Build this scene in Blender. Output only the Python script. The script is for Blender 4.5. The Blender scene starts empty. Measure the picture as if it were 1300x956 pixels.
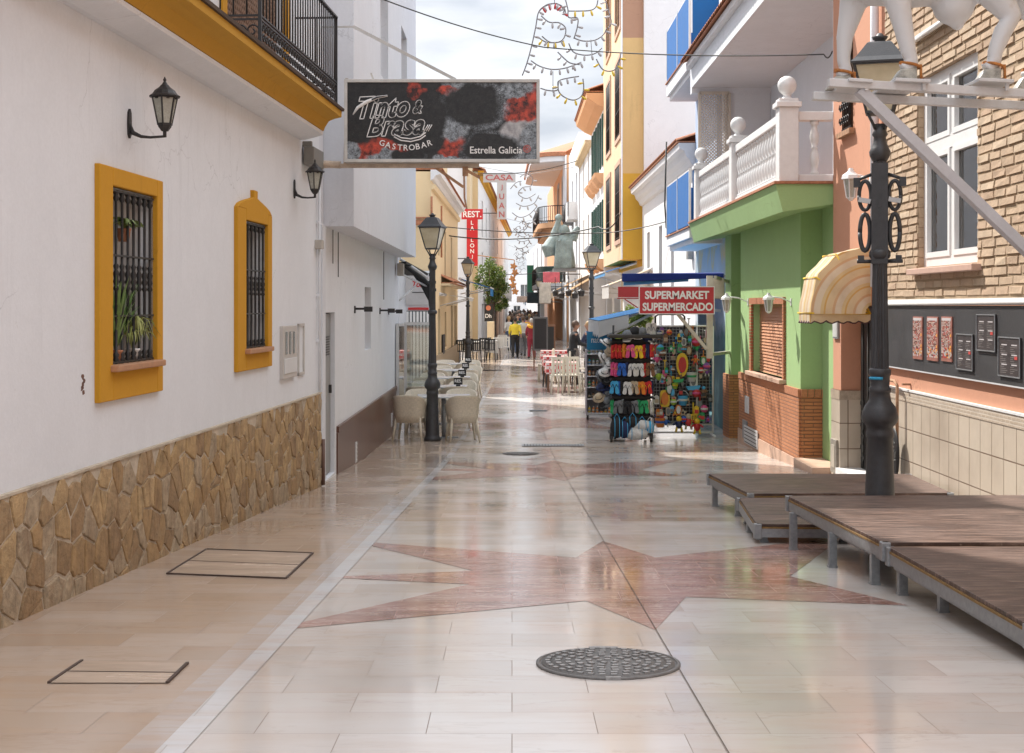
import bpy, bmesh, math, random
from mathutils import Vector, Matrix, Euler
C = bpy.context.scene
COL = C.collection
PI = math.pi
R = math.radians
rnd = random.Random(7)
F, CX, HY = 1750.0, 650.0, 388.0      # focal length (px), principal column, horizon row of the reference
EYE = 2.3                             # everything is laid out with z = 0 at eye level and lifted by this at the end

def lerp(a, b, t): return a+(b-a)*t
GP = [(0, 1.32), (20, 2.208), (24, 2.30), (30, 2.27), (40, 2.2), (60, 2.15), (200, 2.12)]
def e(Y):
    if Y <= 0: return 1.32+.0444*Y*.5
    if Y >= 200: return 2.12
    for (a, ea), (b, eb) in zip(GP, GP[1:]):
        if Y <= b: return lerp(ea, eb, (Y-a)/(b-a))
def gz(Y): return -e(Y)
def G(px, py):                        # pixel on the ground -> (x, y, z)
    t = (py-HY)/F; lo, hi = 1.0, 400.0
    for _ in range(60):
        m = (lo+hi)/2
        if e(m)/m > t: lo = m
        else: hi = m
    return Vector(((px-CX)/F*lo, lo, -e(lo)))
def W(px, py, Y): return Vector(((px-CX)/F*Y, Y, (HY-py)/F*Y))

# ------------------------------------------------------------------ materials
def srgb(r, g, b):
    f = lambda c: (c/12.92 if c <= .04045 else ((c+.055)/1.055)**2.4)
    return (f(r/255), f(g/255), f(b/255), 1)
def nm(name):
    m = bpy.data.materials.new(name); m.use_nodes = True
    nt = m.node_tree; b = nt.nodes['Principled BSDF']
    return m, nt, b
class N:
    def __init__(s, nt): s.nt = nt
    def n(s, t, **k):
        x = s.nt.nodes.new(t)
        for a, v in k.items(): setattr(x, a, v)
        return x
    def l(s, a, b): s.nt.links.new(a, b)
    def coord(s, scale=(1, 1, 1), src='Object'):
        tc = s.n('ShaderNodeTexCoord'); mp = s.n('ShaderNodeMapping'); mp.inputs['Scale'].default_value = scale
        s.l(tc.outputs[src], mp.inputs[0]); return mp.outputs[0]
    def noise(s, vec, scale, detail=4, rough=.55):
        x = s.n('ShaderNodeTexNoise'); x.inputs['Scale'].default_value = scale; x.inputs['Detail'].default_value = detail
        x.inputs['Roughness'].default_value = rough; s.l(vec, x.inputs['Vector']); return x.outputs['Fac']
    def ramp(s, fac, stops):
        x = s.n('ShaderNodeValToRGB'); s.l(fac, x.inputs[0]); cr = x.color_ramp
        while len(cr.elements) < len(stops): cr.elements.new(.5)
        for el, (p, c) in zip(cr.elements, stops):
            el.position = p; el.color = c if not isinstance(c, (int, float)) else (c, c, c, 1)
        return x.outputs[0]
    def mix(s, fac, a, b, mode='MIX'):
        x = s.n('ShaderNodeMix', data_type='RGBA', blend_type=mode)
        if isinstance(fac, (int, float)): x.inputs[0].default_value = fac
        else: s.l(fac, x.inputs[0])
        for i, v in ((6, a), (7, b)):
            if isinstance(v, (tuple, list)): x.inputs[i].default_value = v
            else: s.l(v, x.inputs[i])
        return x.outputs[2]
    def math(s, op, a, b=0.0, clamp=False):
        x = s.n('ShaderNodeMath', operation=op, use_clamp=clamp)
        for i, v in ((0, a), (1, b)):
            if isinstance(v, (int, float)): x.inputs[i].default_value = v
            else: s.l(v, x.inputs[i])
        return x.outputs[0]
    def bump(s, h, strength, dist, bsdf):
        x = s.n('ShaderNodeBump'); x.inputs['Strength'].default_value = strength; x.inputs['Distance'].default_value = dist
        s.l(h, x.inputs['Height']); s.l(x.outputs[0], bsdf.inputs['Normal'])
def sc(c, k): return (min(1, c[0]*k), min(1, c[1]*k), min(1, c[2]*k), 1)

_cache = {}
def mat(name, c, rough=.7, var=.12, scale=3.0, bump=.0, bscale=60, metal=0, spec=.5, stretch=(1, 1, 1)):
    """two-tone, slightly worn surface"""
    key = name
    if key in _cache: return _cache[key]
    m, nt, b = nm(name); k = N(nt)
    v = k.coord(stretch)
    a = k.noise(v, scale, 5); d = k.noise(v, scale*9, 3)
    f = k.math('ADD', k.math('MULTIPLY', a, .7), k.math('MULTIPLY', d, .3))
    col = k.ramp(f, [(.3, sc(c, 1-var)), (.7, sc(c, 1+var))])
    k.l(col, b.inputs['Base Color'])
    k.l(k.ramp(f, [(.3, max(0, rough-.1)), (.7, min(1, rough+.1))]), b.inputs['Roughness'])
    b.inputs['Metallic'].default_value = metal; b.inputs['Specular IOR Level'].default_value = spec
    if bump: k.bump(k.noise(v, bscale, 4), bump, .01, b)
    _cache[key] = m; return m
def plaster(name, c, dirt=(.25, .19, .13, 1), amount=.35, bump=.25, axis=1):
    """rendered wall: roller texture, faint vertical runs, a few stains"""
    if name in _cache: return _cache[name]
    m, nt, b = nm(name); k = N(nt)
    v = k.coord(); vs = k.coord((2.2, 2.2, .16))
    big = k.noise(v, .55, 5); runs = k.noise(vs, 3.5, 5, .7); fine = k.noise(v, 38, 3)
    col = k.ramp(k.math('ADD', k.math('MULTIPLY', big, .6), k.math('MULTIPLY', fine, .4)), [(.3, sc(c, .93)), (.7, sc(c, 1.04))])
    st = k.ramp(runs, [(.56, 0.0), (.8, amount)])
    col = k.mix(k.math('MULTIPLY', st, k.ramp(big, [(.45, 0.0), (.62, 1.0)])), col, sc(c, .62))
    sp = k.ramp(k.noise(v, 5.5, 6, .72), [(.69, 0.0), (.78, amount)])
    col = k.mix(sp, col, dirt)
    mot = k.ramp(k.noise(v, 1.9, 6, .6), [(.4, 0.0), (.5, .5), (.62, 0.0)])
    col = k.mix(k.math('MULTIPLY', mot, .4), col, sc(c, .86))
    ck = k.n('ShaderNodeTexVoronoi', feature='DISTANCE_TO_EDGE'); ck.inputs['Scale'].default_value = 1.1; wq = k.n('ShaderNodeTexNoise'); wq.inputs['Scale'].default_value = 3; wq.inputs['Detail'].default_value = 6; k.l(v, wq.inputs['Vector'])
    wv = k.n('ShaderNodeVectorMath', operation='MULTIPLY_ADD'); k.l(wq.outputs['Color'], wv.inputs[0]); wv.inputs[1].default_value = (.5, .5, .5); k.l(v, wv.inputs[2]); k.l(wv.outputs[0], ck.inputs['Vector'])
    crk = k.math('MULTIPLY', k.ramp(ck.outputs['Distance'], [(.0, 1.0), (.006, 0.0)]), k.ramp(big, [(.54, 0.0), (.6, .45)]))
    col = k.mix(crk, col, sc(c, .5))
    k.l(col, b.inputs['Base Color']); b.inputs['Roughness'].default_value = .86
    b.inputs['Specular IOR Level'].default_value = .25
    k.bump(k.math('ADD', k.math('MULTIPLY', k.noise(v, 55, 4), .35), k.noise(v, 4, 3)), bump, .012, b)
    _cache[name] = m; return m
def bricks(name, c1, c2, mortar, bw, bh, ax='Y', gap=.008, bump=.8, rough=.8, offset=.5, tint=.5):
    if name in _cache: return _cache[name]
    m, nt, b = nm(name); k = N(nt)
    tc = k.n('ShaderNodeTexCoord'); sp = k.n('ShaderNodeSeparateXYZ'); k.l(tc.outputs['Object'], sp.inputs[0])
    cb = k.n('ShaderNodeCombineXYZ'); k.l(sp.outputs[ax], cb.inputs[0]); k.l(sp.outputs['Z'], cb.inputs[1])
    br = k.n('ShaderNodeTexBrick', offset=offset)
    br.inputs['Scale'].default_value = 1; br.inputs['Mortar Size'].default_value = gap
    br.inputs['Brick Width'].default_value = bw; br.inputs['Row Height'].default_value = bh
    br.inputs['Mortar Smooth'].default_value = .3
    br.inputs['Color1'].default_value = c1; br.inputs['Color2'].default_value = c2; br.inputs['Mortar'].default_value = mortar
    k.l(cb.outputs[0], br.inputs['Vector'])
    nz = k.noise(tc.outputs['Object'], 9, 5); n2 = k.noise(tc.outputs['Object'], 1.3, 4)
    col = k.mix(k.ramp(nz, [(.35, 0.0), (.75, tint)]), br.outputs['Color'], sc(c2, .7))
    col = k.mix(k.ramp(n2, [(.45, 0.0), (.7, .3)]), col, sc(mortar, .9))
    k.l(col, b.inputs['Base Color']); b.inputs['Roughness'].default_value = rough
    h = k.math('SUBTRACT', k.math('MULTIPLY', nz, .25), br.outputs['Fac'])
    k.bump(h, bump, .012, b)
    _cache[name] = m; return m
def plain(name, c, rough=.5, metal=0, emit=None):
    if name in _cache: return _cache[name]
    return mat(name, c, rough, .06, 8, metal=metal)

M = {}
M['white'] = plaster('white_render', (.725, .745, .775, 1), amount=.5)
M['white3'] = plaster('cool_white_render', (.66, .675, .71, 1), amount=.35)
M['white2'] = plaster('bright_white_render', (.74, .74, .75, 1), amount=.2)
M['cream'] = plaster('cream_render', (.68, .56, .38, 1), amount=.3)
M['yellow'] = plaster('ochre_yellow_render', srgb(198, 145, 44), amount=.6, dirt=(.2, .12, .03, 1))
M['yellow2'] = plaster('pale_yellow_render', (.74, .58, .36, 1), amount=.3)
M['mustard'] = plaster('mustard_render', (.62, .36, .055, 1), amount=.35)
M['palemust'] = plaster('weathered_mustard_render', (.62, .43, .2, 1), amount=.6)
M['rose'] = plaster('rose_brown_render', (.42, .25, .17, 1))
M['salmon'] = plaster('salmon_render', (.56, .285, .185, 1), amount=.3)
M['green'] = plaster('apple_green_render', (.33, .49, .22, 1), amount=.2)
M['palegreen'] = plaster('pale_green_render', (.45, .62, .4, 1), amount=.2)
M['blue'] = mat('blue_panel', (.003, .115, .36, 1), .7, .08, 2)
M['paleblue'] = plaster('pale_blue_render', (.42, .52, .68, 1), amount=.2)
M['peach'] = plaster('peach_render', (.72, .42, .24, 1), amount=.25)
M['iron'] = mat('black_ironwork', (.022, .02, .02, 1), .5, .3, 20, bump=.1)
M['lampiron'] = mat('dark_grey_cast_iron', (.045, .046, .05, 1), .45, .3, 14, bump=.15, bscale=90)
M['rust'] = mat('rusty_paint', (.36, .2, .11, 1), .8, .5, 14, bump=.3)
M['steel'] = mat('galvanised_steel', (.3, .31, .32, 1), .5, .25, 30, metal=.6, bump=.05)
M['whitepaint'] = mat('white_gloss_paint', (.72, .72, .71, 1), .4, .06, 12)
M['whitemetal'] = mat('white_enamelled_metal', (.6, .6, .6, 1), .35, .1, 9)
M['cable'] = mat('black_cable', (.03, .03, .03, 1), .6)
M['brown'] = mat('brown_wood', (.18, .09, .05, 1), .6, .3, 5, stretch=(1, 1, 8))
M['terracotta'] = mat('terracotta_tile', (.4, .17, .09, 1), .85, .4, 14, bump=.4)
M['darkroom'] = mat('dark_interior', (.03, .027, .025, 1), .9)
M['shutgreen'] = mat('dark_green_shutter', (.02, .09, .07, 1), .5)
M['shutbrown'] = mat('brown_roller_shutter', (.27, .15, .1, 1), .5)
M['lampglass'] = None
def glassmat(name='window_glass', tint=(.05, .06, .07, 1), rough=.04):
    m, nt, b = nm(name); k = N(nt)
    v = k.coord()
    k.l(k.ramp(k.noise(v, .9, 3), [(.35, sc(tint, .5)), (.7, sc(tint, 1.6))]), b.inputs['Base Color'])
    b.inputs['Roughness'].default_value = rough; b.inputs['Specular IOR Level'].default_value = .9
    k.bump(k.noise(v, 1.8, 2), .08, .02, b)
    return m
M['glass'] = glassmat()
def clearglass(name, refl=.18, tint=(1, 1, 1, 1)):
    m, nt, b = nm(name); k = N(nt)
    nt.nodes.remove(b)
    t = k.n('ShaderNodeBsdfTransparent'); t.inputs[0].default_value = tint
    g = k.n('ShaderNodeBsdfGlossy'); g.inputs['Roughness'].default_value = .03
    fr = k.n('ShaderNodeFresnel'); fr.inputs[0].default_value = 1.5
    mx = k.n('ShaderNodeMixShader'); k.l(k.math('ADD', fr.outputs[0], refl*.5, True), mx.inputs[0])
    k.l(t.outputs[0], mx.inputs[1]); k.l(g.outputs[0], mx.inputs[2]); k.l(mx.outputs[0], nt.nodes['Material Output'].inputs[0])
    return m
M['clear'] = clearglass('clear_glass', .12)
def lampglass():
    m, nt, b = nm('frosted_cream_lamp_glass'); k = N(nt)
    v = k.coord()
    k.l(k.ramp(k.noise(v, 5, 4), [(.3, (.5, .42, .26, 1)), (.7, (.7, .63, .46, 1))]), b.inputs['Base Color'])
    b.inputs['Roughness'].default_value = .3; b.inputs['Transmission Weight'].default_value = .12
    b.inputs['Subsurface Weight'].default_value = .25; b.inputs['Subsurface Radius'].default_value = (.2, .2, .15)
    return m
M['lampglass'] = lampglass()

# ------------------------------------------------------------------ mesh builder
class MB:
    def __init__(s): s.v = []; s.f = []; s.m = []; s.s = []
    def add(s, vs, fs, mi=0, sm=False):
        o = len(s.v); s.v += [tuple(v) for v in vs]
        for f in fs: s.f.append(tuple(o+i for i in f)); s.m.append(mi); s.s.append(sm)
        return s
    def hexa(s, p, mi=0):             # 8 points: bottom 4, top 4
        return s.add(p, [(0, 3, 2, 1), (4, 5, 6, 7), (0, 1, 5, 4), (1, 2, 6, 5), (2, 3, 7, 6), (3, 0, 4, 7)], mi)
    def box(s, x0, x1, y0, y1, z0, z1, mi=0):
        return s.hexa([(x0, y0, z0), (x1, y0, z0), (x1, y1, z0), (x0, y1, z0), (x0, y0, z1), (x1, y0, z1), (x1, y1, z1), (x0, y1, z1)], mi)
    def cbox(s, c, d, mat=None, mi=0):
        h = Vector(d)/2; ps = []
        for z in (-1, 1):
            for x, y in ((-1, -1), (1, -1), (1, 1), (-1, 1)):
                q = Vector((x*h.x, y*h.y, z*h.z)); q = (mat @ q if mat else q)+Vector(c); ps.append(q)
        return s.hexa(ps, mi)
    def bar(s, p, q, w, h=None, mi=0, up=(0, 0, 1)):
        p, q = Vector(p), Vector(q); d = (q-p)
        if d.length < 1e-6: return s
        d.normalize(); a = d.cross(Vector(up))
        if a.length < 1e-4: a = d.cross(Vector((0, 1, 0)))
        a.normalize(); b = a.cross(d); h = h or w
        a *= w/2; b *= h/2
        return s.hexa([p-a-b, p+a-b, p+a+b, p-a+b, q-a-b, q+a-b, q+a+b, q-a+b], mi)
    def tube(s, pts, r, n=8, cap=True, mi=0, sm=True, flat=1.0, up=None):
        pts = [Vector(p) for p in pts]; rs = r if isinstance(r, (list, tuple)) else [r]*len(pts)
        o = len(s.v); prev = None
        for i, p in enumerate(pts):
            d = (pts[min(i+1, len(pts)-1)]-pts[max(i-1, 0)])
            if d.length < 1e-7: d = Vector((0, 0, 1))
            d.normalize()
            if prev is None:
                u = Vector(up) if up else (Vector((0, 0, 1)) if abs(d.z) < .9 else Vector((1, 0, 0)))
                a = d.cross(u).normalized()
            else: a = (prev-d*prev.dot(d)).normalized()
            prev = a; b = d.cross(a)
            for j in range(n):
                t = 2*PI*j/n; s.v.append(tuple(p+a*math.cos(t)*rs[i]+b*math.sin(t)*rs[i]*flat))
        for i in range(len(pts)-1):
            for j in range(n):
                s.f.append((o+i*n+j, o+i*n+(j+1) % n, o+(i+1)*n+(j+1) % n, o+(i+1)*n+j)); s.m.append(mi); s.s.append(sm)
        if cap:
            s.f.append(tuple(o+j for j in range(n))[::-1]); s.m.append(mi); s.s.append(False)
            k = o+(len(pts)-1)*n; s.f.append(tuple(k+j for j in range(n))); s.m.append(mi); s.s.append(False)
        return s
    def lathe(s, prof, n=16, c=(0, 0, 0), mi=0, sm=True, ph=0, sx=1, sy=1):
        o = len(s.v); c = Vector(c)
        for r, z in prof:
            for j in range(n):
                t = 2*PI*j/n+ph; s.v.append((c.x+r*math.cos(t)*sx, c.y+r*math.sin(t)*sy, c.z+z))
        for i in range(len(prof)-1):
            for j in range(n):
                s.f.append((o+i*n+j, o+i*n+(j+1) % n, o+(i+1)*n+(j+1) % n, o+(i+1)*n+j)); s.m.append(mi); s.s.append(sm)
        s.f.append(tuple(o+j for j in range(n))[::-1]); s.m.append(mi); s.s.append(False)
        k = o+(len(prof)-1)*n; s.f.append(tuple(k+j for j in range(n))); s.m.append(mi); s.s.append(False)
        return s
    def ball(s, c, r, n=12, m=8, mi=0, sx=1, sy=1, sz=1, rot=None):
        c = Vector(c); vs = [Vector((0, 0, -sz*r))]
        for i in range(1, m):
            t = PI*i/m-PI/2
            for j in range(n):
                a = 2*PI*j/n; vs.append(Vector((r*sx*math.cos(t)*math.cos(a), r*sy*math.cos(t)*math.sin(a), r*sz*math.sin(t))))
        vs.append(Vector((0, 0, sz*r)))
        if rot: vs = [rot @ v for v in vs]
        fs = [(0, 1+(j+1) % n, 1+j) for j in range(n)]
        for i in range(m-2):
            for j in range(n): fs.append((1+i*n+j, 1+i*n+(j+1) % n, 1+(i+1)*n+(j+1) % n, 1+(i+1)*n+j))
        L = len(vs)-1; k = 1+(m-2)*n
        fs += [(L, k+j, k+(j+1) % n) for j in range(n)]
        return s.add([v+c for v in vs], fs, mi, True)
    def prism(s, poly, fn, h0, h1, mi=0):   # poly in 2D, fn(a, b, h) -> point
        n = len(poly); vs = [fn(a, b, h0) for a, b in poly]+[fn(a, b, h1) for a, b in poly]
        fs = [tuple(range(n))[::-1], tuple(range(n, 2*n))]+[(i, (i+1) % n, n+(i+1) % n, n+i) for i in range(n)]
        return s.add(vs, fs, mi)
    def strip(s, A, B, mi=0, sm=False):
        n = len(A); return s.add(list(A)+list(B), [(i, i+1, n+i+1, n+i) for i in range(n-1)], mi, sm)
    def mesh(s, name):
        me = bpy.data.meshes.new(name); me.from_pydata(s.v, [], s.f)
        me.polygons.foreach_set('material_index', s.m); me.polygons.foreach_set('use_smooth', s.s)
        bm = bmesh.new(); bm.from_mesh(me); bmesh.ops.recalc_face_normals(bm, faces=bm.faces); bm.to_mesh(me); bm.free()
        return me

ORI = {}
def finish(o, label=None, cat=None, group=None, kind=None):
    for k_, v_ in (('label', label), ('category', cat), ('group', group), ('kind', kind)):
        if v_: o[k_] = v_
    return o
def thing(name, label, cat, loc=(0, 0, 0), rz=0, group=None):
    o = bpy.data.objects.new(name, None); COL.objects.link(o); o.empty_display_size = .1
    o.location = loc; o.rotation_euler = (0, 0, rz); ORI[o] = Vector(loc)
    return finish(o, label, cat, group)
def obj(name, mb, mats, parent=None, local=False, label=None, kind=None, bevel=0):
    """one mesh object; with a parent and local=False the mesh is given in world coordinates"""
    if not isinstance(mats, (list, tuple)): mats = [mats]
    off = Vector((0, 0, 0))
    if parent is not None and not local: off = ORI[parent]
    if isinstance(mb, MB):
        if off.length: mb.v = [(v[0]-off.x, v[1]-off.y, v[2]-off.z) for v in mb.v]
        me = mb.mesh(name)
    else:
        me = mb
        if off.length: me.transform(Matrix.Translation(-off))
    for m in mats: me.materials.append(m)
    o = bpy.data.objects.new(name, me); COL.objects.link(o); o.parent = parent; ORI[o] = off
    if bevel:
        b = o.modifiers.new('bevel', 'BEVEL'); b.width = bevel; b.segments = 2; b.limit_method = 'ANGLE'
    if label: o['label'] = label
    if kind: o['kind'] = kind
    return o
def solo(name, mb, mats, label, cat, loc, group=None, kind=None, bevel=0):
    """a thing that is one mesh; mesh given in world coordinates, origin put at loc"""
    loc = Vector(loc); mb.v = [(v[0]-loc.x, v[1]-loc.y, v[2]-loc.z) for v in mb.v]
    o = obj(name, mb, mats, None, bevel=bevel); o.location = loc; ORI[o] = loc
    return finish(o, label, cat, group, kind)
def dup(o, parent=None, loc=None, rz=None, label=None, group=None, scale=None):
    c = o.copy(); COL.objects.link(c); c.parent = parent
    if parent is None:
        if loc is not None: c.location = loc
        if rz is not None: c.rotation_euler = (0, 0, rz)
        if scale: c.scale = scale
        if label: c['label'] = label
        if group: c['group'] = group
    for ch in KIDS.get(o, None) or o.children: dup(ch, c)
    return c
KIDS = {}
def struct(name, mb, mats, kind='structure'):
    o = obj(name, mb, mats, None); o['kind'] = kind; return o

class Fr:                              # facade running along the street: x = x0 + slope * y, side +1 looks to +x
    def __init__(s, x0, slope, side):
        s.x0, s.k, s.side = x0, slope, side; L = math.hypot(1, slope)
        s.n = Vector((side/L, -side*slope/L, 0)); s.d = Vector((slope/L, 1/L, 0))
    def P(s, u, n, z): return Vector((s.x0+s.k*u+s.n.x*n, u+s.n.y*n, z))
    def u(s, px): return s.x0/((px-CX)/F-s.k)
    def z(s, px, py): return (HY-py)/F*s.u(px)
    def box(s, mb, u0, u1, n0, n1, z0, z1, mi=0):
        return mb.hexa([s.P(u0, n0, z0), s.P(u1, n0, z0), s.P(u1, n1, z0), s.P(u0, n1, z0), s.P(u0, n0, z1), s.P(u1, n0, z1), s.P(u1, n1, z1), s.P(u0, n1, z1)], mi)
class FrX(Fr):                         # wall facing the camera at depth y0
    def __init__(s, y0, side=-1): s.y0 = y0; s.n = Vector((0, -1, 0)); s.d = Vector((1, 0, 0)); s.side = -1
    def P(s, u, n, z): return Vector((u, s.y0-n, z))
    def u(s, px): return (px-CX)/F*s.y0
    def z(s, px, py): return (HY-py)/F*s.y0

def facade(mb, fr, u0, u1, z0, z1, holes=(), depth=.2, thick=None, mi=0, rmi=None):
    """flat front with real openings and reveals"""
    us = sorted({u0, u1, *[c for h in holes for c in h[:2]]}); zs = sorted({z0, z1, *[c for h in holes for c in h[2:4]]})
    us = [u for u in us if u0 <= u <= u1]; zs = [z for z in zs if z0 <= z <= z1]
    for a, b in zip(us, us[1:]):
        for c, d in zip(zs, zs[1:]):
            mu, mz = (a+b)/2, (c+d)/2
            if any(h[0] < mu < h[1] and h[2] < mz < h[3] for h in holes): continue
            mb.add([fr.P(a, 0, c), fr.P(b, 0, c), fr.P(b, 0, d), fr.P(a, 0, d)], [(0, 1, 2, 3)], mi)
    r = mi if rmi is None else rmi
    for h in holes:
        a, b, c, d = h[:4]; D = h[4] if len(h) > 4 else depth
        for p, q in (((a, c), (b, c)), ((b, c), (b, d)), ((b, d), (a, d)), ((a, d), (a, c))):
            mb.add([fr.P(p[0], 0, p[1]), fr.P(q[0], 0, q[1]), fr.P(q[0], -D, q[1]), fr.P(p[0], -D, p[1])], [(0, 1, 2, 3)], r)
def shell(mb, fr, u0, u1, z0, z1, back, mi=0):
    """sides, back and roof behind a front"""
    P = fr.P
    for a, b in (((u0, 0), (u0, -back)), ((u0, -back), (u1, -back)), ((u1, -back), (u1, 0))):
        mb.add([P(a[0], a[1], z0), P(b[0], b[1], z0), P(b[0], b[1], z1), P(a[0], a[1], z1)], [(0, 1, 2, 3)], mi)
    mb.add([P(u0, 0, z1), P(u1, 0, z1), P(u1, -back, z1), P(u0, -back, z1)], [(0, 1, 2, 3)], mi)

def window(root, fr, h, frame=None, fw=.05, inset=.14, mull=1, trans=0, pane=None, sur=None, surw=.1, surp=.03, sill=None, sillp=.08, grille=None, gn=7, shutter=None, sh_open=0, name='window'):
    """window part (frame mesh) with its sub-parts"""
    u0, u1, z0, z1 = h[:4]; frame = frame or M['whitepaint']
    mb = MB(); B = lambda m_, a, b, c, d, n0, n1, i=0: fr.box(m_, a, b, n0, n1, c, d, i)
    n0, n1 = -inset-.03, -inset+.03
    B(mb, u0, u0+fw, z0, z1, n0, n1); B(mb, u1-fw, u1, z0, z1, n0, n1)
    B(mb, u0+fw, u1-fw, z1-fw, z1, n0, n1); B(mb, u0+fw, u1-fw, z0, z0+fw, n0, n1)
    for i in range(mull):
        c = lerp(u0, u1, (i+1)/(mull+1)); B(mb, c-fw*.55, c+fw*.55, z0+fw, z1-fw, n0, n1-.004)
    if trans:
        c = lerp(z0, z1, trans); B(mb, u0+fw, u1-fw, c-fw*.7, c+fw*.7, n0+.004, n1+.004)
    w = obj(name, mb, frame, root); ORI[w] = ORI[root]
    p = MB(); fr.box(p, u0+fw*.5, u1-fw*.5, -inset-.012, -inset-.002, z0+fw*.5, z1-fw*.5); obj('pane', p, pane or M['glass'], w)
    if sur:
        p = MB(); a = surw
        B(p, u0-a, u0, z0-a, z1+a, -.02, surp); B(p, u1, u1+a, z0-a, z1+a, -.02, surp)
        B(p, u0, u1, z1, z1+a, -.02, surp); B(p, u0, u1, z0-a, z0, -.02, surp)
        obj('surround', p, sur, w)
    if sill:
        p = MB(); fr.box(p, u0-.06, u1+.06, -.1, sillp, z0-.05, z0+.004); obj('sill', p, sill, w, bevel=.006)
    if grille:
        p = MB()
        for i in range(gn):
            c = lerp(u0, u1, (i+.5)/gn); a = fr.P(c, .02, z0+.01); b = fr.P(c, .02, z1-.01)
            p.tube([a, b], .009, 6)
        for t in (.03, .35, .65, .97): p.bar(fr.P(u0, .02, lerp(z0, z1, t)), fr.P(u1, .02, lerp(z0, z1, t)), .012, .025)
        obj('grille', p, grille, w)
    if shutter:
        p = MB(); ww = (u1-u0)/2
        for a, b in ((u0-ww*.95, u0-.01), (u1+.01, u1+ww*.95)):
            B(p, a, a+.04, z0, z1, .01, .05); B(p, b-.04, b, z0, z1, .01, .05); B(p, a+.04, b-.04, z1-.05, z1, .01, .05); B(p, a+.04, b-.04, z0, z0+.05, .01, .05)
            k = max(4, int((z1-z0)/.09))
            for i in range(k):
                z = lerp(z0+.06, z1-.06, (i+.5)/k)
                p.hexa([fr.P(a+.04, .015, z+.02), fr.P(b-.04, .015, z+.02), fr.P(b-.04, .045, z-.03), fr.P(a+.04, .045, z-.03), fr.P(a+.04, .015, z+.03), fr.P(b-.04, .015, z+.03), fr.P(b-.04, .045, z-.02), fr.P(a+.04, .045, z-.02)])
        obj('shutter', p, shutter, w)
    return w

def remesh(mb, voxel, smooth=3, name='m', fac=.5):
    me = mb.mesh(name); o = bpy.data.objects.new('tmp', me); COL.objects.link(o)
    m = o.modifiers.new('r', 'REMESH'); m.mode = 'VOXEL'; m.voxel_size = voxel; m.use_smooth_shade = True
    if smooth: s = o.modifiers.new('s', 'SMOOTH'); s.iterations = smooth; s.factor = fac
    dg = bpy.context.evaluated_depsgraph_get(); dg.update()
    res = bpy.data.meshes.new_from_object(o.evaluated_get(dg)); bpy.data.objects.remove(o); res.name = name
    return res
def text_mb(mb, s, fn, size=1.0, mi=0, width=None, height=None, offset=0.0, shear=0.0, depth=.003, cx=0, cy=0, bold=0.0, res=4, space=1.0):
    """lettering: text outline laid through fn(a, b, h)"""
    cu = bpy.data.curves.new('t', 'FONT'); cu.body = s; cu.align_x = 'CENTER'; cu.size = size; cu.offset = bold
    cu.shear = shear; cu.resolution_u = res; cu.space_character = space; cu.extrude = 0
    o = bpy.data.objects.new('t', cu); COL.objects.link(o)
    dg = bpy.context.evaluated_depsgraph_get(); dg.update()
    me = bpy.data.meshes.new_from_object(o.evaluated_get(dg)); bpy.data.objects.remove(o)
    vs = [v.co.copy() for v in me.vertices]; fs = [tuple(p.vertices) for p in me.polygons]; bpy.data.meshes.remove(me)
    if not vs: return
    x0, x1 = min(v.x for v in vs), max(v.x for v in vs); y0, y1 = min(v.y for v in vs), max(v.y for v in vs)
    kx = width/(x1-x0) if width else 1; ky = height/(y1-y0) if height else kx
    if not width: kx = ky
    pts = [fn((v.x-(x0+x1)/2)*kx+cx, (v.y-(y0+y1)/2)*ky+cy, depth) for v in vs]
    mb.add(pts, fs, mi)
def text_outline(mb, s, fn, r, width, height, shear=0.0, cx=0, cy=0, fill=None, bold=0.0):
    """letters as black faces (fill) with a raised stroke (mb) following every contour"""
    t = MB(); text_mb(t, s, lambda a, b, h: Vector((a, b, 0)), width=width, height=height, shear=shear, bold=bold, depth=0)
    cnt = {}
    for f in t.f:
        for a, b in zip(f, f[1:]+f[:1]): cnt[(min(a, b), max(a, b))] = cnt.get((min(a, b), max(a, b)), 0)+1
    q = [Vector(v) for v in t.v]
    for (a, b), n in cnt.items():
        if n != 1: continue
        p0, p1 = q[a], q[b]; d = p1-p0
        if d.length < 1e-6: continue
        d.normalize(); nn = Vector((-d.y, d.x, 0))*r; e_ = d*r*.7
        mb.add([fn(v.x, v.y, .004) for v in (p0-nn-e_, p1-nn+e_, p1+nn+e_, p0+nn-e_)], [(0, 1, 2, 3)])
    if fill is not None: fill.add([fn(v.x, v.y, .0025) for v in q], t.f)
def sag(a, b, s, n=24):
    a, b = Vector(a), Vector(b); return [a.lerp(b, i/n)-Vector((0, 0, s*4*(i/n)*(1-i/n))) for i in range(n+1)]
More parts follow.
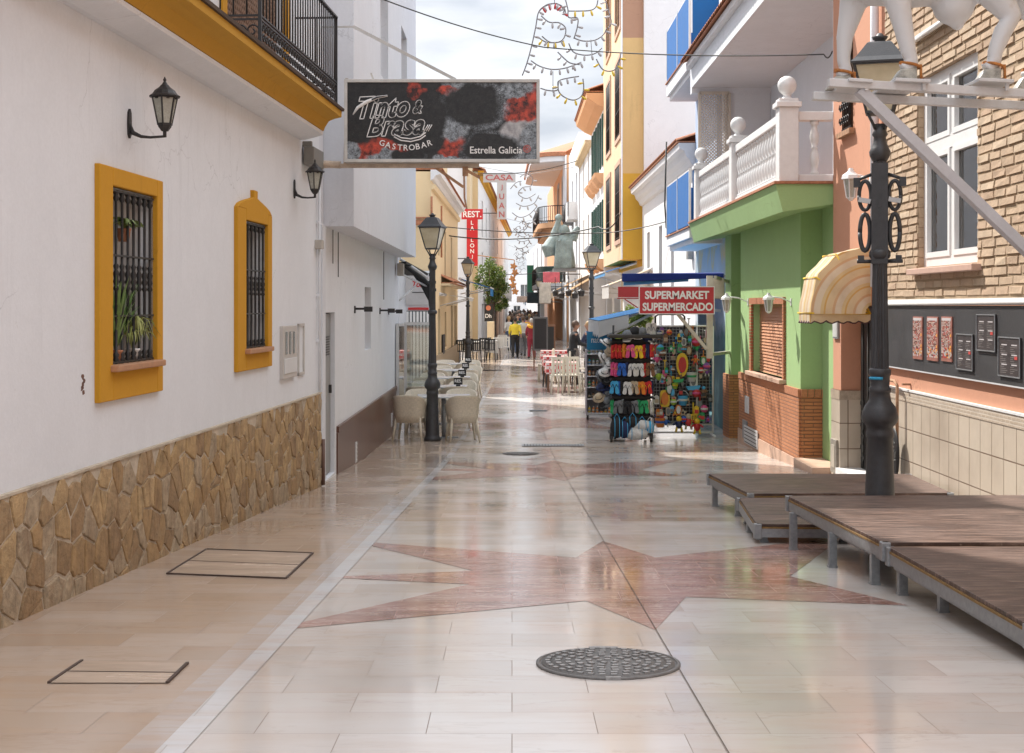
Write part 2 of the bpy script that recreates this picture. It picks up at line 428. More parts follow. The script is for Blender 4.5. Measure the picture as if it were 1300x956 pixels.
# ------------------------------------------------------------------ floor
def marble(name, c1, c2, joint, bw, bh, red=False):
    m, nt, b = nm(name); k = N(nt)
    tc = k.n('ShaderNodeTexCoord'); v = tc.outputs['Object']
    br = k.n('ShaderNodeTexBrick', offset=.5)
    for a, x in (('Scale', 1), ('Mortar Size', .0017), ('Brick Width', bw), ('Row Height', bh), ('Mortar Smooth', .2), ('Bias', 0)): br.inputs[a].default_value = x
    br.inputs['Color1'].default_value = c1; br.inputs['Color2'].default_value = c2; br.inputs['Mortar'].default_value = joint
    k.l(v, br.inputs['Vector'])
    mp = k.n('ShaderNodeMapping'); mp.inputs['Scale'].default_value = (.55, 2.6, 1); k.l(v, mp.inputs[0])
    # per slab shift so that veins stop at the joints
    wn = k.n('ShaderNodeTexWhiteNoise', noise_dimensions='3D'); k.l(br.outputs['Color'], wn.inputs['Vector'])
    ad = k.n('ShaderNodeVectorMath', operation='MULTIPLY_ADD'); k.l(wn.outputs['Color'], ad.inputs[0]); ad.inputs[1].default_value = (9, 9, 9); k.l(mp.outputs[0], ad.inputs[2])
    vein = k.noise(ad.outputs[0], 1.6, 7, .66)
    wide = k.noise(v, .28, 4)
    if red:
        col = k.mix(k.ramp(vein, [(.34, 0.0), (.62, 1.0)]), br.outputs['Color'], sc(c1, .55))
        thin = k.ramp(k.math('ABSOLUTE', k.math('SUBTRACT', k.noise(ad.outputs[0], 2.4, 6, .7), .5)), [(0, 1.0), (.018, 0.0)])
        col = k.mix(k.math('MULTIPLY', thin, .7), col, (.75, .64, .58, 1))
        col = k.mix(k.ramp(k.noise(v, 1.7, 5, .65), [(.42, 0.0), (.66, .6)]), col, (.56, .4, .35, 1))
    else:
        col = k.mix(k.ramp(vein, [(.45, 0.0), (.7, .85)]), br.outputs['Color'], (.50, .35, .25, 1))
        col = k.mix(k.ramp(k.noise(v, .8, 5, .7), [(.55, 0.0), (.75, .4)]), col, (.42, .3, .22, 1))
        thin = k.ramp(k.math('ABSOLUTE', k.math('SUBTRACT', k.noise(ad.outputs[0], 1.2, 5, .6), .5)), [(0, 1.0), (.01, 0.0)])
        col = k.mix(k.math('MULTIPLY', thin, .35), col, (.3, .2, .14, 1))
    spx = k.n('ShaderNodeSeparateXYZ'); k.l(v, spx.inputs[0])
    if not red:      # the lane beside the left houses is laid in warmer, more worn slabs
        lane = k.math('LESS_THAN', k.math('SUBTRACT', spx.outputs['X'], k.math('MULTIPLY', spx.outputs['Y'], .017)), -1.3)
        # each star lies in a field of whiter marble, 9 m apart along the street
        ph = k.math('FRACT', k.math('MULTIPLY', k.math('ADD', spx.outputs['Y'], 4.6), 1/9.0))
        field = k.math('MULTIPLY', k.math('LESS_THAN', ph, .82), k.math('SUBTRACT', 1.0, lane))
        col = k.mix(k.math('MULTIPLY', field, k.ramp(k.noise(v, .7, 4), [(.3, .2), (.7, .62)])), col, (.68, .675, .665, 1))
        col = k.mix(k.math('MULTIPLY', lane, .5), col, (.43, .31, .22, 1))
    gum = k.n('ShaderNodeTexVoronoi', feature='F1'); gum.inputs['Scale'].default_value = 2.1; k.l(v, gum.inputs['Vector'])
    gs = k.n('ShaderNodeSeparateColor'); k.l(gum.outputs['Color'], gs.inputs[0])
    col = k.mix(k.math('MULTIPLY', k.ramp(gum.outputs['Distance'], [(.02, .7), (.035, 0.0)]), k.math('GREATER_THAN', gs.outputs[0], .55)), col, (.16, .13, .11, 1))
    col = k.mix(k.ramp(k.noise(v, 3.1, 7, .75), [(.6, 0.0), (.74, .45)]), col, (.33, .25, .19, 1))
    col = k.mix(k.ramp(wide, [(.4, 0.0), (.7, .22)]), col, (.3, .25, .2, 1))
    col = k.mix(br.outputs['Fac'], col, joint)
    k.l(col, b.inputs['Base Color'])
    rn = k.noise(v, 1.1, 5, .65)
    k.l(k.math('ADD', k.ramp(rn, [(.3, .06), (.7, .24)]), k.math('MULTIPLY', br.outputs['Fac'], .4)), b.inputs['Roughness'])
    b.inputs['Specular IOR Level'].default_value = .62
    h = k.math('ADD', k.math('MULTIPLY', k.noise(v, 2.2, 2), .5), k.math('MULTIPLY', br.outputs['Fac'], -.25))
    tilt = k.math('MULTIPLY', k.noise(ad.outputs[0], .8, 1), .6)
    k.bump(k.math('ADD', h, tilt), .16, .01, b)
    return m
M['floor'] = marble('cream_marble_slabs', (.62, .56, .51, 1), (.42, .345, .28, 1), (.2, .155, .12, 1), .62, .31)
M['red'] = marble('red_marble_slabs', (.44, .225, .18, 1), (.35, .165, .13, 1), (.34, .19, .16, 1), .62, .31, True)
M['strip'] = marble('pale_grey_marble', (.60, .61, .63, 1), (.52, .53, .55, 1), (.25, .22, .2, 1), .4, .4)
M['concrete'] = mat('concrete', (.4, .37, .33, 1), .8, .2, 4)

def sheet(mb, poly, lift, mi=0):       # polygon [(x, y)] laid on the sloping street
    mb.add([(x, y, gz(y)+lift) for x, y in poly], [tuple(range(len(poly)))], mi)
def strip_sheet(mb, fx0, fx1, y0, y1, lift, mi=0):
    ys = [y0]+[a for a, _ in GP if y0 < a < y1]+[y1]
    mb.add([p for y in ys for p in ((fx0(y), y, gz(y)+lift), (fx1(y), y, gz(y)+lift))], [(2*i, 2*i+1, 2*i+3, 2*i+2) for i in range(len(ys)-1)], mi)
g = MB(); ys = [-30, 0, 5, 10, 15, 20, 24, 30, 40, 60, 120, 200, 600, 3000]
xs = [-3000, -60, -4.2, 5.2, 60, 3000]
g.add([(x, y, gz(y)) for y in ys for x in xs], [(j*6+i, j*6+i+1, j*6+i+7, j*6+i+6) for j in range(len(ys)-1) for i in range(5)])
struct('street_paving', g, M['floor'])
star_px = [(446.5, 687), (731, 708), (765, 687), (832, 708), (1071, 682), (1003, 732), (1153, 769), (871, 758), (832, 800), (744, 763), (330, 802.5), (597, 742), (405.5, 733), (601.6, 725)]
star = [(G(*p).x, G(*p).y) for p in star_px]
g = MB()
def split_sheet(poly, lift):
    bm = bmesh.new(); vs = [bm.verts.new((x, y, 0)) for x, y in poly]; bm.faces.new(vs)
    bmesh.ops.triangulate(bm, faces=bm.faces)
    for a, _ in GP[1:]:
        bmesh.ops.bisect_plane(bm, geom=bm.verts[:]+bm.edges[:]+bm.faces[:], plane_co=(0, a, 0), plane_no=(0, 1, 0))
    bm.verts.index_update()
    g.add([(v.co.x, v.co.y, gz(v.co.y)+lift) for v in bm.verts], [tuple(v.index for v in f.verts) for f in bm.faces]); bm.free()
for i, (dx, dy) in enumerate(((0, 0), (-.11, 9.0), (-.2, 18.0), (-.3, 27.5), (0, -9.0))): split_sheet([(x+dx, y+dy) for x, y in star], .002)
struct('red_marble_star_inlay', g, M['red'])
g = MB(); strip_sheet(g, lambda y: -1.43+.0175*y, lambda y: -1.2+.0165*y, -3, 60, .0035); struct('pale_marble_strip', g, M['strip'])
g = MB(); strip_sheet(g, lambda y: .775-.008*y, lambda y: .779-.008*y, -3, 60, .005); struct('expansion_joint', g, mat('dark_joint', (.1, .08, .065, 1), .8))

# covers and drains
M['cast'] = mat('worn_cast_iron', (.13, .125, .12, 1), .5, .4, 30, metal=.3, bump=.3)
TILT = Matrix.Rotation(-math.atan(.0444), 4, 'X')
def cover(name, px, py, r, label, loc_only=False):
    c = G(px, py); t = thing(name, label, 'manhole cover', c)
    mb = MB(); mb.lathe([(r, .0), (r, .009), (r*.95, .011), (r*.95, .006), (r*.93, .006)], 48)
    mb.lathe([(r*.925, .003), (r*.925, .010), (.001, .010)], 48)
    k = random.Random(3)
    pl = MB()
    for ring, n, w in ((.84, 34, .06), (.70, 26, .07), (.56, 20, .07), (.42, 14, .07), (.27, 9, .07), (.12, 5, .06)):
        for i in range(n):
            a = 2*PI*i/n+ring*3; s = r*2*PI*ring/n*.32; d = r*w*.8
            q = Matrix.Rotation(a, 3, 'Z'); pl.cbox(q @ Vector((r*ring, 0, .012)), (d*1.3, s*1.6, .009), q)
    pl.cbox((0, r*.97, .006), (r*.42, r*.1, .014)); pl.cbox((0, -r*.97, .006), (r*.2, r*.07, .014))
    for q in (mb, pl):
        q.v = [tuple(TILT @ Vector(v)) for v in q.v]
    obj('frame_and_lid', mb, mat('manhole_iron', (.15, .145, .14, 1), .6, .3, 22, bump=.4), t, local=True); obj('tread_studs', pl, mat('polished_iron_studs', (.27, .265, .26, 1), .42, .35, 30, metal=.2), t, local=True)
    return t
cover('manhole_cover', 772, 843, .32, 'round cast iron manhole cover with rosette of studs in the foreground paving')
cover('manhole_cover', 661, 576, .27, 'small dark round iron cover set in the marble before the slotted drain')
cover('manhole_cover', 625, 470, .36, 'distant dark round cover in the paving beyond the white tables')
def grate(px0, px1, py, w, label, n):
    a, b = G(px0, py), G(px1, py); mb = MB()
    t = thing('drain_grate', label, 'drain grate', (a+b)/2+Vector((0, 0, .001)))
    L = b.x-a.x; mb.box(-L/2-.02, L/2+.02, -w/2-.02, -w/2, 0, .008); mb.box(-L/2-.02, L/2+.02, w/2, w/2+.02, 0, .008)
    for i in range(n+1): x = lerp(-L/2, L/2, i/n); mb.box(x-L/n*.3, x+L/n*.3, -w/2, w/2, 0, .008)
    pit = MB(); pit.box(-L/2, L/2, -w/2, w/2, .0, .004)
    for q in (mb, pit): q.v = [tuple(TILT @ Vector(v)) for v in q.v]
    obj('grate_bars', mb, M['steel'], t, local=True); obj('dark_slot', pit, M['darkroom'], t, local=True)
grate(664, 740, 565.5, .42, 'long slotted steel drain crossing the paving ahead of the shoe stand', 20)
grate(673, 693, 521, .4, 'short slotted drain in the paving between terrace tables and bottle shelves', 8)
def inspection(pts, label, sides):
    P_ = [G(*p) for p in pts]; c = sum(P_, Vector())/4; t = thing('inspection_cover', label, 'inspection cover', c)
    lid = MB(); lid.add([p+Vector((0, 0, .0045)) for p in P_], [(0, 1, 2, 3)]); obj('marble_lid', lid, mat('pinkish_marble_lid', (.47, .37, .29, 1), .22, .2, 1.5, stretch=(.5, 3, 1)), t)
    mb = MB()
    for i in sides: mb.bar(P_[i]+Vector((0, 0, .004)), P_[(i+1) % 4]+Vector((0, 0, .004)), .013, .012)
    if 1: mb.bar((P_[0]+P_[1])/2*.5+(P_[0]+P_[1])/4+Vector((0, 0, .004)), (P_[2]+P_[3])/2+Vector((0, 0, .004)), .006, .006)
    obj('steel_edge', mb, mat('rusted_dark_edge', (.07, .045, .035, 1), .7, .4, 20), t)
inspection([(212, 729), (262, 698), (397, 703), (363, 735)], 'square marble access cover with dark metal edges near the rough stone plinth', (0, 1, 2, 3))
inspection([(62, 868), (104, 840), (238, 843), (212, 868)], 'marble access cover with dark side rails at the bottom left of the street', (0, 2))

# ------------------------------------------------------------------ left house with the stone plinth
A = Fr(-2.988, .0554, 1)
houseA = thing('plinth_house', 'white house with ochre cornice, barred windows and rough stone plinth on the left', 'house', (-2.9, 4, gz(4)))
w1 = (A.u(137), A.u(194), A.z(137, 466), A.z(137, 235.5)); w2 = (A.u(308), A.u(336), A.z(308, 445), A.z(308, 279))
bd = (11.3, 13.5, 2.0, 4.3)
ZC = 1.72
mb = MB(); facade(mb, A, -6, 15.3, -2.4, ZC+.32, [w1, w2], depth=.22); facade(mb, A, -6, 15.3, ZC+.32, 5.0, [(11.3, 13.5, 2.041, 4.3)], depth=.25)
shell(mb, A, -6, 15.3, -2.4, 5.0, 7)
A.box(mb, -6, 14.5, -7, -.01, 5.001, 10.7); A.box(mb, 14.5, 15.29, -7, -.012, 5.001, 7.2)  # unseen upper blocks, shaped to shade the street and leave a sun patch
obj('wall', mb, M['white'], houseA)
mb = MB(); A.box(mb, -6, 15.3, -.02, .022, -2.5, -.975); A.box(mb, -6, 15.3, -.02, .034, -.975, -.96)
obj('plinth_mortar', mb, mat('sandy_grey_mortar', (.47, .40, .31, 1), .95, .25, 5, bump=.8, bscale=40), houseA)
def stones():
    """crazy paving cladding: every stone a chamfered slab of its own outline, all in one mesh"""
    r_ = random.Random(12); nx, nz = 112, 8; U0, U1, Z0, Z1 = -6.0, 15.3, -2.5, -.972; du, dz = (U1-U0)/nx, (Z1-Z0)/nz; S_ = {}
    for a in range(-1, nx+1):
        for b in range(-1, nz+1): S_[a, b] = (U0+(a+.5+r_.uniform(-.52, .52))*du, Z0+(b+.5+r_.uniform(-.5, .5))*dz)
    mb = MB()
    for (a, b), (px, pz) in S_.items():
        if not (0 <= a < nx and 0 <= b < nz): continue
        poly = [(U0, Z0), (U1, Z0), (U1, Z1), (U0, Z1)]
        for da in (-2, -1, 0, 1, 2):
            for db in (-2, -1, 0, 1, 2):
                q = S_.get((a+da, b+db))
                if not q or (da == 0 and db == 0): continue
                mx, mz = (px+q[0])/2, (pz+q[1])/2; nx_, nz_ = q[0]-px, q[1]-pz; L = math.hypot(nx_, nz_)
                if L < 1e-6: continue
                nx_, nz_ = nx_/L, nz_/L; lim = mx*nx_+mz*nz_-r_.uniform(.005, .011); out = []
                for i in range(len(poly)):
                    p, q2 = poly[i], poly[(i+1) % len(poly)]; dp, dq = p[0]*nx_+p[1]*nz_-lim, q2[0]*nx_+q2[1]*nz_-lim
                    if dp <= 0: out.append(p)
                    if dp*dq < 0: t = dp/(dp-dq); out.append((p[0]+(q2[0]-p[0])*t, p[1]+(q2[1]-p[1])*t))
                poly = out
                if len(poly) < 3: break
            if len(poly) < 3: break
        if len(poly) < 3: continue
        fine = []
        for i in range(len(poly)):
            p, q2 = poly[i], poly[(i+1) % len(poly)]; L = math.hypot(q2[0]-p[0], q2[1]-p[1]); k_ = max(1, int(L/.045))
            for t in range(k_): fine.append((p[0]+(q2[0]-p[0])*t/k_+(r_.uniform(-.005, .005) if t else 0), p[1]+(q2[1]-p[1])*t/k_+(r_.uniform(-.005, .005) if t else 0)))
        cx_ = sum(p[0] for p in fine)/len(fine); cz_ = sum(p[1] for p in fine)/len(fine)
        if len(fine) < 4: continue
        h = r_.uniform(.029, .038); tl, tz = r_.uniform(-.02, .02), r_.uniform(-.02, .02); n = len(fine)
        def ring(k_, hh): return [A.P(cx_+(p[0]-cx_)*k_, hh+(p[0]-cx_)*tl*(hh > .025)+(p[1]-cz_)*tz*(hh > .025)+(r_.uniform(-.0008, .0008) if hh > .025 else 0), cz_+(p[1]-cz_)*k_) for p in fine]
        vs = ring(1.0, .018)+ring(.98, h*.85)+ring(.93, h)+ring(.45, h+.002)+[A.P(cx_, h+.003, cz_)]
        fs = [(k_*n+i, k_*n+(i+1) % n, (k_+1)*n+(i+1) % n, (k_+1)*n+i) for k_ in range(3) for i in range(n)]+[(3*n+i, 3*n+(i+1) % n, 4*n) for i in range(n)]
        low = cz_-gz(cx_) < .28
        mb.add(vs, fs, r_.choice([0, 1, 2, 3, 4, 5, 1, 3]) if not low else r_.choice([0, 2, 5, 5, 4]), False)
    cols = [(.31, .20, .095, 1), (.36, .24, .115, 1), (.27, .175, .09, 1), (.40, .275, .14, 1), (.33, .225, .12, 1), (.34, .26, .17, 1)]
    ms = []
    for q, c in enumerate(cols):
        m, nt, b = nm('rough_plinth_stone_%d' % q); k = N(nt); v = k.coord()
        g1 = k.noise(v, 7+q, 7, .72); g2 = k.noise(k.coord((1, 4, .7)), 3.5, 5, .6)
        col = k.ramp(g1, [(.32, sc(c, .62)), (.5, c), (.7, sc(c, 1.35))]); col = k.mix(k.ramp(g2, [(.52, 0.0), (.68, .6)]), col, (.2, .12, .06, 1)); col = k.mix(k.ramp(k.noise(v, 2.1, 6, .7), [(.58, 0.0), (.72, .4)]), col, (.38, .31, .21, 1))
        k.l(col, b.inputs['Base Color']); b.inputs['Roughness'].default_value = .85; k.bump(k.math('ADD', g1, k.noise(v, 40, 4)), .6, .015, b); ms.append(m)
    obj('stone_plinth', mb, ms, houseA)
stones()
# cornice profile swept along the wall: white cove, white lip, ochre cyma
def sweep(mb, fr, prof, u0, u1, mi=0, nseg=1):
    n = len(prof)
    for s_ in range(nseg):
        a, b = lerp(u0, u1, s_/nseg), lerp(u0, u1, (s_+1)/nseg)
        mb.add([fr.P(a, p, z) for p, z in prof]+[fr.P(b, p, z) for p, z in prof], [(i, (i+1) % n, n+(i+1) % n, n+i) for i in range(n)], mi)
    mb.add([fr.P(u0, p, z) for p, z in prof], [tuple(range(n))], mi); mb.add([fr.P(u1, p, z) for p, z in prof], [tuple(range(n))], mi)
mb = MB(); sweep(mb, A, [(-.01, ZC), (.05, ZC-.0), (.14, ZC+.02), (.24, ZC+.05), (.24, ZC+.085), (-.01, ZC+.085)], -6, 14.3); obj('cove', mb, M['white'], houseA)
mb = MB(); sweep(mb, A, [(-.01, ZC+.09), (.245, ZC+.09), (.26, ZC+.13), (.30, ZC+.19), (.36, ZC+.215), (.43, ZC+.23), (.435, ZC+.29), (-.01, ZC+.29)], -6, 14.3); obj('ochre_cornice', mb, plaster('weathered_ochre_cornice', srgb(192, 146, 56), amount=.7, dirt=(.12, .08, .03, 1)), houseA)
mb = MB(); sweep(mb, A, [(-.01, ZC+.293), (.455, ZC+.293), (.46, ZC+.318), (-.01, ZC+.318)], -6, 14.32); obj('drip_edge', mb, mat('dark_brown_edge', (.07, .045, .03, 1), .8), houseA)

def baluster_bar(p, fr, u, z0, z1, n=.05):
    H = z1-z0; a = fr.P(u, n, 0)
    pr = [(.011, 0), (.02, .01), (.028, .025), (.018, .04), (.028, .06), (.013, .075), (.013, .5*H-.09), (.026, .5*H-.075), (.014, .5*H-.055), (.026, .5*H-.03), (.018, .5*H-.01), (.027, .5*H+.02), (.014, .5*H+.045), (.024, .5*H+.07), (.012, .5*H+.085), (.012, H-.075), (.027, H-.055), (.017, H-.035), (.027, H-.015), (.011, H)]
    p.lathe([(r*.78, z) for r, z in pr], 8, (a.x, a.y, z0))
def houseA_window(w, outer, n, top):
    f = window(houseA, A, w, frame=M['whitemetal'], fw=.03, inset=.12, mull=1, trans=0, pane=M['pane1'])
    s = MB(); u0, u1 = A.u(outer[0]), A.u(outer[1]); z0 = A.z(outer[0], outer[3])
    if top:
        za = A.z(outer[0], 262); zt = w[3]+.28; um = (u0+u1)/2
        def fn(a, b, h): return A.P(a, h, b)
        s.prism([(u0, z0), (w[0], z0), (w[0], w[2])] + [(w[0], w[3]), (w[0], za), (u0, za)], fn, -.02, .035)
        s.prism([(w[1], z0), (u1, z0), (u1, za), (w[1], za)], fn, -.02, .035)
        s.prism([(w[0], z0), (w[1], z0), (w[1], w[2]), (w[0], w[2])], fn, -.02, .0345)
        arc = [(w[0], w[3]), (w[1], w[3]), (w[1], za-.001), (u1, za)]
        for t in range(1, 7): x = t/7; arc.append((lerp(u1, um+.07, x), za+.115*x**.6))
        arc += [(um+.065, za+.12), (um+.07, za+.185), (um-.07, za+.185), (um-.065, za+.12)]
        for t in range(6, 0, -1): x = t/7; arc.append((lerp(u0, um-.07, x), za+.115*x**.6))
        arc += [(u0, za), (w[0], za-.001)]
        s.prism(arc, fn, -.02, .036)
    else:
        zt = A.z(outer[0], outer[2])
        A.box(s, u0, w[0], -.02, .035, z0, zt); A.box(s, w[1], u1, -.02, .035, z0, zt); A.box(s, w[0], w[1], -.02, .0345, w[3], zt); A.box(s, w[0], w[1], -.02, .0345, z0, w[2])
    obj('ochre_surround', s, M['yellow'], f, bevel=.007)
    # ochre reveals lining the opening
    r = MB(); t = .006
    A.box(r, w[0], w[0]+t, -.2, -.021, w[2], w[3]); A.box(r, w[1]-t, w[1], -.2, -.021, w[2], w[3]); A.box(r, w[0]+t, w[1]-t, -.2, -.021, w[3]-t, w[3])
    obj('reveal', r, M['white'], f)
    s = MB(); A.box(s, w[0]-.05, w[1]+.03, -.15, .085, w[2]-.03, w[2]+.012); obj('sill', s, mat('terracotta_sill', (.42, .22, .12, 1), .7, .2, 10), f, bevel=.008)
    p = MB()
    for i in range(n): baluster_bar(p, A, lerp(w[0]+.05, w[1]-.05, i/(n-1)), w[2]+.012, w[3]-.012, -.005)
    for t in (.02, .28, .62, .98): z = lerp(w[2], w[3], t); p.bar(A.P(w[0]+.008, -.005, z), A.P(w[1]-.008, -.005, z), .03, .012)
    obj('grille', p, M['iron'], f)
M['pane1'] = glassmat('pale_net_behind_glass', (.34, .33, .32, 1), .2)
houseA_window(w1, (120, 201, 207, 512), 8, False)
houseA_window(w2, (297, 341, 252, 472.8), 6, True)
# plants in the near window
def pot_plant(u, z, label, kind, n=60, sp=.16, up=.28):
    base = A.P(u, -.045, z); t = thing('potted_plant', label, 'potted plant', base)
    p = MB(); p.lathe([(.035, 0), (.045, .07), (.05, .075), (.05, .085), (.04, .085)], 12); obj('pot', p, M['terracotta'] if kind != 'hang' else M['whitepaint'], t, local=True)
    r_ = random.Random(int(u*100)+int(z*50)); l = MB()
    for i in range(n):
        a = r_.uniform(0, 2*PI); L = r_.uniform(.5, 1)*up; s = r_.uniform(.25, 1)*sp
        pts = []
        for j in range(5):
            q = j/4; pts.append(Vector((math.cos(a)*s*q*.42+.02*q, math.sin(a)*s*q*1.7, .08+L*(q-(.55 if kind != 'up' else .2)*q*q*1.6))))
        w = .013 if kind != 'leaf' else .02
        for j in range(4):
            ww = w*(1-abs(j-1.5)/3); wn = w*(1-abs(j+1-1.5)/3) if j < 3 else .001
            sd = Vector((-math.sin(a), math.cos(a), 0)) if abs(math.sin(a)) < .7 else Vector((.6, .2, .3))
            l.add([pts[j]-sd*ww, pts[j]+sd*ww, pts[j+1]+sd*wn, pts[j+1]-sd*wn], [(0, 1, 2, 3)])
    obj('leaves', l, mat('plant_leaf_'+kind, {'up': (.14, .24, .06, 1), 'hang': (.3, .33, .1, 1), 'leaf': (.14, .2, .05, 1)}[kind], .5, .4, 20), t, local=True)
    return t
um = (w1[0]+w1[1])/2
pot_plant(um-.18, w1[2]+.012, 'spiky green plant in terracotta pot behind the bars of the nearest window', 'up', 90, .26, .72)
pot_plant(um+.16, w1[2]+.012, 'arching variegated spider plant on the sill of the nearest window', 'hang', 90, .3, .8)
pot_plant(um-.02, w1[2]+.80, 'small leafy plant hung high inside the nearest barred window', 'leaf', 90, .22, .25)
# balcony
bal = MB(); n_ = .42
for u in (10.8, 14.05): bal.bar(A.P(u, n_, 2.04), A.P(u, n_, 2.93), .028)
bal.bar(A.P(10.8, 0, 2.93), A.P(10.8, n_, 2.93), .03, .016); bal.bar(A.P(10.8, n_, 2.93), A.P(14.05, n_, 2.93), .04, .016); bal.bar(A.P(14.05, 0, 2.93), A.P(14.05, n_, 2.93), .03, .016)
for z in (2.06, 2.24, 2.27): bal.bar(A.P(10.8, n_, z), A.P(14.05, n_, z), .02, .014); bal.bar(A.P(10.8, 0, z), A.P(10.8, n_, z), .02, .014); bal.bar(A.P(14.05, 0, z), A.P(14.05, n_, z), .02, .014)
k_ = 30
for i in range(1, k_): u = lerp(10.8, 14.05, i/k_); bal.tube([A.P(u, n_, 2.27), A.P(u, n_, 2.93)], .0075, 6)
for i in (1, 2, 3): bal.tube([A.P(10.8, n_*i/4, 2.27), A.P(10.8, n_*i/4, 2.93)], .0075, 6); bal.tube([A.P(14.05, n_*i/4, 2.27), A.P(14.05, n_*i/4, 2.93)], .0075, 6)
def scroll(mb, P, c, r, flip=1):
    pts = [P(c[0]+flip*r*(1-t*.8)*math.cos(t*7.5), c[1]+r*(1-t*.8)*math.sin(t*7.5)) for t in [i/14 for i in range(15)]]
    mb.tube(pts, .0075, 5)
for i in range(32):
    u = lerp(10.86, 13.99, (i+.5)/32)
    scroll(bal, lambda a, b: A.P(a, n_, b), (u-.012, 2.19), .042, 1); scroll(bal, lambda a, b: A.P(a, n_, b), (u+.012, 2.11), .042, -1)
for i in range(4): scroll(bal, lambda a, b: A.P(10.8, a, b), (.06+i*.1, 2.15), .055, 1); scroll(bal, lambda a, b: A.P(14.05, a, b), (.06+i*.1, 2.15), .055, 1)
obj('balcony_railing', bal, M['iron'], houseA)
mb = MB(); A.box(mb, 10.75, 14.1, .0, .40, ZC+.318, 2.052); obj('balcony_floor', mb, M['terracotta'], houseA)
d = window(houseA, A, (11.3, 13.5, 2.041, 4.3), frame=M['brown'], fw=.08, inset=.2, mull=1, sur=M['yellow'], surw=.14, name='balcony_door')
mb = MB(); r_ = random.Random(2)
for i in range(34):
    u = lerp(11.35, 13.4, i/33)
    mb.lathe([(.008+.009*(j % 2), j*.028) for j in range(78)], 5, (A.P(u, -.06, 0).x, A.P(u, -.06, 0).y, 2.06))
obj('bead_curtain', mb, mat('wooden_beads', (.2, .12, .08, 1), .5, .4, 30), d)
# meters and small panels
def meter():
    mb = MB(); u0, u1, z0, z1 = A.u(355), A.u(373), A.z(355, 482), A.z(355, 414)
    A.box(mb, u0, u1, -.01, .035, z0, z1)
    o = obj('meter_box', mb, mat('offwhite_plastic', (.5, .47, .44, 1), .5, .1, 6), houseA, bevel=.006); ORI[o] = ORI[houseA]
    p = MB(); zt = z1-.06
    for i in range(3): a = lerp(u0+.08, u1-.05, i/3); A.box(p, a+.02, a+.1, .034, .04, zt-.22, zt)
    obj('meter_window', p, mat('smoked_window', (.12, .13, .12, 1), .2), o)
    q = MB(); A.box(q, u0+.04, u1-.04, .034, .042, z0+.05, zt-.26); obj('meter_door', q, M['whitemetal'], o, bevel=.004)
    q = MB(); a, b, c, d_ = A.u(377.5), A.u(385), A.z(377.5, 477), A.z(377.5, 411)
    for x in ((a, a+.03, c, d_), (b-.03, b, c, d_), (a, b, c, c+.03), (a, b, d_-.03, d_)): A.box(q, x[0], x[1], -.01, .014+.001*x[0] % .003, x[2], x[3])
    obj('flush_panel', q, mat('offwhite_plastic', (.5, .47, .44, 1), .5, .1, 6), houseA)
meter()
mb = MB(); mb.tube([A.P(15.16, .03, -.95), A.P(15.16, .03, 1.7)], .014, 8); mb.tube([A.P(15.16, .03, .55), A.P(15.22, .03, .62)], .014, 6)
for z in (-.4, .1, .9, 1.4): A.box(mb, 15.13, 15.19, 0, .03, z, z+.03)
obj('conduit', mb, M['white'], houseA)
mb = MB(); mb.tube([A.P(15.27, .05, gz(15)), A.P(15.27, .05, -1.48)], .022, 8); obj('drain_pipe', mb, mat('brown_pipe', (.13, .07, .05, 1), .5), houseA)
mb = MB(); A.box(mb, 15.05, 15.17, -.01, .08, .62, .72); obj('junction_box', mb, M['concrete'], houseA, bevel=.01)
mb = MB(); A.box(mb, 14.36, 14.9, .02, .13, 1.47, 1.66); A.box(mb, 14.40, 14.45, .0, .1, 1.66, 1.72); obj('grey_terminal_box', mb, mat('grey_plastic', (.2, .19, .17, 1), .6), houseA, bevel=.01)
# peeling spot
mb = MB(); r_ = random.Random(11)
for q in range(5):
    u, z = A.u(105)+r_.uniform(-.02, .02), lerp(A.z(105, 478), A.z(105, 498), q/4)
    mb.prism([(u+.025*math.cos(t)*r_.uniform(.5, 1.2), z+.018*math.sin(t)*r_.uniform(.6, 1.3)) for t in [i*PI/4 for i in range(8)]], lambda a, b, h: A.P(a, h, b), -.002, .0015)
obj('paint_chip', mb, mat('bare_render_spot', (.14, .07, .05, 1), .9), houseA)

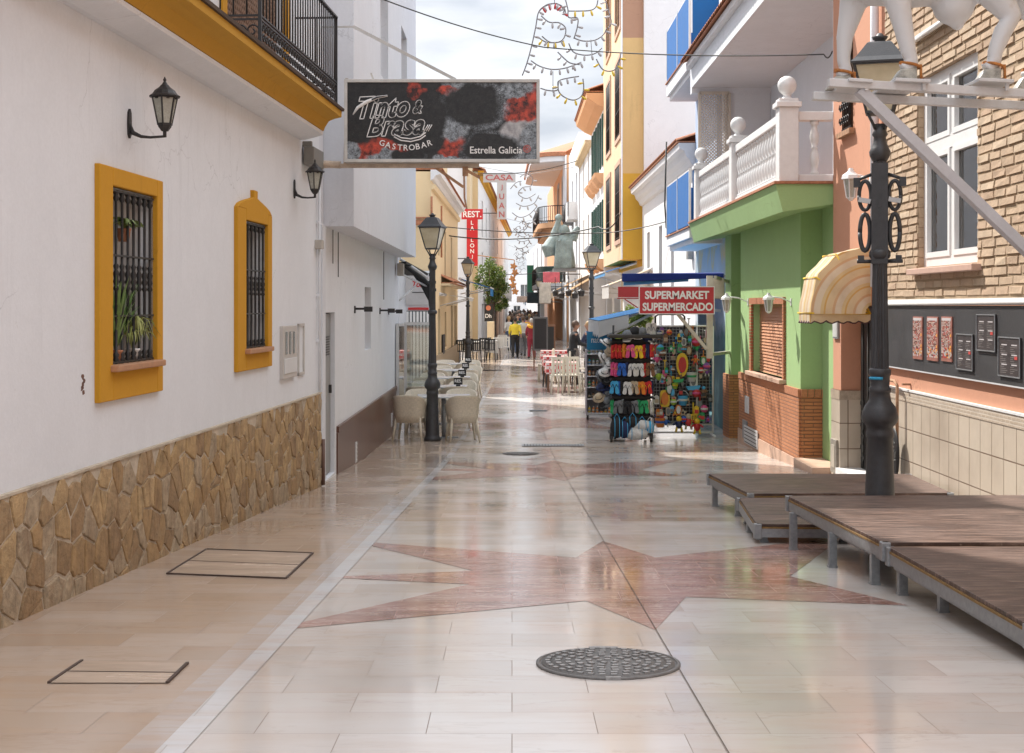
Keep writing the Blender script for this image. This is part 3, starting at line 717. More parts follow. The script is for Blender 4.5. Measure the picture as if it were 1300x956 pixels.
# wall lanterns
def lantern_head(mb_f, mb_g, c, s=1.0, n=6):
    """hexagonal tapering lantern, c = bottom centre"""
    c = Vector(c); H = .29*s; r0, r1 = .075*s, .135*s
    for i in range(n):
        a = 2*PI*(i+.5)/n; p = c+Vector((math.cos(a)*r0, math.sin(a)*r0, .03*s)); q = c+Vector((math.cos(a)*r1, math.sin(a)*r1, .03*s+H)); mb_f.bar(p, q, .016*s)
        b = 2*PI*(i+1.5)/n; p2 = c+Vector((math.cos(b)*r0, math.sin(b)*r0, .03*s)); q2 = c+Vector((math.cos(b)*r1, math.sin(b)*r1, .03*s+H))
        mb_g.add([p*.999+c*.001, p2*.999+c*.001, q2*.999+c*.001, q*.999+c*.001], [(0, 1, 2, 3)])
        mb_f.bar(q, q2, .02*s); mb_f.bar(p, p2, .02*s)
        m_ = (q+q2)/2; mb_f.cbox(m_-Vector((0, 0, .012*s)), (.03*s, .03*s, .02*s), Matrix.Rotation((a+b)/2, 3, 'Z'))
    ph = PI/n
    mb_f.lathe([(r0*.5, -.045*s), (r0*.95, 0), (r0*1.05, .03*s), (.01, .03*s)], n, c, ph=ph, sm=False)
    z = .03*s+H
    mb_f.lathe([(r1*1.2, z), (r1*1.25, z+.012*s), (r1*1.0, z+.035*s), (r1*.8, z+.075*s), (r1*.45, z+.11*s), (r1*.3, z+.135*s), (r1*.24, z+.14*s), (.012*s, z+.175*s), (.02*s, z+.19*s), (.012*s, z+.205*s), (.002, z+.225*s)], 12, c, sm=False)
    mb_f.ball(c-Vector((0, 0, .075*s)), .018*s, 8, 6); mb_f.tube([c-Vector((0, 0, .1*s)), c-Vector((0, 0, .04*s))], .01*s, 6)
def wall_lantern(fr, u, z, label, s=1.0, reach=.34, frame=None, glass=None, group=None):
    """z = height of the wall plate centre; arm sweeps out and up to the lantern"""
    base = fr.P(u, 0, z); t = thing('wall_lantern', label, 'wall lantern', base, group=group)
    f, gl, pl = MB(), MB(), MB(); n = fr.n
    P = lambda a, b: base+n*a+Vector((0, 0, b))
    pl.prism([(-.035*s, -.12*s), (0, -.16*s), (.035*s, -.12*s), (.045*s, 0), (.035*s, .12*s), (0, .16*s), (-.035*s, .12*s), (-.045*s, 0)], lambda a, b, h: base+fr.d*a+Vector((0, 0, b))+n*h, -.004, .025*s)
    f.tube([P(.0, -.02*s), P(.05*s, -.1*s), P(.14*s, -.14*s), P(.24*s, -.15*s), P(reach*s, -.14*s)], [.035*s, .026*s, .018*s, .014*s, .014*s], 8)
    f.tube([P(reach*s, -.15*s), P(reach*s, -.07*s)], .02*s, 8)
    lantern_head(f, gl, P(reach*s, -.04*s), s)
    obj('wall_plate', pl, frame or M['iron'], t); o = obj('bracket_and_frame', f, frame or M['iron'], t); obj('glass', gl, glass or M['lampgrey'], t)
M['lampgrey'] = mat('dusty_lantern_glass', (.36, .36, .31, 1), .25, .2, 10)
# lantern centre columns 191 and 390: wall plates at 163 and 373
wall_lantern(A, A.u(163), A.z(163, 157), 'large black wall lantern above the nearest barred window', .6, .4)
wall_lantern(A, A.u(373), A.z(373, 240), 'smaller looking black lantern near the corner, left of the hanging billboard', .6, .36)

# ------------------------------------------------------------------ white block with the brown plinth and overhang
B_ = Fr(-2.15, 0, 1); HB = 9.1
houseB = thing('white_block', 'plain white building with overhanging upper storey and brown tiled base', 'building', (-2.4, 20, gz(20)))
slit = (B_.u(463), B_.u(471), B_.z(463, 445), B_.z(463, 364))
mb = MB(); facade(mb, B_, 15.3, 26.2, -2.5, .93, [slit, (15.72, 16.72, gz(16.2)+.02, -.08)], depth=.16); shell(mb, B_, 15.3, 26.2, -2.5, .93, 6); obj('wall', mb, M['white'], houseB)
O = Fr(-1.815, 0, 1); mb = MB(); facade(mb, O, 15.8, 16.8, .91, 7.2); shell(mb, O, 15.8, 16.8, .91, 7.2, 6.2); facade(mb, O, 16.8, 26.0, .91, HB, [(19.0, 20.2, 3.2, 4.6), (22.6, 23.8, 3.2, 4.6)]); shell(mb, O, 16.8, 26.0, .91, HB, 6.2)  # unseen roofline stepped to shape the sunlight on stage and green wall
mb.box(-8, -2.16, 15.32, 15.79, .93, 7.2)  # unseen infill added between the houses to limit the sun gap
mb.add([O.P(15.8, 0, .91), O.P(26, 0, .91), O.P(26, -6, .91), O.P(15.8, -6, .91)], [(0, 1, 2, 3)]); obj('upper_storey', mb, M['white3'], houseB)
for a in (19.0, 22.6): window(houseB, O, (a, a+1.2, 3.2, 4.6), mull=1)
window(houseB, B_, slit, frame=M['white'], fw=.03, mull=0, pane=M['pane1'])
mb = MB()
for z0, z1, n0 in ((-2.5, -1.56, .02), (-1.555, -1.48, .035)): B_.box(mb, 16.87, 25.6, -.01, n0, z0, z1)
M['btile'] = bricks('brown_wall_tiles', (.12, .05, .032, 1), (.14, .06, .04, 1), (.08, .04, .03, 1), .4, 1.2, 'Y', .006, .2, .3, 0)
obj('brown_base', mb, M['btile'], houseB)
mb = MB(); B_.box(mb, 15.74, 16.70, -.08, -.05, gz(16.2)+.04, -.10)
dd = obj('steel_door', mb, mat('brushed_zinc_door', (.26, .26, .255, 1), .5, .2, 3, metal=0, stretch=(1, 6, .4)), houseB); ORI[dd] = ORI[houseB]
mb = MB()
for i in range(8): B_.box(mb, 15.84, 16.58, -.05, -.044, -.38-i*.03, -.365-i*.03)
obj('louvre', mb, M['iron'], dd); mb = MB(); B_.box(mb, 16.55, 16.6, -.05, -.02, -1.05, -.95); obj('handle', mb, M['iron'], dd)
mb = MB(); B_.box(mb, 15.42, 15.68, -.01, .03, -2.5, .9); obj('pilaster', mb, M['white3'], houseB)
for a, b, c, d_ in ((449, 454, 588, 562), (495, 499, 542, 525)):
    mb = MB(); u = B_.u(a); B_.box(mb, u, u+.16, .02, .03, B_.z(a, c), B_.z(a, d_))
    for i in range(5): z = lerp(B_.z(a, c), B_.z(a, d_), (i+.5)/5); B_.box(mb, u+.02, u+.14, .03, .036, z-.012, z+.012)
    obj('white_vent', mb, M['whitemetal'], houseB)
for i, (px, py) in enumerate(((450, 392), (482, 394), (493, 395))):
    mb = MB(); u = B_.u(px); z = B_.z(px, py); mb.bar(B_.P(u, 0, z), B_.P(u, .2, z), .03); mb.cbox(B_.P(u, .19, z-.005), (.11, .09, .07)); B_.box(mb, u-.05, u+.05, 0, .015, z-.06, z+.04)
    solo('wall_spotlight', mb, M['iron'], ('first', 'second', 'third')[i]+' small black spotlight from the steel door on the white block wall', 'spotlight', B_.P(u, 0, z))
mb = MB()
for y in (16.4, 16.9): mb.tube([(-2.13, y, .9), (-2.13, y, .35 if y > 16.5 else .5)], .006, 5)
mb.tube([(-2.13, 22.9, .9), (-2.13, 22.9, .1)], .006, 5); obj('loose_wire', mb, M['cable'], houseB)
# light steel strut over the billboard, pinned to the overhang
# ------------------------------------------------------------------ billboard
YB = 14.9
b0, b1 = W(438, 102, YB), W(685, 207, YB)
bb = thing('restaurant_billboard', 'wide dark billboard printed with glowing charcoal, hung across the street on an arm', 'billboard', ((b0.x+b1.x)/2, YB, b1.z))
x0, x1, z1, z0 = b0.x, b1.x, b0.z, b1.z
mb = MB(); t = .035
mb.box(x0, x1, YB-.09, YB+.09, z0, z0+t); mb.box(x0, x1, YB-.09, YB+.09, z1-t, z1); mb.box(x0, x0+t, YB-.09, YB+.09, z0+t, z1-t); mb.box(x1-t, x1, YB-.09, YB+.09, z0+t, z1-t)
obj('frame', mb, mat('aged_white_frame', (.55, .53, .5, 1), .5, .15, 8), bb, bevel=.004)
def coals():
    m, nt, b = nm('printed_charcoal_photo'); k = N(nt)
    tc = k.n('ShaderNodeTexCoord'); wp = k.n('ShaderNodeTexNoise'); wp.inputs['Scale'].default_value = 5; wp.inputs['Detail'].default_value = 5; k.l(tc.outputs['Object'], wp.inputs['Vector'])
    va = k.n('ShaderNodeVectorMath', operation='MULTIPLY_ADD'); k.l(wp.outputs['Color'], va.inputs[0]); va.inputs[1].default_value = (.26, 0, .26); k.l(tc.outputs['Object'], va.inputs[2]); v = va.outputs[0]
    speck = k.noise(tc.outputs['Object'], 75, 3, .8); grit = k.noise(tc.outputs['Object'], 16, 6, .7); cloud = k.noise(v, 3.0, 5, .6)
    black = k.mix(k.ramp(speck, [(.6, 0.0), (.7, .22)]), k.ramp(grit, [(.35, (.006, .006, .007, 1)), (.75, (.03, .028, .027, 1))]), (.2, .19, .18, 1))
    ash = k.mix(k.ramp(k.math('ADD', k.math('MULTIPLY', speck, .45), k.math('MULTIPLY', grit, .55)), [(.4, 0.0), (.6, 1.0)]), (.05, .055, .06, 1), (.38, .42, .46, 1))
    pale = k.mix(k.ramp(grit, [(.4, 0.0), (.65, 1.0)]), (.28, .27, .28, 1), (.5, .49, .49, 1))
    red = k.mix(k.ramp(k.math('ADD', k.math('MULTIPLY', grit, .6), k.math('MULTIPLY', cloud, .4)), [(.42, 0.0), (.6, 1.0)]), (.03, .008, .007, 1), (.6, .075, .04, 1))
    col = black
    W_, Z_ = (x1-x0)/1125, (z1-z0)/460
    def ell(px, py, rx, ry, rot=0, soft=.22):
        cx_, cz_ = (px-652)*W_+.13, (665-py)*Z_+.13
        mp = k.n('ShaderNodeMapping', vector_type='TEXTURE'); mp.inputs['Location'].default_value = (cx_, 0, cz_); mp.inputs['Rotation'].default_value = (0, rot, 0); mp.inputs['Scale'].default_value = (rx*W_, 1e3, ry*Z_); k.l(v, mp.inputs[0])
        ln = k.n('ShaderNodeVectorMath', operation='LENGTH'); k.l(mp.outputs[0], ln.inputs[0]); return k.ramp(ln.outputs['Value'], [(1-soft, 1.0), (1.0, 0.0)]), ln.outputs['Value']
    for (px, py, rx, ry, c, rim) in ((300, 600, 190, 70, red, 0), (510, 250, 60, 70, red, 0), (690, 580, 90, 110, red, 0), (1180, 380, 190, 110, red, 0), (690, 265, 70, 35, red, 0), (1190, 250, 50, 60, red, 0), (700, 470, 120, 90, ash, 0), (720, 225, 130, 30, ash, 0), (1090, 255, 115, 65, ash, 0),
                                     (1100, 490, 125, 75, pale, 0), (1170, 560, 90, 130, ash, 0), (120, 620, 60, 70, ash, 0), (380, 640, 180, 40, ash, 0), (690, 660, 110, 30, ash, 0), (1110, 335, 90, 30, red, 0), (830, 345, 185, 135, black, 1), (930, 590, 180, 100, black, 1), (240, 400, 190, 170, black, 0), (590, 400, 110, 130, black, 0), (560, 560, 100, 80, black, 0), (330, 240, 140, 50, black, 0), (455, 640, 95, 60, black, 0), (590, 235, 60, 40, black, 0)):
        f, d = ell(px, py, rx, ry)
        if rim: g_, d2 = ell(px+rx*.12, py+ry*.02, rx*1.13, ry*1.12); col = k.mix(k.math('MULTIPLY', g_, k.ramp(speck, [(.4, .25), (.55, 1.0)])), col, ash)
        col = k.mix(f, col, c)
    k.l(col, b.inputs['Base Color']); b.inputs['Roughness'].default_value = .45
    return m
mb = MB(); mb.box(x0+t, x1-t, YB-.075, YB+.07, z0+t, z1-t); obj('printed_panel', mb, coals(), bb)
def bbfn(x, z): return lambda a, b, h: Vector((x+a, YB-.076-h, z+b))
S = (x1-x0)/247.0
def bp(px, py): return (x0+(px-438)*S, z1-(py-102)*S)
wt, bk = M['signwhite'] if 'signwhite' in M else plain('sign_white', (.8, .78, .76, 1)), plain('sign_black', (.012, .012, .013, 1))
M['signwhite'] = wt; M['signblack'] = bk
def rot_fn(x, z, ang, curve=0):
    c_, s_ = math.cos(ang), math.sin(ang)
    return lambda a, b, h: Vector((x+a*c_-b*s_, YB-.076-h, z+a*s_+b*c_-curve*a*a))
for word, px, py, w, h, dpt in (('Tinto', 489, 137, 64, 28, 0), ('&', 531, 137, 13, 17, .002), ('Brasa', 503, 160, 74, 27, .0045)):
    x, z = bp(px, py)
    mw, mk = MB(), MB()
    text_outline(mw, word, rot_fn(x, z, .05), .0048, w*S, h*S, .4, fill=mk, bold=.03)
    obj('lettering_outline', mw, wt, bb); obj('lettering', mk, bk, bb)
mb = MB(); mk = MB()
sw = [bp(*p) for p in ((449, 147), (455, 138), (466, 131), (480, 125), (493, 123))]
mb.tube([Vector((a, YB-.078, b)) for a, b in sw], [.006, .018, .022, .016, .01], 6); mk.tube([Vector((a, YB-.086, b)) for a, b in sw[1:]], [.006, .012, .01, .003], 6)
for py, r_ in ((1.5, .007), (5, .007)):
    mb.tube([Vector((bp(a, b+py)[0], YB-.079, bp(a, b+py)[1])) for a, b in ((501, 170), (510, 174.5), (522, 176), (534, 173), (541, 168))], r_, 6)
for dx in (0, 2.5, 5): mb.tube([Vector((bp(539+dx, 168)[0], YB-.079, bp(0, 168)[1])), Vector((bp(544+dx, 0)[0], YB-.079, bp(0, 159.5)[1]))], .005, 5)
obj('swash', mb, wt, bb); obj('swash_fill', mk, bk, bb)
mb = MB(); x, z = bp(516, 187)
word = 'GASTROBAR'
for i, ch in enumerate(word):
    tt = (i-4)/4; cx_, cz_ = bp(516+tt*30, 185+6.0*(1-tt*tt)-2.5); text_mb(mb, ch, rot_fn(cx_, cz_, tt*.28), height=7.3*S, depth=.003, bold=.01)
x, z = bp(630, 191.5); text_mb(mb, 'Estrella Galicia', rot_fn(x, z, 0), width=66*S, height=9*S, depth=.003, bold=.012)
obj('small_lettering', mb, wt, bb)
mb = MB(); cx_, cz_ = bp(669, 190)
for r0_, r1_ in ((.042, .034), (.026, .02)):
    ring = [(math.cos(a), math.sin(a)) for a in [2*PI*i/24 for i in range(24)]]
    mb.add([Vector((cx_+r0_*a, YB-.079, cz_+r0_*b)) for a, b in ring]+[Vector((cx_+r1_*a, YB-.079, cz_+r1_*b)) for a, b in ring], [(i, (i+1) % 24, 24+(i+1) % 24, 24+i) for i in range(24)])
st5 = []
for i in range(10): r_ = .019 if i % 2 == 0 else .008; st5.append((cx_+r_*math.sin(i*PI/5), cz_+r_*math.cos(i*PI/5)))
mb.prism(st5, lambda a, b, h: Vector((a, h, b)), YB-.079, YB-.076)
obj('star_emblem', mb, plain('emblem_red', (.5, .12, .1, 1)), bb)
mb = MB()
mb.bar((x0-.28, YB, z0-.03), (x0+1.45, YB, z0-.03), .05, .045); mb.tube([(-2.2, YB, z0-.0), (x0-.05, YB, z0-.02)], .04, 10)
mb.bar((x0+.0, YB, z0-.03), (x0+.02, YB, z1+.02), .03)
obj('support_arm', mb, mat('rust_streaked_white', (.45, .36, .28, 1), .7, .35, 9), bb, label='rust stained white support arm')
mb = MB(); mb.bar(W(449, 34, YB+.3), W(578, 101, YB), .035, .035); mb.bar((-2.15, 15.6, W(0, 30, 15.4).z), W(449, 34, YB+.3), .02)
mb.bar(W(474, 101, YB), W(471, 93, YB), .03, .02)
obj('stay_bar', mb, mat('aged_white_frame', (.55, .53, .5, 1), .5, .15, 8), bb)
mb = MB(); mb.bar((x0+.98, YB, z0-.05), (x0+1.28, YB, z0-.26), .03); mb.bar((x0+1.28, YB, z0-.06), (x0+1.46, YB, z0-.16), .03); mb.cbox((x0+1.3, YB, z0-.09), (.06, .06, .1)); obj('cable_clip', mb, M['rust'], bb)
# ------------------------------------------------------------------ right: brick house
K = Fr(3.85, 0, -1)
def rb(mb, Y0, Y1, n0, n1, z0, z1, mi=0): K.box(mb, Y0, Y1, n0, n1, z0, z1, mi)
houseK = thing('brick_house', 'tan brick house with beige tiled base and black menu wall on the right', 'house', (4.2, 11, gz(11)))
YW0, YW1 = K.u(1242), K.u(1166); kw = (YW0, YW1, .36, 2.15)
mb = MB(); facade(mb, K, 1, 14.2, -2.3, 5.6, [kw], depth=.3); shell(mb, K, 1, 14.2, -2.3, 5.6, 7); obj('wall', mb, M['salmon'], houseK)
# bricks as real blocks, one mesh
M['mortar'] = mat('sandy_mortar', (.33, .24, .15, 1), .95, .2, 12, bump=.4)
M['tanbrick'] = mat('handmade_tan_brick', (.42, .305, .205, 1), .85, .2, 7, bump=.5, bscale=30)
mb = MB(); r_ = random.Random(5); z = .075; row = 0; Yb0, Yb1 = 4.5, 14.2
H_, L_ = .077, .31
def in_win(a, b, c, d): return b > YW0-.005 and a < YW1+.005 and d > .34 and c < 2.16
while z < 4.9:
    y = Yb0-(row % 2)*L_/2
    while y < Yb1:
        l = L_*r_.uniform(.75, 1.2); a, b = y+.014, min(y+l, Yb1); y += l
        if b-a < .05: continue
        c, d = z+.013, z+H_
        segs = [(a, b)]
        if in_win(a, b, c, d):
            segs = [s for s in ((a, min(b, YW0)), (max(a, YW1), b)) if s[1]-s[0] > .04]
        for a_, b_ in segs:
            o = r_.uniform(.009, .018); P = K.P
            j = lambda: r_.uniform(-.0045, .0045)
            mb.hexa([P(a_+j(), -.01, c), P(b_+j(), -.01, c), P(b_-.006+j(), o+j()*.5, c+.004+j()), P(a_+.006+j(), o+j()*.5, c+.004+j()), P(a_+j(), -.01, d), P(b_+j(), -.01, d), P(b_-.008+j(), o-.004+j(), d-.006+j()), P(a_+.008+j(), o-.004+j(), d-.006+j())], r_.choice([0, 0, 0, 1, 2]))
    z += H_; row += 1
obj('brick_facing', mb, [M['tanbrick'], mat('pinkish_tan_brick', (.385, .27, .18, 1), .85, .2, 8, bump=.5, bscale=30), mat('pale_tan_brick', (.47, .36, .25, 1), .85, .2, 8, bump=.5, bscale=30)], houseK)
mb = MB(); facade(mb, Fr(3.846, 0, -1), Yb0, 14.19, .06, 4.9, [kw], depth=.003); obj('mortar_bed', mb, M['mortar'], houseK)
for a_, b_ in ((YW1-.012, YW1+.001), (YW0-.001, YW0+.012)):   # brick lining of the reveal
    mb = MB()
    for i in range(19): z = .36+i*.0945; rb(mb, a_, b_, -.29, .0, z+.002, z+.0915)
    obj('reveal_bricks', mb, M['tanbrick'], houseK)
mb = MB()
for i in range(5): rb(mb, YW0+i*.3+.02, YW0+i*.3+.29, -.29, .01, 2.13, 2.149)
obj('reveal_bricks', mb, M['tanbrick'], houseK)
kk = window(houseK, K, kw, frame=M['whitepaint'], fw=.085, inset=.08, mull=1, trans=.62, pane=M['clear'], sill=None)
mb = MB()   # opening casements
for a, b in ((YW0+.085, (YW0+YW1)/2-.045), ((YW0+YW1)/2+.045, YW1-.085)):
    for c, d in ((.36+.085, 1.41), (1.52, 2.06)):
        rb(mb, a, a+.05, -.085, -.04, c, d); rb(mb, b-.05, b, -.085, -.04, c, d); rb(mb, a+.05, b-.05, -.085, -.04, c, c+.05); rb(mb, a+.05, b-.05, -.085, -.04, d-.05, d)
obj('casement', mb, M['whitepaint'], kk)
mb = MB(); A_ = [K.P(lerp(YW0, YW1, i/60), -.26+.018*math.sin(i*1.1), 2.1) for i in range(61)]; B2 = [Vector((p.x, p.y, .4)) for p in A_]
mb.strip(A_, B2, sm=True); obj('net_curtain', mb, mat('greyish_net_curtain', (.2, .2, .2, 1), .9, .4, 3, stretch=(1, 6, .4)), kk)
mb = MB(); rb(mb, YW0-.1, YW1+.1, -.12, .09, .29, .345); obj('sill', mb, mat('pink_stone_sill', (.5, .33, .26, 1), .7, .1, 9), kk, bevel=.006)
mb = MB(); mb.box(3.98, 3.99, YW0+.18, YW0+.5, .55, .95); obj('sticker', mb, mat('paper_notice', (.5, .5, .48, 1), .6), kk)
mb = MB(); mb.tube([K.P(K.u(1218), .06, 2.5), K.P(K.u(1164), .06, 2.49)], .022, 8); rb(mb, K.u(1218), K.u(1164), .0, .05, 2.52, 2.54)
solo('strip_light', mb, mat('polished_tube', (.75, .75, .73, 1), .2), 'slim white tube light fixed to the brick wall over the window', 'strip light', K.P(12.3, 0, 2.5))
# pipe under the bricks, menu wall, salmon band, tiles
mb = MB(); mb.tube([K.P(5, .04, .035), K.P(9, .04, .03), K.P(14.15, .04, .02)], .022, 8); rb(mb, 5, 14.15, 0, .02, .045, .06); obj('white_pipe', mb, M['whitepaint'], houseK)
mb = MB(); rb(mb, 4.5, 14.19, -.01, .035, -.61, .0); obj('black_menu_wall', mb, mat('black_painted_boards', (.035, .034, .036, 1), .55, .3, 3, bump=.1), houseK)
mb = MB(); rb(mb, 4.5, 14.19, .0, .04, -.622, -.611); obj('thin_trim', mb, M['whitemetal'], houseK)
def menu(px0, px1, py0, py1, kind, label):
    u0, u1 = K.u(px1), K.u(px0); um = (u0+u1)/2; zt = (HY-py0)/F*um; zb = (HY-py1)/F*um
    t = thing('menu_poster', label, 'menu', K.P(um, .036, zb))
    r_ = random.Random(px0); mb = MB(); rb(mb, u0, u1, .034, .046, zb, zt)
    if kind == 'food':
        obj('printed_sheet', mb, mat('brownish_menu_print', (.3, .12, .09, 1), .5, .5, 9), t)
        cols = [plain('menu_cream', (.62, .5, .42, 1)), plain('menu_red', (.5, .06, .05, 1)), plain('menu_orange', (.7, .3, .06, 1)), plain('menu_grey', (.5, .47, .47, 1)), plain('menu_dark', (.1, .04, .03, 1))]
        q = MB(); n = 26
        for i in range(n):
            z = lerp(zb+.03, zt-.03, i/n)
            a = u1-.012
            while a > u0+.02:
                w = r_.uniform(.012, .03); c = r_.choice([0, 0, 3, 4, 1]) if i > 6 else r_.choice([3, 3, 1, 2, 4, 0]); h = .007 if i > 6 else .016
                if a > u0+.05 or i <= 6: rb(q, a-w, a, .0465, .0475, z, z+h, c)
                a -= w+r_.uniform(.004, .012)
        rb(q, u0+.02, u1-.02, .0465, .048, zt-.035, zt-.012, 3)
        for z in (.3, .22, .55): rb(q, u0+.01, u0+.045, .0475, .049, zb+z*(zt-zb), zb+(z+.06)*(zt-zb), 2)
        obj('print_detail', q, cols, t)
    else:
        obj('printed_sheet', mb, mat('dark_menu_print', (.045, .035, .035, 1), .45, .3, 9), t)
        f = MB()
        for x in ((u0, u0+.008, zb, zt), (u1-.008, u1, zb, zt)): rb(f, x[0], x[1], .046, .052, x[2], x[3])
        for x in ((zb, zb+.008), (zt-.008, zt)): rb(f, u0+.008, u1-.008, .046, .052, x[0], x[1])
        obj('edge', f, M['steel'], t)
        q = MB(); cols = [plain('menu_grey', (.5, .47, .47, 1)), plain('menu_line', (.2, .18, .17, 1)), plain('menu_red', (.5, .06, .05, 1))]
        for col in (.08, .54):
            for i in range(15):
                z = lerp(zb+.03, zt-.05, i/15); a = lerp(u0, u1, 1-col)-.01; w = r_.uniform(.3, .9)*(u1-u0)*.38
                if i % 5 == 4: rb(q, a-(u1-u0)*.3, a-(u1-u0)*.05, .0465, .0475, z, z+.009, 0)
                else: rb(q, a-w, a, .0465, .0475, z, z+.004, 1)
        rb(q, lerp(u0, u1, .12), lerp(u0, u1, .25), .0475, .0485, zb+(zt-zb)*.45, zb+(zt-zb)*.53, 2)
        obj('print_detail', q, cols, t)
menu(1165, 1177, 402, 456, 'food', 'narrow reddish menu poster on the black wall, leftmost of the three')
menu(1183, 1197, 402, 458, 'food', 'narrow reddish menu poster on the black wall, middle one of the three')
menu(1201.5, 1215, 402, 459, 'food', 'narrow reddish menu poster on the black wall, rightmost of the three')
menu(1221, 1242, 424, 470, 'dark', 'framed dark menu sheet hung low, next to the three reddish posters')
menu(1247, 1271, 399, 446, 'dark', 'framed dark menu sheet hung higher than its neighbours with a red dot')
menu(1275, 1303, 428, 479, 'dark', 'framed dark menu sheet at the right edge of the picture')
def palm():
    u = K.u(1126); z = -.30; t = thing('palm_sign', 'small green neon palm figure on the black wall beside the lamp post', 'sign', K.P(u, .036, z-.15))
    g = MB(); tr = MB(); P = lambda a, b: K.P(u-a, .055, z+b)
    tr.tube([P(-.02, -.15), P(-.005, -.08), P(.0, .0)], .012, 6); obj('trunk', tr, mat('brown_tube', (.2, .09, .04, 1), .4), t)
    for a, b in ((.07, .04), (.05, .09), (-.05, .08), (-.08, .02), (.08, -.03), (.05, -.09)): g.tube([P(0, 0), P(a*.5, b*.6+.03), P(a, b)], [.014, .013, .005], 6)
    obj('fronds', g, mat('mint_green_tube', (.02, .6, .35, 1), .3), t)
palm()
M['tile'] = bricks('beige_ceramic_tiles', (.52, .44, .35, 1), (.56, .48, .385, 1), (.17, .11, .07, 1), .27, .305, 'Y', .0065, .5, .35, 0, .18)
M['tileX'] = bricks('beige_ceramic_tiles_return', (.52, .44, .35, 1), (.56, .48, .385, 1), (.17, .11, .07, 1), .27, .305, 'X', .0065, .5, .35, 0, .18)
mb = MB(); rb(mb, 4.5, 14.19, -.01, .022, -2.4, -.93); obj('tiled_base', mb, M['tile'], houseK)
mb = MB(); rb(mb, 4.5, 14.19, -.01, .027, -.93, -.83); obj('border_tiles', mb, bricks('patterned_border_tile', (.45, .36, .27, 1), (.5, .41, .32, 1), (.6, .53, .44, 1), .09, .03, 'Y', .006, .3, .35, .5, .5), houseK)
mb = MB(); rb(mb, 4.5, 14.19, -.01, .034, -.83, -.812); obj('white_trim', mb, M['whitepaint'], houseK)
mb = MB(); mb.tube([K.P(K.u(1127)+.4, .08, -.73), K.P(K.u(1146), .08, -.745), K.P(K.u(1150), .085, -.78), K.P(K.u(1150), .085, -1.0), K.P(K.u(1150), .085, -1.62)], .016, 8); rb(mb, 13.3, 13.34, 0, .08, -.77, -.75)
solo('handrail', mb, M['rust'], 'bent rusty grab rail on the tiled wall behind the lamp post', 'handrail', K.P(13.4, .08, -.75))
mb = MB(); mb.ball(K.P(K.u(1148), .1, -1.46), 1, 20, 12, sx=.03, sy=.16, sz=.26)
q = MB(); r_ = random.Random(9)
for i in range(60): a = r_.uniform(0, 2*PI); d_ = r_.uniform(0, .9); q.cbox(K.P(K.u(1148)+math.cos(a)*d_*.14, .131-.012*d_, -1.46+math.sin(a)*d_*.23), (.008, .03, .012), Matrix.Rotation(r_.uniform(0, 3), 3, 'X'))
t = thing('oval_plaque', 'oval black ornamental iron plaque hanging on the tiled wall right of the lamp post', 'plaque', K.P(K.u(1148), .1, -1.72)); obj('plate', mb, M['iron'], t); obj('scrollwork', q, mat('greyish_scroll', (.13, .13, .12, 1), .5), t)
# salmon part with small window, corner pilaster, door recess
PX = 3.98
S_ = Fr(3.95, 0, -1)
houseS = thing('salmon_house', 'salmon pink house wall with tiled pier, dark door and striped dome awning', 'house', (4.3, 15.8, gz(15.8)))
z_ = 5.6
def at(px, x): return x*F/(px-CX)
Ys0, Ys1 = 14.21, 16.95
swn = (at(1083, 3.95), at(1071, 3.95), 2.05, 3.1)
mb = MB(); facade(mb, S_, Ys0, Ys1, .0, z_, [swn], depth=.15); shell(mb, S_, Ys0, Ys1, .0, z_, 6)
mb.add([S_.P(Ys0, 0, 0), S_.P(Ys1, 0, 0), S_.P(Ys1, -1.2, 0), S_.P(Ys0, -1.2, 0)], [(0, 1, 2, 3)]); obj('wall', mb, M['salmon'], houseS)
mb = MB(); mb.box(3.95, 5, 16.55, 16.95, -1.02, 0.001); obj('pier', mb, M['salmon'], houseS)
mb = MB(); mb.box(3.93, 5, 16.53, 16.97, -2.6, -1.02); obj('tiled_pier', mb, [M['tileX']], houseS)
mb = MB(); mb.box(3.925, 5, 16.525, 16.975, -1.13, -1.02); obj('border_tiles', mb, mat('border_band', (.42, .34, .26, 1), .4, .25, 20), houseS)
mb = MB(); mb.box(5.0, 5.1, 14.2, 16.6, -2.6, 0.1); obj('recess_wall', mb, M['salmon'], houseS)
mb = MB(); z0 = gz(16)
mb.box(4.18, 4.24, 14.25, 16.52, z0, -.02)
dd = obj('door', mb, M['iron'], houseS, label='dark iron door deep in the recess'); ORI[dd] = ORI[houseS]
q = MB()
for i in range(9): y = lerp(14.4, 16.4, i/8); q.tube([(4.17, y, z0+.1), (4.17, y, -.1)], .01, 6)
for i in range(18):
    c = (lerp(15.2, 16.4, (i % 3)/2), z0+.2+(i//3)*.13); scroll(q, lambda a, b: Vector((4.165, a, b)), c, .07, 1 if i % 2 else -1)
obj('iron_grille', q, mat('dull_iron_scrolls', (.07, .07, .065, 1), .5), dd)
mb = MB(); mb.box(3.88, 4.3, 14.2, 16.54, gz(15.4)-.1, gz(15.4)+.06); obj('threshold', mb, M['whitepaint'], houseS)
f = window(houseS, S_, swn, frame=M['brown'], fw=.06, inset=.1, mull=1, grille=M['iron'], gn=6)
p = MB()
for i in range(10): scroll(p, lambda a, b: S_.P(a, .05, b), (lerp(swn[0], swn[1], (i % 5+.5)/5), swn[2]+.12+(i//5)*.16), .06)
S_.box(p, swn[0]-.05, swn[1]+.05, .04, .06, swn[2]+.38, swn[2]+.40); obj('scrolled_guard', p, M['iron'], f)
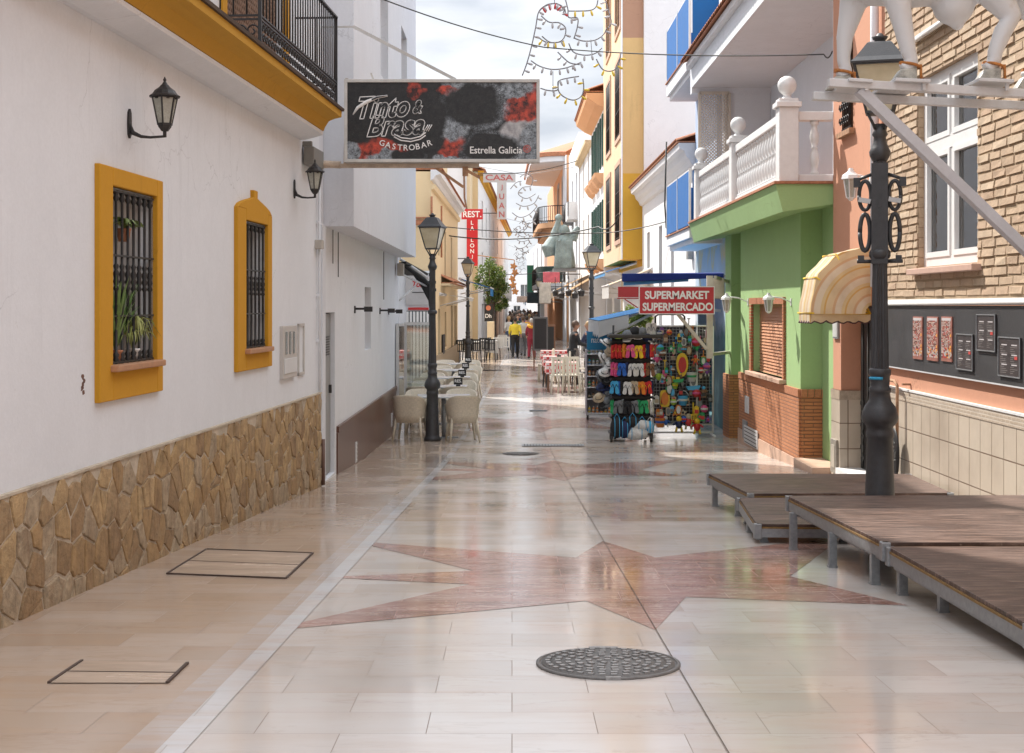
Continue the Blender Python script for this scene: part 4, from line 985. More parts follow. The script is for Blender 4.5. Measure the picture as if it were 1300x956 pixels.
p = MB(); S_.box(p, swn[0]-.1, swn[1]+.1, -.05, .07, swn[2]-.06, swn[2]); obj('ledge', p, M['rust'], f)
mb = MB(); yv = at(1093, 3.9); mb.tube([(3.88, 14.75, .2), (3.88, 14.75, 5)], .045, 10); obj('drain_pipe', mb, M['white'], houseS)
mb = MB(); mb.tube([(3.82, 14.18, .1), (3.82, 14.18, 1.5)], .012, 6); obj('thin_cable', mb, M['cable'], houseS)
# framed notice and meter cover on the pier
mb = MB(); mb.box(3.90, 3.93, 16.6, 16.9, -2.03, -1.62); o = obj('meter_cover', mb, mat('worn_grey_frame', (.26, .23, .19, 1), .5, .3, 20), houseS, bevel=.006); ORI[o] = ORI[houseS]
mb = MB(); mb.box(3.894, 3.9, 16.66, 16.84, -1.96, -1.69); obj('lid', mb, mat('beige_lid', (.42, .37, .3, 1), .5), o)
mb = MB(); mb.box(3.925, 3.95, 16.62, 16.88, -.4, -.11); o = obj('framed_notice', mb, mat('grey_notice_frame', (.3, .3, .31, 1), .4), houseS); ORI[o] = ORI[houseS]
mb = MB(); mb.box(3.92, 3.925, 16.64, 16.86, -.38, -.13); obj('paper', mb, mat('paper_notice', (.5, .5, .48, 1), .6, .3, 20), o)
# white lantern high on the salmon wall
def white_lantern(fr, u, z, label, s=1.0, reach=.2, group=None):
    base = fr.P(u, 0, z); t = thing('wall_lantern', label, 'wall lantern', base, group=group); n = fr.n
    pl, f, gl = MB(), MB(), MB()
    pl.prism([(-.04*s, -.08*s), (.04*s, -.08*s), (.04*s, .08*s), (-.04*s, .08*s)], lambda a, b, h: base+fr.d*a+Vector((0, 0, b))+n*h, -.004, .02*s)
    c = base+n*reach*s
    f.tube([base+n*.01, base+n*reach*.45*s+Vector((0, 0, .09*s)), c+Vector((0, 0, .12*s))], .016*s, 8)
    f.lathe([(.03*s, .2*s), (.05*s, .15*s), (.12*s, .1*s), (.135*s, .05*s), (.12*s, .045*s)], 6, c, sm=False)
    f.lathe([(.02*s, -.25*s), (.05*s, -.22*s), (.06*s, -.2*s), (.02*s, -.2*s)], 6, c, sm=False)
    for i in range(6): a = 2*PI*i/6; f.bar(c+Vector((.06*s*math.cos(a), .06*s*math.sin(a), -.21*s)), c+Vector((.1*s*math.cos(a), .1*s*math.sin(a), .05*s)), .014*s)
    gl.lathe([(.053*s, -.2*s), (.093*s, .045*s)], 6, c, sm=False)
    obj('wall_plate', pl, M['whitepaint'], t); obj('bracket_and_frame', f, M['whitepaint'], t); obj('glass', gl, M['lampgrey'], t)
wall_u = at(1082, 3.95)
white_lantern(S_, 15.15, (388-232)/F*15.15, 'ornate white wall lantern on the salmon wall beside the lamp post', .8, .28)
# striped dome awning
def dome_awning():
    c = Vector((3.93, 15.42, -.09)); Rr, Hh, L = .66, .74, .62
    t = thing('dome_awning', 'rounded cream and yellow striped awning with scalloped valance over the dark doorway', 'awning', c)
    def S(u, v):     # u along the wall 0..1, v from wall top (0) round to the front edge (1)
        a = v*PI/2; w = L/2-(.22*math.sin(a))*0
        x = math.sin(a)**.9*Rr; z = math.cos(a)**.8*Hh
        yy = (u-.5)*L
        return Vector((c.x-x, c.y+yy, c.z+z))
    m, nt, b = nm('striped_awning_cloth'); k = N(nt)
    tc = k.n('ShaderNodeTexCoord'); sp = k.n('ShaderNodeSeparateXYZ'); k.l(tc.outputs['Object'], sp.inputs[0])
    ang = k.math('ADD', k.math('MULTIPLY', sp.outputs['Y'], 3.2), .3)
    fr_ = k.math('FRACT', ang)
    col = k.ramp(fr_, [(0, (.72, .58, .36, 1)), (.32, (.72, .6, .4, 1)), (.34, (.66, .42, .14, 1)), (.40, (.66, .42, .14, 1)), (.42, (.72, .58, .32, 1)), (.56, (.72, .58, .32, 1)), (.58, (.74, .66, .52, 1)), (.86, (.74, .66, .52, 1)), (.9, (.66, .44, .26, 1))])
    col = k.mix(k.ramp(k.noise(tc.outputs['Object'], 5, 5), [(.4, 0.0), (.75, .4)]), col, (.4, .3, .2, 1))
    k.l(col, b.inputs['Base Color']); b.inputs['Roughness'].default_value = .85
    tr = k.n('ShaderNodeBsdfTranslucent'); k.l(col, tr.inputs[0]); mx = k.n('ShaderNodeMixShader'); mx.inputs[0].default_value = .35
    k.l(b.outputs[0], mx.inputs[1]); k.l(tr.outputs[0], mx.inputs[2]); k.l(mx.outputs[0], nt.nodes['Material Output'].inputs[0])
    NU, NV = 16, 14; mb = MB()
    def D(u, v):
        p = S(u, v); s = .018*math.sin(v*3*PI)**2
        return Vector((p.x+s, p.y, p.z-s))
    vs = [D(i/NU, j/NV) for i in range(NU+1) for j in range(NV+1)]
    mb.add(vs, [(i*(NV+1)+j, (i+1)*(NV+1)+j, (i+1)*(NV+1)+j+1, i*(NV+1)+j+1) for i in range(NU) for j in range(NV)], 0, True)
    for u in (0, 1):     # bulging cheeks
        cc = Vector((c.x, S(u, 0).y, c.z)); sgn = -1 if u == 0 else 1; NK = 8
        vs = [cc.lerp(D(u, j/NV), i/NK)+Vector((0, sgn*.12*(1-(i/NK)**2)*min(1, 1.5*(j/NV)+.25), 0)) for i in range(1, NK+1) for j in range(NV+1)]
        mb.add(vs, [(i*(NV+1)+j, (i+1)*(NV+1)+j, (i+1)*(NV+1)+j+1, i*(NV+1)+j+1) for i in range(NK-1) for j in range(NV)], 1, True)
    m2 = m.copy(); m2.name = 'striped_awning_cheek'; k2 = N(m2.node_tree); tc2 = k2.n('ShaderNodeTexCoord'); mp2 = k2.n('ShaderNodeMapping'); mp2.inputs['Scale'].default_value = (1, 0, 1); ln2 = k2.n('ShaderNodeVectorMath', operation='LENGTH'); k2.l(tc2.outputs['Object'], mp2.inputs[0]); k2.l(mp2.outputs[0], ln2.inputs[0])
    fr2 = [n for n in m2.node_tree.nodes if n.type == 'MATH' and n.operation == 'FRACT'][0]; k2.l(k2.math('MULTIPLY', ln2.outputs['Value'], 4.6), fr2.inputs[0])
    obj('canopy', mb, [m, m2], t)
    q = MB()
    for u0_, fn in ((0, None),):
        pts = []; n = 60
        path = [Vector((c.x, S(0, 1).y, c.z)), S(0, 1), S(1, 1), Vector((c.x, S(1, 1).y, c.z))]
        Ls = [(path[i+1]-path[i]).length for i in range(3)]; tot = sum(Ls)
        for i in range(n+1):
            d = tot*i/n; s = 0
            while s < 2 and d > Ls[s]: d -= Ls[s]; s += 1
            pts.append(path[s].lerp(path[s+1], min(1, d/Ls[s])))
        low = [p-Vector((0, 0, .075+.03*abs(math.sin(i*PI/n*16)))) for i, p in enumerate(pts)]
        q.strip(pts, low)
    obj('valance', q, m, t)
    q = MB(); q.tube([p-Vector((0, 0, .0)) for p in low], .008, 5); obj('dark_hem', q, mat('dark_hem_tape', (.08, .04, .04, 1), .8), t)
    q = MB()
    for v in (.36, .7, 1.0):
        pts = [Vector((c.x, S(0, v).y-.008, c.z)), S(0, v)+Vector((-.005, -.008, .008)), S(1, v)+Vector((-.005, .008, .008)), Vector((c.x, S(1, v).y+.008, c.z))]; q.tube(pts, .010, 6)
    obj('yellow_ribs', q, mat('yellow_piping', (.75, .48, .03, 1), .5), t)
dome_awning()

# ------------------------------------------------------------------ green house
GX = 3.80; Gf = Fr(GX, 0, -1)
houseG = thing('green_house', 'green house with red brick base, shuttered window and white balustraded balcony', 'house', (4.2, 20, gz(20)))
sw = (at(996, GX), at(956, GX)); shz = (-1.1, .07)
hw = (sw[0], sw[1], -1.03, .02)
mb = MB(); facade(mb, Gf, 18.15, 22.9, -2.7, 1.35, [hw], depth=.2); mb.add([Gf.P(18.15, 0, -2.7), Gf.P(18.15, -.9, -2.7), Gf.P(18.15, -.9, 1.35), Gf.P(18.15, 0, 1.35)], [(0, 1, 2, 3)])
mb.add([Gf.P(22.9, 0, -2.7), Gf.P(22.9, -.6, -2.7), Gf.P(22.9, -.6, 1.35), Gf.P(22.9, 0, 1.35)], [(0, 1, 2, 3)])
mb.add([Gf.P(22.9, -.6, -2.7), Gf.P(23.9, -.6, -2.7), Gf.P(23.9, -.6, 1.35), Gf.P(22.9, -.6, 1.35)], [(0, 1, 2, 3)])
mb.box(3.8, 4.6, 23.9, 24.55, -2.7, 1.35); mb.box(4.08, 4.14, 16.98, 18.14, -2.7, 1.35)
obj('wall', mb, M['green'], houseG)
mb = MB(); mb.box(3.72, 8, 16.98, 25.4, 1.32, 1.5)
P_ = lambda x, y, z: (x, y, z)
z0 = 1.15
mb = MB(); mb.hexa([(3.34, 17.0, 1.16), (4.7, 17.0, 1.36), (4.7, 25.3, 1.36), (3.34, 25.3, 1.16), (3.25, 17.0, 1.50), (4.7, 17.0, 1.50), (4.7, 25.3, 1.50), (3.25, 25.3, 1.50)])
obj('balcony_slab', mb, M['green'], houseG)
mb = MB(); mb.box(3.23, 4.7, 16.97, 25.33, 1.503, 1.535); obj('slab_cap', mb, M['terracotta'], houseG)
mb = MB(); mb.box(4.75, 9, 16.98, 25.3, 1.54, 4.1); mb.box(3.9, 9, 25.32, 25.5, 1.54, 4.1); mb.box(3.3, 9, 25.3, 25.5, 3.9, 4.4)
mb.box(3.98, 4.74, 17.0, 17.1, 1.54, 3.98); obj('loggia_wall', mb, M['white'], houseG)
mb = MB(); mb.box(3.3, 9, 16.98, 25.3, 4.0, 4.35); obj('loggia_ceiling', mb, M['white'], houseG)
mb = MB(); mb.box(3.2, 9, 16.9, 25.4, 4.35, 4.45); mb.box(3.8, 9, 17.2, 25.3, 4.45, 6.4); obj('upper_wall', mb, M['white2'], houseG)
def tile_edge(mb, x0, x1, y0, y1, z, rise, n, r=.05):
    """row of barrel tiles running from the eave (x0) up to x1"""
    for i in range(n):
        y = lerp(y0, y1, (i+.5)/n); w = (y1-y0)/n
        a = [Vector((x0, y+math.cos(t)*w*.55, z+math.sin(t)*r)) for t in [j*PI/6 for j in range(7)]]
        b = [v+Vector((x1-x0, 0, rise)) for v in a]; c = [v-Vector((0, 0, .012)) for v in a]
        mb.strip(a, b, sm=True); mb.strip(a, c)
    mb.hexa([(x0+.03, y0, z-.02), (x1, y0, z-.02+rise), (x1, y1, z-.02+rise), (x0+.03, y1, z-.02), (x0+.03, y0, z), (x1, y0, z+rise), (x1, y1, z+rise), (x0+.03, y1, z)])
mb = MB(); tile_edge(mb, 3.1, 3.8, 16.9, 25.4, 4.47, .3, 46); obj('roof_tiles', mb, M['terracotta'], houseG)
mb = MB(); rbk = bricks('thin_red_bricks', (.42, .155, .06, 1), (.5, .2, .085, 1), (.17, .085, .05, 1), .24, .047, 'Y', .006, .9, .75, .5, .5); rbx = bricks('thin_red_bricks_return', (.42, .155, .06, 1), (.5, .2, .085, 1), (.17, .085, .05, 1), .24, .047, 'X', .006, .9, .75, .5, .5)
Gf.box(mb, 18.13, 22.92, -.02, .03, -2.7, -1.2); obj('brick_base', mb, rbk, houseG)
mb = MB(); mb.box(3.80, 4.75, 18.11, 18.13, -2.7, -1.2); obj('brick_base_return', mb, rbx, houseG)
mb = MB(); mb.box(3.76, 4.6, 23.87, 24.57, -2.7, -1.2); obj('brick_pier', mb, rbx, houseG)
mb = MB()
n = 60
for i in range(n): y = lerp(18.13, 22.92, i/n); Gf.box(mb, y+.006, y+.078, -.01, .04, -1.2, -1.10)
for i in range(10): x = lerp(3.80, 4.7, i/10); mb.box(x, x+.08, 18.10, 18.13, -1.2, -1.10)
obj('soldier_course', mb, mat('red_brick_soldiers', (.42, .17, .08, 1), .8, .3, 30), houseG)
mb = MB(); Gf.box(mb, 18.12, 22.93, .0, .045, -2.8, gz(20.5)+.19); obj('stone_skirting', mb, mat('pink_stone_skirting', (.5, .33, .24, 1), .6, .2, 4), houseG)
# shuttered window with brick surround
mb = MB()
for a, b, c, d in ((sw[0]-.09, sw[0], hw[2], hw[3]), (sw[1], sw[1]+.16, hw[2], hw[3])):
    k_ = 22
    for i in range(k_): z = lerp(c, d, i/k_); Gf.box(mb, a, b, -.01, .035, z+.004, z+(d-c)/k_-.004)
for i in range(24): y = lerp(sw[0]-.09, sw[1]+.16, i/24); Gf.box(mb, y+.006, y+(sw[1]-sw[0]+.25)/24-.003, -.01, .038, hw[3]+.003, hw[3]+.1)
sh = MB(); k_ = 22
for i in range(k_):
    z = lerp(hw[2], hw[3], i/k_); h = (hw[3]-hw[2])/k_
    sh.hexa([Gf.P(sw[0], -.13, z), Gf.P(sw[1], -.13, z), Gf.P(sw[1], -.10, z), Gf.P(sw[0], -.10, z), Gf.P(sw[0], -.13, z+h*.97), Gf.P(sw[1], -.13, z+h*.97), Gf.P(sw[1], -.118, z+h*.97), Gf.P(sw[0], -.118, z+h*.97)])
o = obj('window', sh, mat('terracotta_roller_shutter', (.5, .24, .13, 1), .55, .12, 6), houseG, label='closed terracotta roller shutter window'); ORI[o] = ORI[houseG]
obj('brick_surround', mb, mat('red_brick_surround', (.4, .15, .07, 1), .8, .3, 30), o)
mb = MB(); Gf.box(mb, sw[0]-.12, sw[1]+.2, -.1, .1, hw[2]-.06, hw[2]); obj('sill', mb, mat('pink_stone_skirting', (.5, .33, .24, 1), .6, .2, 4), o, bevel=.006)
white_lantern(Gf, 18.75, .05, 'white wall lantern right of the shuttered window on the green wall', .62, .5)
white_lantern(Gf, at(950, GX), .06, 'white wall lantern left of the shuttered window on the green wall', .7, .5)
mb = MB(); Gf.box(mb, 21.9, 22.25, .03, .045, -1.72, -1.45); o = obj('small_vent', mb, M['whitemetal'], houseG, bevel=.004)
mb = MB(); Gf.box(mb, 22.05, 22.45, .03, .05, -2.15, -1.85); obj('grey_box', mb, M['steel'], houseG, bevel=.004)
def vent(u0, u1, z0, z1):
    mb = MB(); Gf.box(mb, u0, u1, .045, .06, z0, z1); o = obj('white_vent', mb, M['whitemetal'], houseG); ORI[o] = ORI[houseG]
    q = MB()
    for i in range(5):
        for j in range(4): y = lerp(u0+.05, u1-.05, j/4); Gf.box(q, y+.01, y+(u1-u0-.1)/4-.01, .06, .063, lerp(z0, z1, (i+.3)/5), lerp(z0, z1, (i+.5)/5))
    obj('slots', q, M['darkroom'], o)
vent(at(966, GX), at(949, GX), -2.2, -1.92)
mb = MB(); mb.box(3.86, 3.95, 22.91, 23.0, -.6, -.3); mb.box(4.36, 4.4, 22.95, 23.85, -2.4, .55); obj('door', mb, M['green'], houseG, label='green door in the narrow far recess')
mb = MB(); mb.box(4.22, 4.34, 23.1, 23.5, -.62, -.2); obj('meter_box', mb, mat('offwhite_plastic', (.5, .47, .44, 1), .5, .1, 6), houseG, bevel=.01)
mb = MB(); mb.box(3.7, 4.08, 17.0, 18.12, gz(17.5)-.1, gz(17.5)+.1); obj('door_step', mb, mat('pink_stone_skirting', (.5, .33, .24, 1), .6, .2, 4), houseG, bevel=.01)
# balustrade
zb = 1.535
bl = thing('balustrade', 'white balustrade with ball-topped posts on the green balcony', 'balustrade', (3.4, 17.2, zb))
def post(x, y, w, label=None):
    mb = MB(); mb.box(x-w/2, x+w/2, y-w/2, y+w/2, zb, zb+.92); mb.box(x-w*.64, x+w*.64, y-w*.64, y+w*.64, zb+.92, zb+.985); mb.box(x-w*.5, x+w*.5, y-w*.5, y+w*.5, zb+.985, zb+1.03)
    mb.lathe([(w*.35, 1.03), (w*.2, 1.06), (w*.2, 1.08), (w*.28, 1.1)], 12, (x, y, zb)); mb.ball((x, y, zb+1.20), w*.5, 14, 10)
    return obj('post', mb, M['whitepaint'], bl, bevel=.008)
for x, y in ((3.42, 17.14), (3.42, 20.85), (3.42, 24.9)): post(x, y, .24)
mb = MB()
for z0, z1, w in ((.0, .09, .14), (.76, .87, .15)):
    for a, b in ((17.26, 20.73), (20.97, 24.78)): mb.box(3.42-w/2, 3.42+w/2, a, b, zb+z0, zb+z1)
    mb.box(3.55, 3.98, 17.14-w/2, 17.14+w/2, zb+z0, zb+z1)
obj('rail', mb, M['whitepaint'], bl, bevel=.01)
pr = [(.055, .09), (.055, .12), (.035, .14), (.045, .2), (.062, .28), (.05, .36), (.03, .41), (.045, .425), (.03, .44), (.05, .5), (.06, .57), (.04, .66), (.035, .70), (.055, .72), (.055, .76)]
mb = MB(); mb.lathe(pr, 12, (0, 0, 0)); me = None
b0_ = obj('baluster', mb, M['whitepaint'], bl, local=True); first = True
ys_ = [y for a, b, n in ((17.27, 20.72, 17), (20.98, 24.77, 19)) for y in [lerp(a, b, (i+.5)/n) for i in range(n)]]
for x, y in [(3.42, y) for y in ys_]+[(3.76, 17.14)]:
    o = b0_ if first else b0_.copy()
    if not first: COL.objects.link(o); o.parent = bl
    o.location = (x-3.4, y-17.2, 0); first = False
# lattice screen at the far end of the loggia
lt = MB(); y = 25.28; x0, x1, z0, z1 = 3.44, 4.0, 1.54, 3.9
x0, x1 = (888-CX)/F*25.28, (926-CX)/F*25.28
n = 9; st = (x1-x0)/n*1.0; d = .022
import itertools
k_ = int((z1-z0)/st)+n
for i in range(-n, k_):
    for sgn in (1, -1):
        a = Vector((x0, y, z0+i*st)) if sgn > 0 else Vector((x1, y, z0+i*st)); b = a+Vector((sgn*(x1-x0), 0, x1-x0))
        if a.z > z1 or b.z < z0: continue
        if a.z < z0: q = (z0-a.z)/(b.z-a.z); a = a.lerp(b, q)
        if b.z > z1: q = (z1-a.z)/(b.z-a.z); b = a.lerp(b, q)
        lt.bar(a+Vector((0, .006*sgn, 0)), b+Vector((0, .006*sgn, 0)), .01, d)
for a, b in (((x0, y, z0), (x0, y, z1)), ((x1, y, z0), (x1, y, z1))): lt.bar(a, b, .05, .04)
lt.bar((x0, y, z1), (x1, y, z1), .04, .05)
obj('lattice_screen', lt, mat('cream_lattice', (.6, .54, .46, 1), .6, .1, 9), houseG)

# ------------------------------------------------------------------ street lamps
def street_lamp(name='street_lamp'):
    t = thing(name, '', 'street lamp', (0, 0, 0))
    mb = MB(); mb.lathe([(.145, 0), (.145, .05), (.125, .07), (.118, .10), (.10, .62), (.096, .78), (.104, .79), (.104, .82), (.096, .84), (.10, .87), (.128, .90), (.138, .94), (.13, .98), (.115, 1.02), (.085, 1.06), (.075, 1.12), (.082, 1.13), (.082, 1.16), (.07, 1.17), (.075, 1.25), (.082, 1.26), (.082, 1.3), (.068, 1.31)], 24); obj('base', mb, M['lampiron'], t, local=True)
    mb = MB(); n = 16; rings = []
    for z, r in ((1.3, .068), (2.05, .056), (2.95, .05)):
        rings.append([(r*(1 if j % 2 else .88)*math.cos(PI*j/n), r*(1 if j % 2 else .88)*math.sin(PI*j/n), z) for j in range(2*n)])
    for a, b in zip(rings, rings[1:]): mb.add(a+b, [(i, (i+1) % (2*n), 2*n+(i+1) % (2*n), 2*n+i) for i in range(2*n)])
    mb.lathe([(.07, 2.14), (.08, 2.16), (.08, 2.19), (.066, 2.21)], 16); mb.lathe([(.055, 2.88), (.075, 2.92), (.08, 2.95), (.065, 2.98), (.05, 3.02), (.045, 3.06), (.06, 3.08), (.045, 3.11), (.04, 3.16)], 16)
    for i in range(8):
        a = 2*PI*i/8; mb.cbox((.056*math.cos(a), .056*math.sin(a), 2.55+.13*(i % 3)), (.02, .02, .05), Matrix.Rotation(a, 3, 'Z'))
    obj('pole', mb, M['lampiron'], t, local=True)
    mb = MB()
    for i in range(4):
        a = PI/4+PI/2*i; c_, s_ = math.cos(a), math.sin(a)
        mb.tube([(c_*.045, s_*.045, 3.12), (c_*.075, s_*.075, 3.17), (c_*.125, s_*.125, 3.24)], [.012, .011, .009], 6)
    z0, z1 = 3.245, 3.60; h0, h1 = .095, .18
    cs = [(1, 1), (-1, 1), (-1, -1), (1, -1)]
    for i in range(4):
        (a, b), (c_, d) = cs[i], cs[(i+1) % 4]
        mb.bar((a*h0, b*h0, z0), (a*h1, b*h1, z1), .014); mb.bar((a*h0, b*h0, z0), (c_*h0, d*h0, z0), .02, .016); mb.bar((a*h1, b*h1, z1), (c_*h1, d*h1, z1), .02, .02)
    mb.box(-h0, h0, -h0, h0, z0-.012, z0-.004)
    ph = PI/4; q2 = math.sqrt(2)
    mb.lathe([(h1*1.12*q2, z1), (h1*1.14*q2, z1+.014), (h1*.94*q2, z1+.05), (h1*.5*q2, z1+.165), (h1*.42*q2, z1+.175)], 4, ph=ph, sm=False)
    mb.lathe([(.05, z1+.17), (.04, z1+.195), (.05, z1+.2), (.062, z1+.22), (.03, z1+.225), (.025, z1+.24), (.01, z1+.25)], 12)
    obj('lantern_frame', mb, M['lampiron'], t, local=True)
    g_ = MB(); h0 *= .97; h1 *= .97
    g_.add([(a*h0, b*h0, z0) for a, b in cs]+[(a*h1, b*h1, z1) for a, b in cs], [(i, (i+1) % 4, 4+(i+1) % 4, 4+i) for i in range(4)]+[(0, 1, 2, 3)])
    obj('lantern_glass', g_, M['lampglass'], t, local=True)
    return t
lamp0 = street_lamp()
def place_lamp(o, px, Y, rz, label, s=1):
    x = (px-CX)/F*Y; o.location = (x, Y, gz(Y)); o.rotation_euler = (0, 0, rz); o.scale = (s, s, s); o['label'] = label; o['group'] = 'cast iron street lamps along the street'; return o
l1 = place_lamp(lamp0, 1117, 10.45, R(-17), 'tall dark street lamp rising behind the wooden stage, with scrolled side brackets')
for args in ((549, 23.3, R(-12), 'dark street lamp standing beside the first white terrace table on the left'), (594, 46.5, R(-10), 'distant street lamp in front of the red vertical restaurant sign, by black chairs'), (751, 35.5, R(14), 'street lamp behind the light blue supermarket awning on the right'), (684, 82, R(10), 'farthest small street lamp, beside the crowd and the curved balconies')):
    place_lamp(dup(lamp0), *args)
# scrolled brackets of the near lamp
mb = MB(); r_ = .034
for sx in (-1, 1):
    pts = [(sx*(.075+r_+r_*math.cos(a)*1.1), 0, 2.34+.14*math.sin(a)) for a in [PI*2*i/20 for i in range(21)]]; mb.tube(pts, .017, 8)
    pts = [(sx*(.075+r_+r_*math.cos(a)*1.3), 0, 2.62+.11*math.sin(a)) for a in [PI*2*i/20 for i in range(21)]]; mb.tube(pts, .015, 8)
    mb.cbox((sx*(.10+2*r_), 0, 2.72), (.05, .05, .07)); mb.tube([(sx*.06, 0, 2.78), (sx*(.1+2*r_), 0, 2.74)], .014, 6); mb.cbox((sx*(.07+2*r_), 0, 2.14), (.045, .05, .05)); mb.tube([(sx*.05, 0, 2.12), (sx*(.1+2*r_), 0, 2.12)], .016, 6)
mb.box(-.06, .06, -.06, .06, 2.1, 2.86)
o = obj('scroll_bracket', mb, M['lampiron'], l1, local=True)
for sx in (-1, 1): mb = MB(); mb.cbox((sx*.11, -.03, 2.58), (.09, .05, .035), Matrix.Rotation(.2, 3, 'Y')); obj('silver_clamp', mb, mat('silver_clamp', (.5, .5, .5, 1), .4, metal=.4), l1, local=True)
mb = MB(); mb.tube([(.075*math.cos(a), .075*math.sin(a), 1.235) for a in [PI*1.1+PI*.5*i/6 for i in range(7)]], .012, 5); obj('blue_sticker', mb, plain('blue_sticker', (.03, .35, .6, 1)), l1, local=True)

# ------------------------------------------------------------------ low stage made of decks
def plywood():
    m, nt, b = nm('weathered_stage_plywood'); k = N(nt)
    v = k.coord((.9, 12, 1)); w_ = k.coord()
    g1 = k.noise(v, 4, 7, .7); g2 = k.noise(w_, 1.7, 5, .6)
    col = k.ramp(g1, [(.36, (.03, .016, .011, 1)), (.5, (.075, .042, .03, 1)), (.64, (.2, .13, .1, 1))])
    col = k.mix(k.ramp(g2, [(.48, 0.0), (.7, .4)]), col, (.17, .11, .085, 1))
    col = k.mix(k.ramp(k.noise(w_, 24, 4, .8), [(.64, 0.0), (.72, .6)]), col, (.32, .24, .19, 1))
    k.l(col, b.inputs['Base Color']); k.l(k.ramp(g2, [(.3, .38), (.7, .62)]), b.inputs['Roughness'])
    k.bump(g1, .35, .006, b); return m
M['ply'] = plywood(); M['plyedge'] = mat('ochre_ply_edge', (.22, .13, .045, 1), .8, .4, 20)
def deck(cs, zt, label, legs):
    """cs: four plan corners, far-left, far-right, near-right, near-left"""
    cs = [Vector((x, y, zt)) for x, y in cs]; c = sum(cs, Vector())/4
    t = thing('stage_deck', label, 'stage deck', (c.x, c.y, gz(c.y)), group=None)
    mb = MB(); low = [v-Vector((0, 0, .022)) for v in cs]; mb.hexa(low[::-1]+cs[::-1]); obj('boards', mb, M['ply'], t, bevel=.003)
    mb = MB(); low2 = [v-Vector((0, 0, .03)) for v in cs]
    q = MB(); ins = lambda v, k: c.lerp(v, k)
    for i in range(4):
        a, b = cs[i], cs[(i+1) % 4]; mb.bar(a-Vector((0, 0, .029)), b-Vector((0, 0, .029)), .012, .013)
        a, b = ins(a, .985), ins(b, .985); q.bar(a-Vector((0, 0, .068)), b-Vector((0, 0, .068)), .03, .064)
    obj('ply_edge', mb, M['plyedge'], t); obj('steel_frame', q, M['steel'], t)
    q = MB(); a, b = (cs[0]+cs[3])/2, (cs[1]+cs[2])/2; q.bar(a.lerp(c, .02)-Vector((0, 0, .07)), b.lerp(c, .02)-Vector((0, 0, .07)), .03, .05); q.bar(cs[0].lerp(c, .04)-Vector((0, 0, .115)), cs[3].lerp(c, .04)-Vector((0, 0, .115)), .02, .02); obj('cross_brace', q, M['steel'], t)
    for v in cs:
        v = ins(v, .985); m_ = MB(); m_.cbox((v.x, v.y, zt-.055), (.055, .06, .11)); obj('corner_block', m_, M['steel'], t, bevel=.004)
    for x, y in legs:
        m_ = MB(); m_.box(x-.025, x+.025, y-.025, y+.025, gz(y)+.006, zt-.1); m_.box(x-.03, x+.03, y-.03, y+.03, gz(y)-.01, gz(y)+.012); obj('leg', m_, M['steel'], t)
    return t
deck([(1.87, 13.15), (3.78, 13.1), (3.76, 11.78), (2.02, 11.74)], -1.60, 'rearmost low deck of the wooden stage, behind the lamp post', [(1.92, 13.05), (2.0, 12.2), (3.7, 13), (3.7, 11.9)])
deck([(1.93, 11.70), (2.56, 11.7), (2.56, 10.25), (1.83, 10.3)], -1.63, 'narrow lower deck tucked left of the lamp post between two higher decks', [(1.98, 11.6), (1.9, 11.0), (1.9, 10.4), (2.5, 10.4)])
deck([(2.02, 10.12), (3.79, 10.15), (3.79, 8.13), (2.19, 8.12)], -1.395, 'middle raised deck of the stage with a sunlit patch, nearer than the lamp', [(2.03, 9.95), (2.11, 9.08), (2.2, 8.36), (3.7, 9.9), (3.7, 8.3)])
deck([(2.21, 8.10), (3.79, 8.11), (3.79, 6.10), (2.29, 6.10)], -1.415, 'nearest deck of the wooden stage at the right edge of the street', [(2.26, 7.98), (2.32, 7.42), (2.38, 6.25), (3.7, 8.0), (3.7, 6.2)])
mb = MB(); mb.cbox((3.74, 9.6, -1.35), (.08, .1, .1)); solo('steel_coupler', mb, M['steel'], 'small steel block standing on the raised deck against the tiled wall', 'coupler', (3.74, 9.6, -1.395), bevel=.005)

# ------------------------------------------------------------------ white bull on its bracket
YBU = 7.5; pz = lambda py: (HY-py)/F*YBU; pxx = lambda px: (px-CX)/F*YBU
br = thing('bull_bracket', 'long white steel bracket reaching from the right wall under the bull figure', 'bracket', (3.85, YBU, pz(120)))
mb = MB(); zt = pz(108)
mb.bar((pxx(1046), YBU-.10, pz(109)), (3.84, YBU+.05, pz(131)), .055, .045); mb.bar((pxx(1046), YBU+.28, pz(112)), (3.84, YBU+.38, pz(131)), .05, .045)
obj('beam', mb, M['whitemetal'], br, bevel=.004)
mb = MB(); mb.bar((pxx(1087), YBU-.06, pz(116)), (3.84, YBU-.02, pz(116)-(3.84-pxx(1087))*.95), .075, .055); obj('diagonal_brace', mb, mat('grey_white_paint', (.5, .5, .52, 1), .45, .1, 9), br, bevel=.004)
for x0, x1 in ((1070, 1100), (1128, 1172), (1232, 1276)):
    mb = MB(); mb.hexa([(pxx(x0), YBU-.14, pz(108)), (pxx(x1), YBU-.14, pz(110)), (pxx(x1), YBU+.34, pz(110)), (pxx(x0), YBU+.34, pz(108))]+[(pxx(x0), YBU-.14, pz(108)+.018), (pxx(x1), YBU-.14, pz(110)+.018), (pxx(x1), YBU+.34, pz(110)+.018), (pxx(x0), YBU+.34, pz(108)+.018)])
    mb.cbox((pxx(x1-6), YBU-.1, pz(113)), (.02, .02, .05)); obj('foot_plate', mb, M['whitemetal'], br, bevel=.003)
mb = MB(); mb.box(3.8, 3.86, YBU-.2, YBU+.45, -.95, .2+1.0); obj('wall_mount', mb, M['whitemetal'], br)
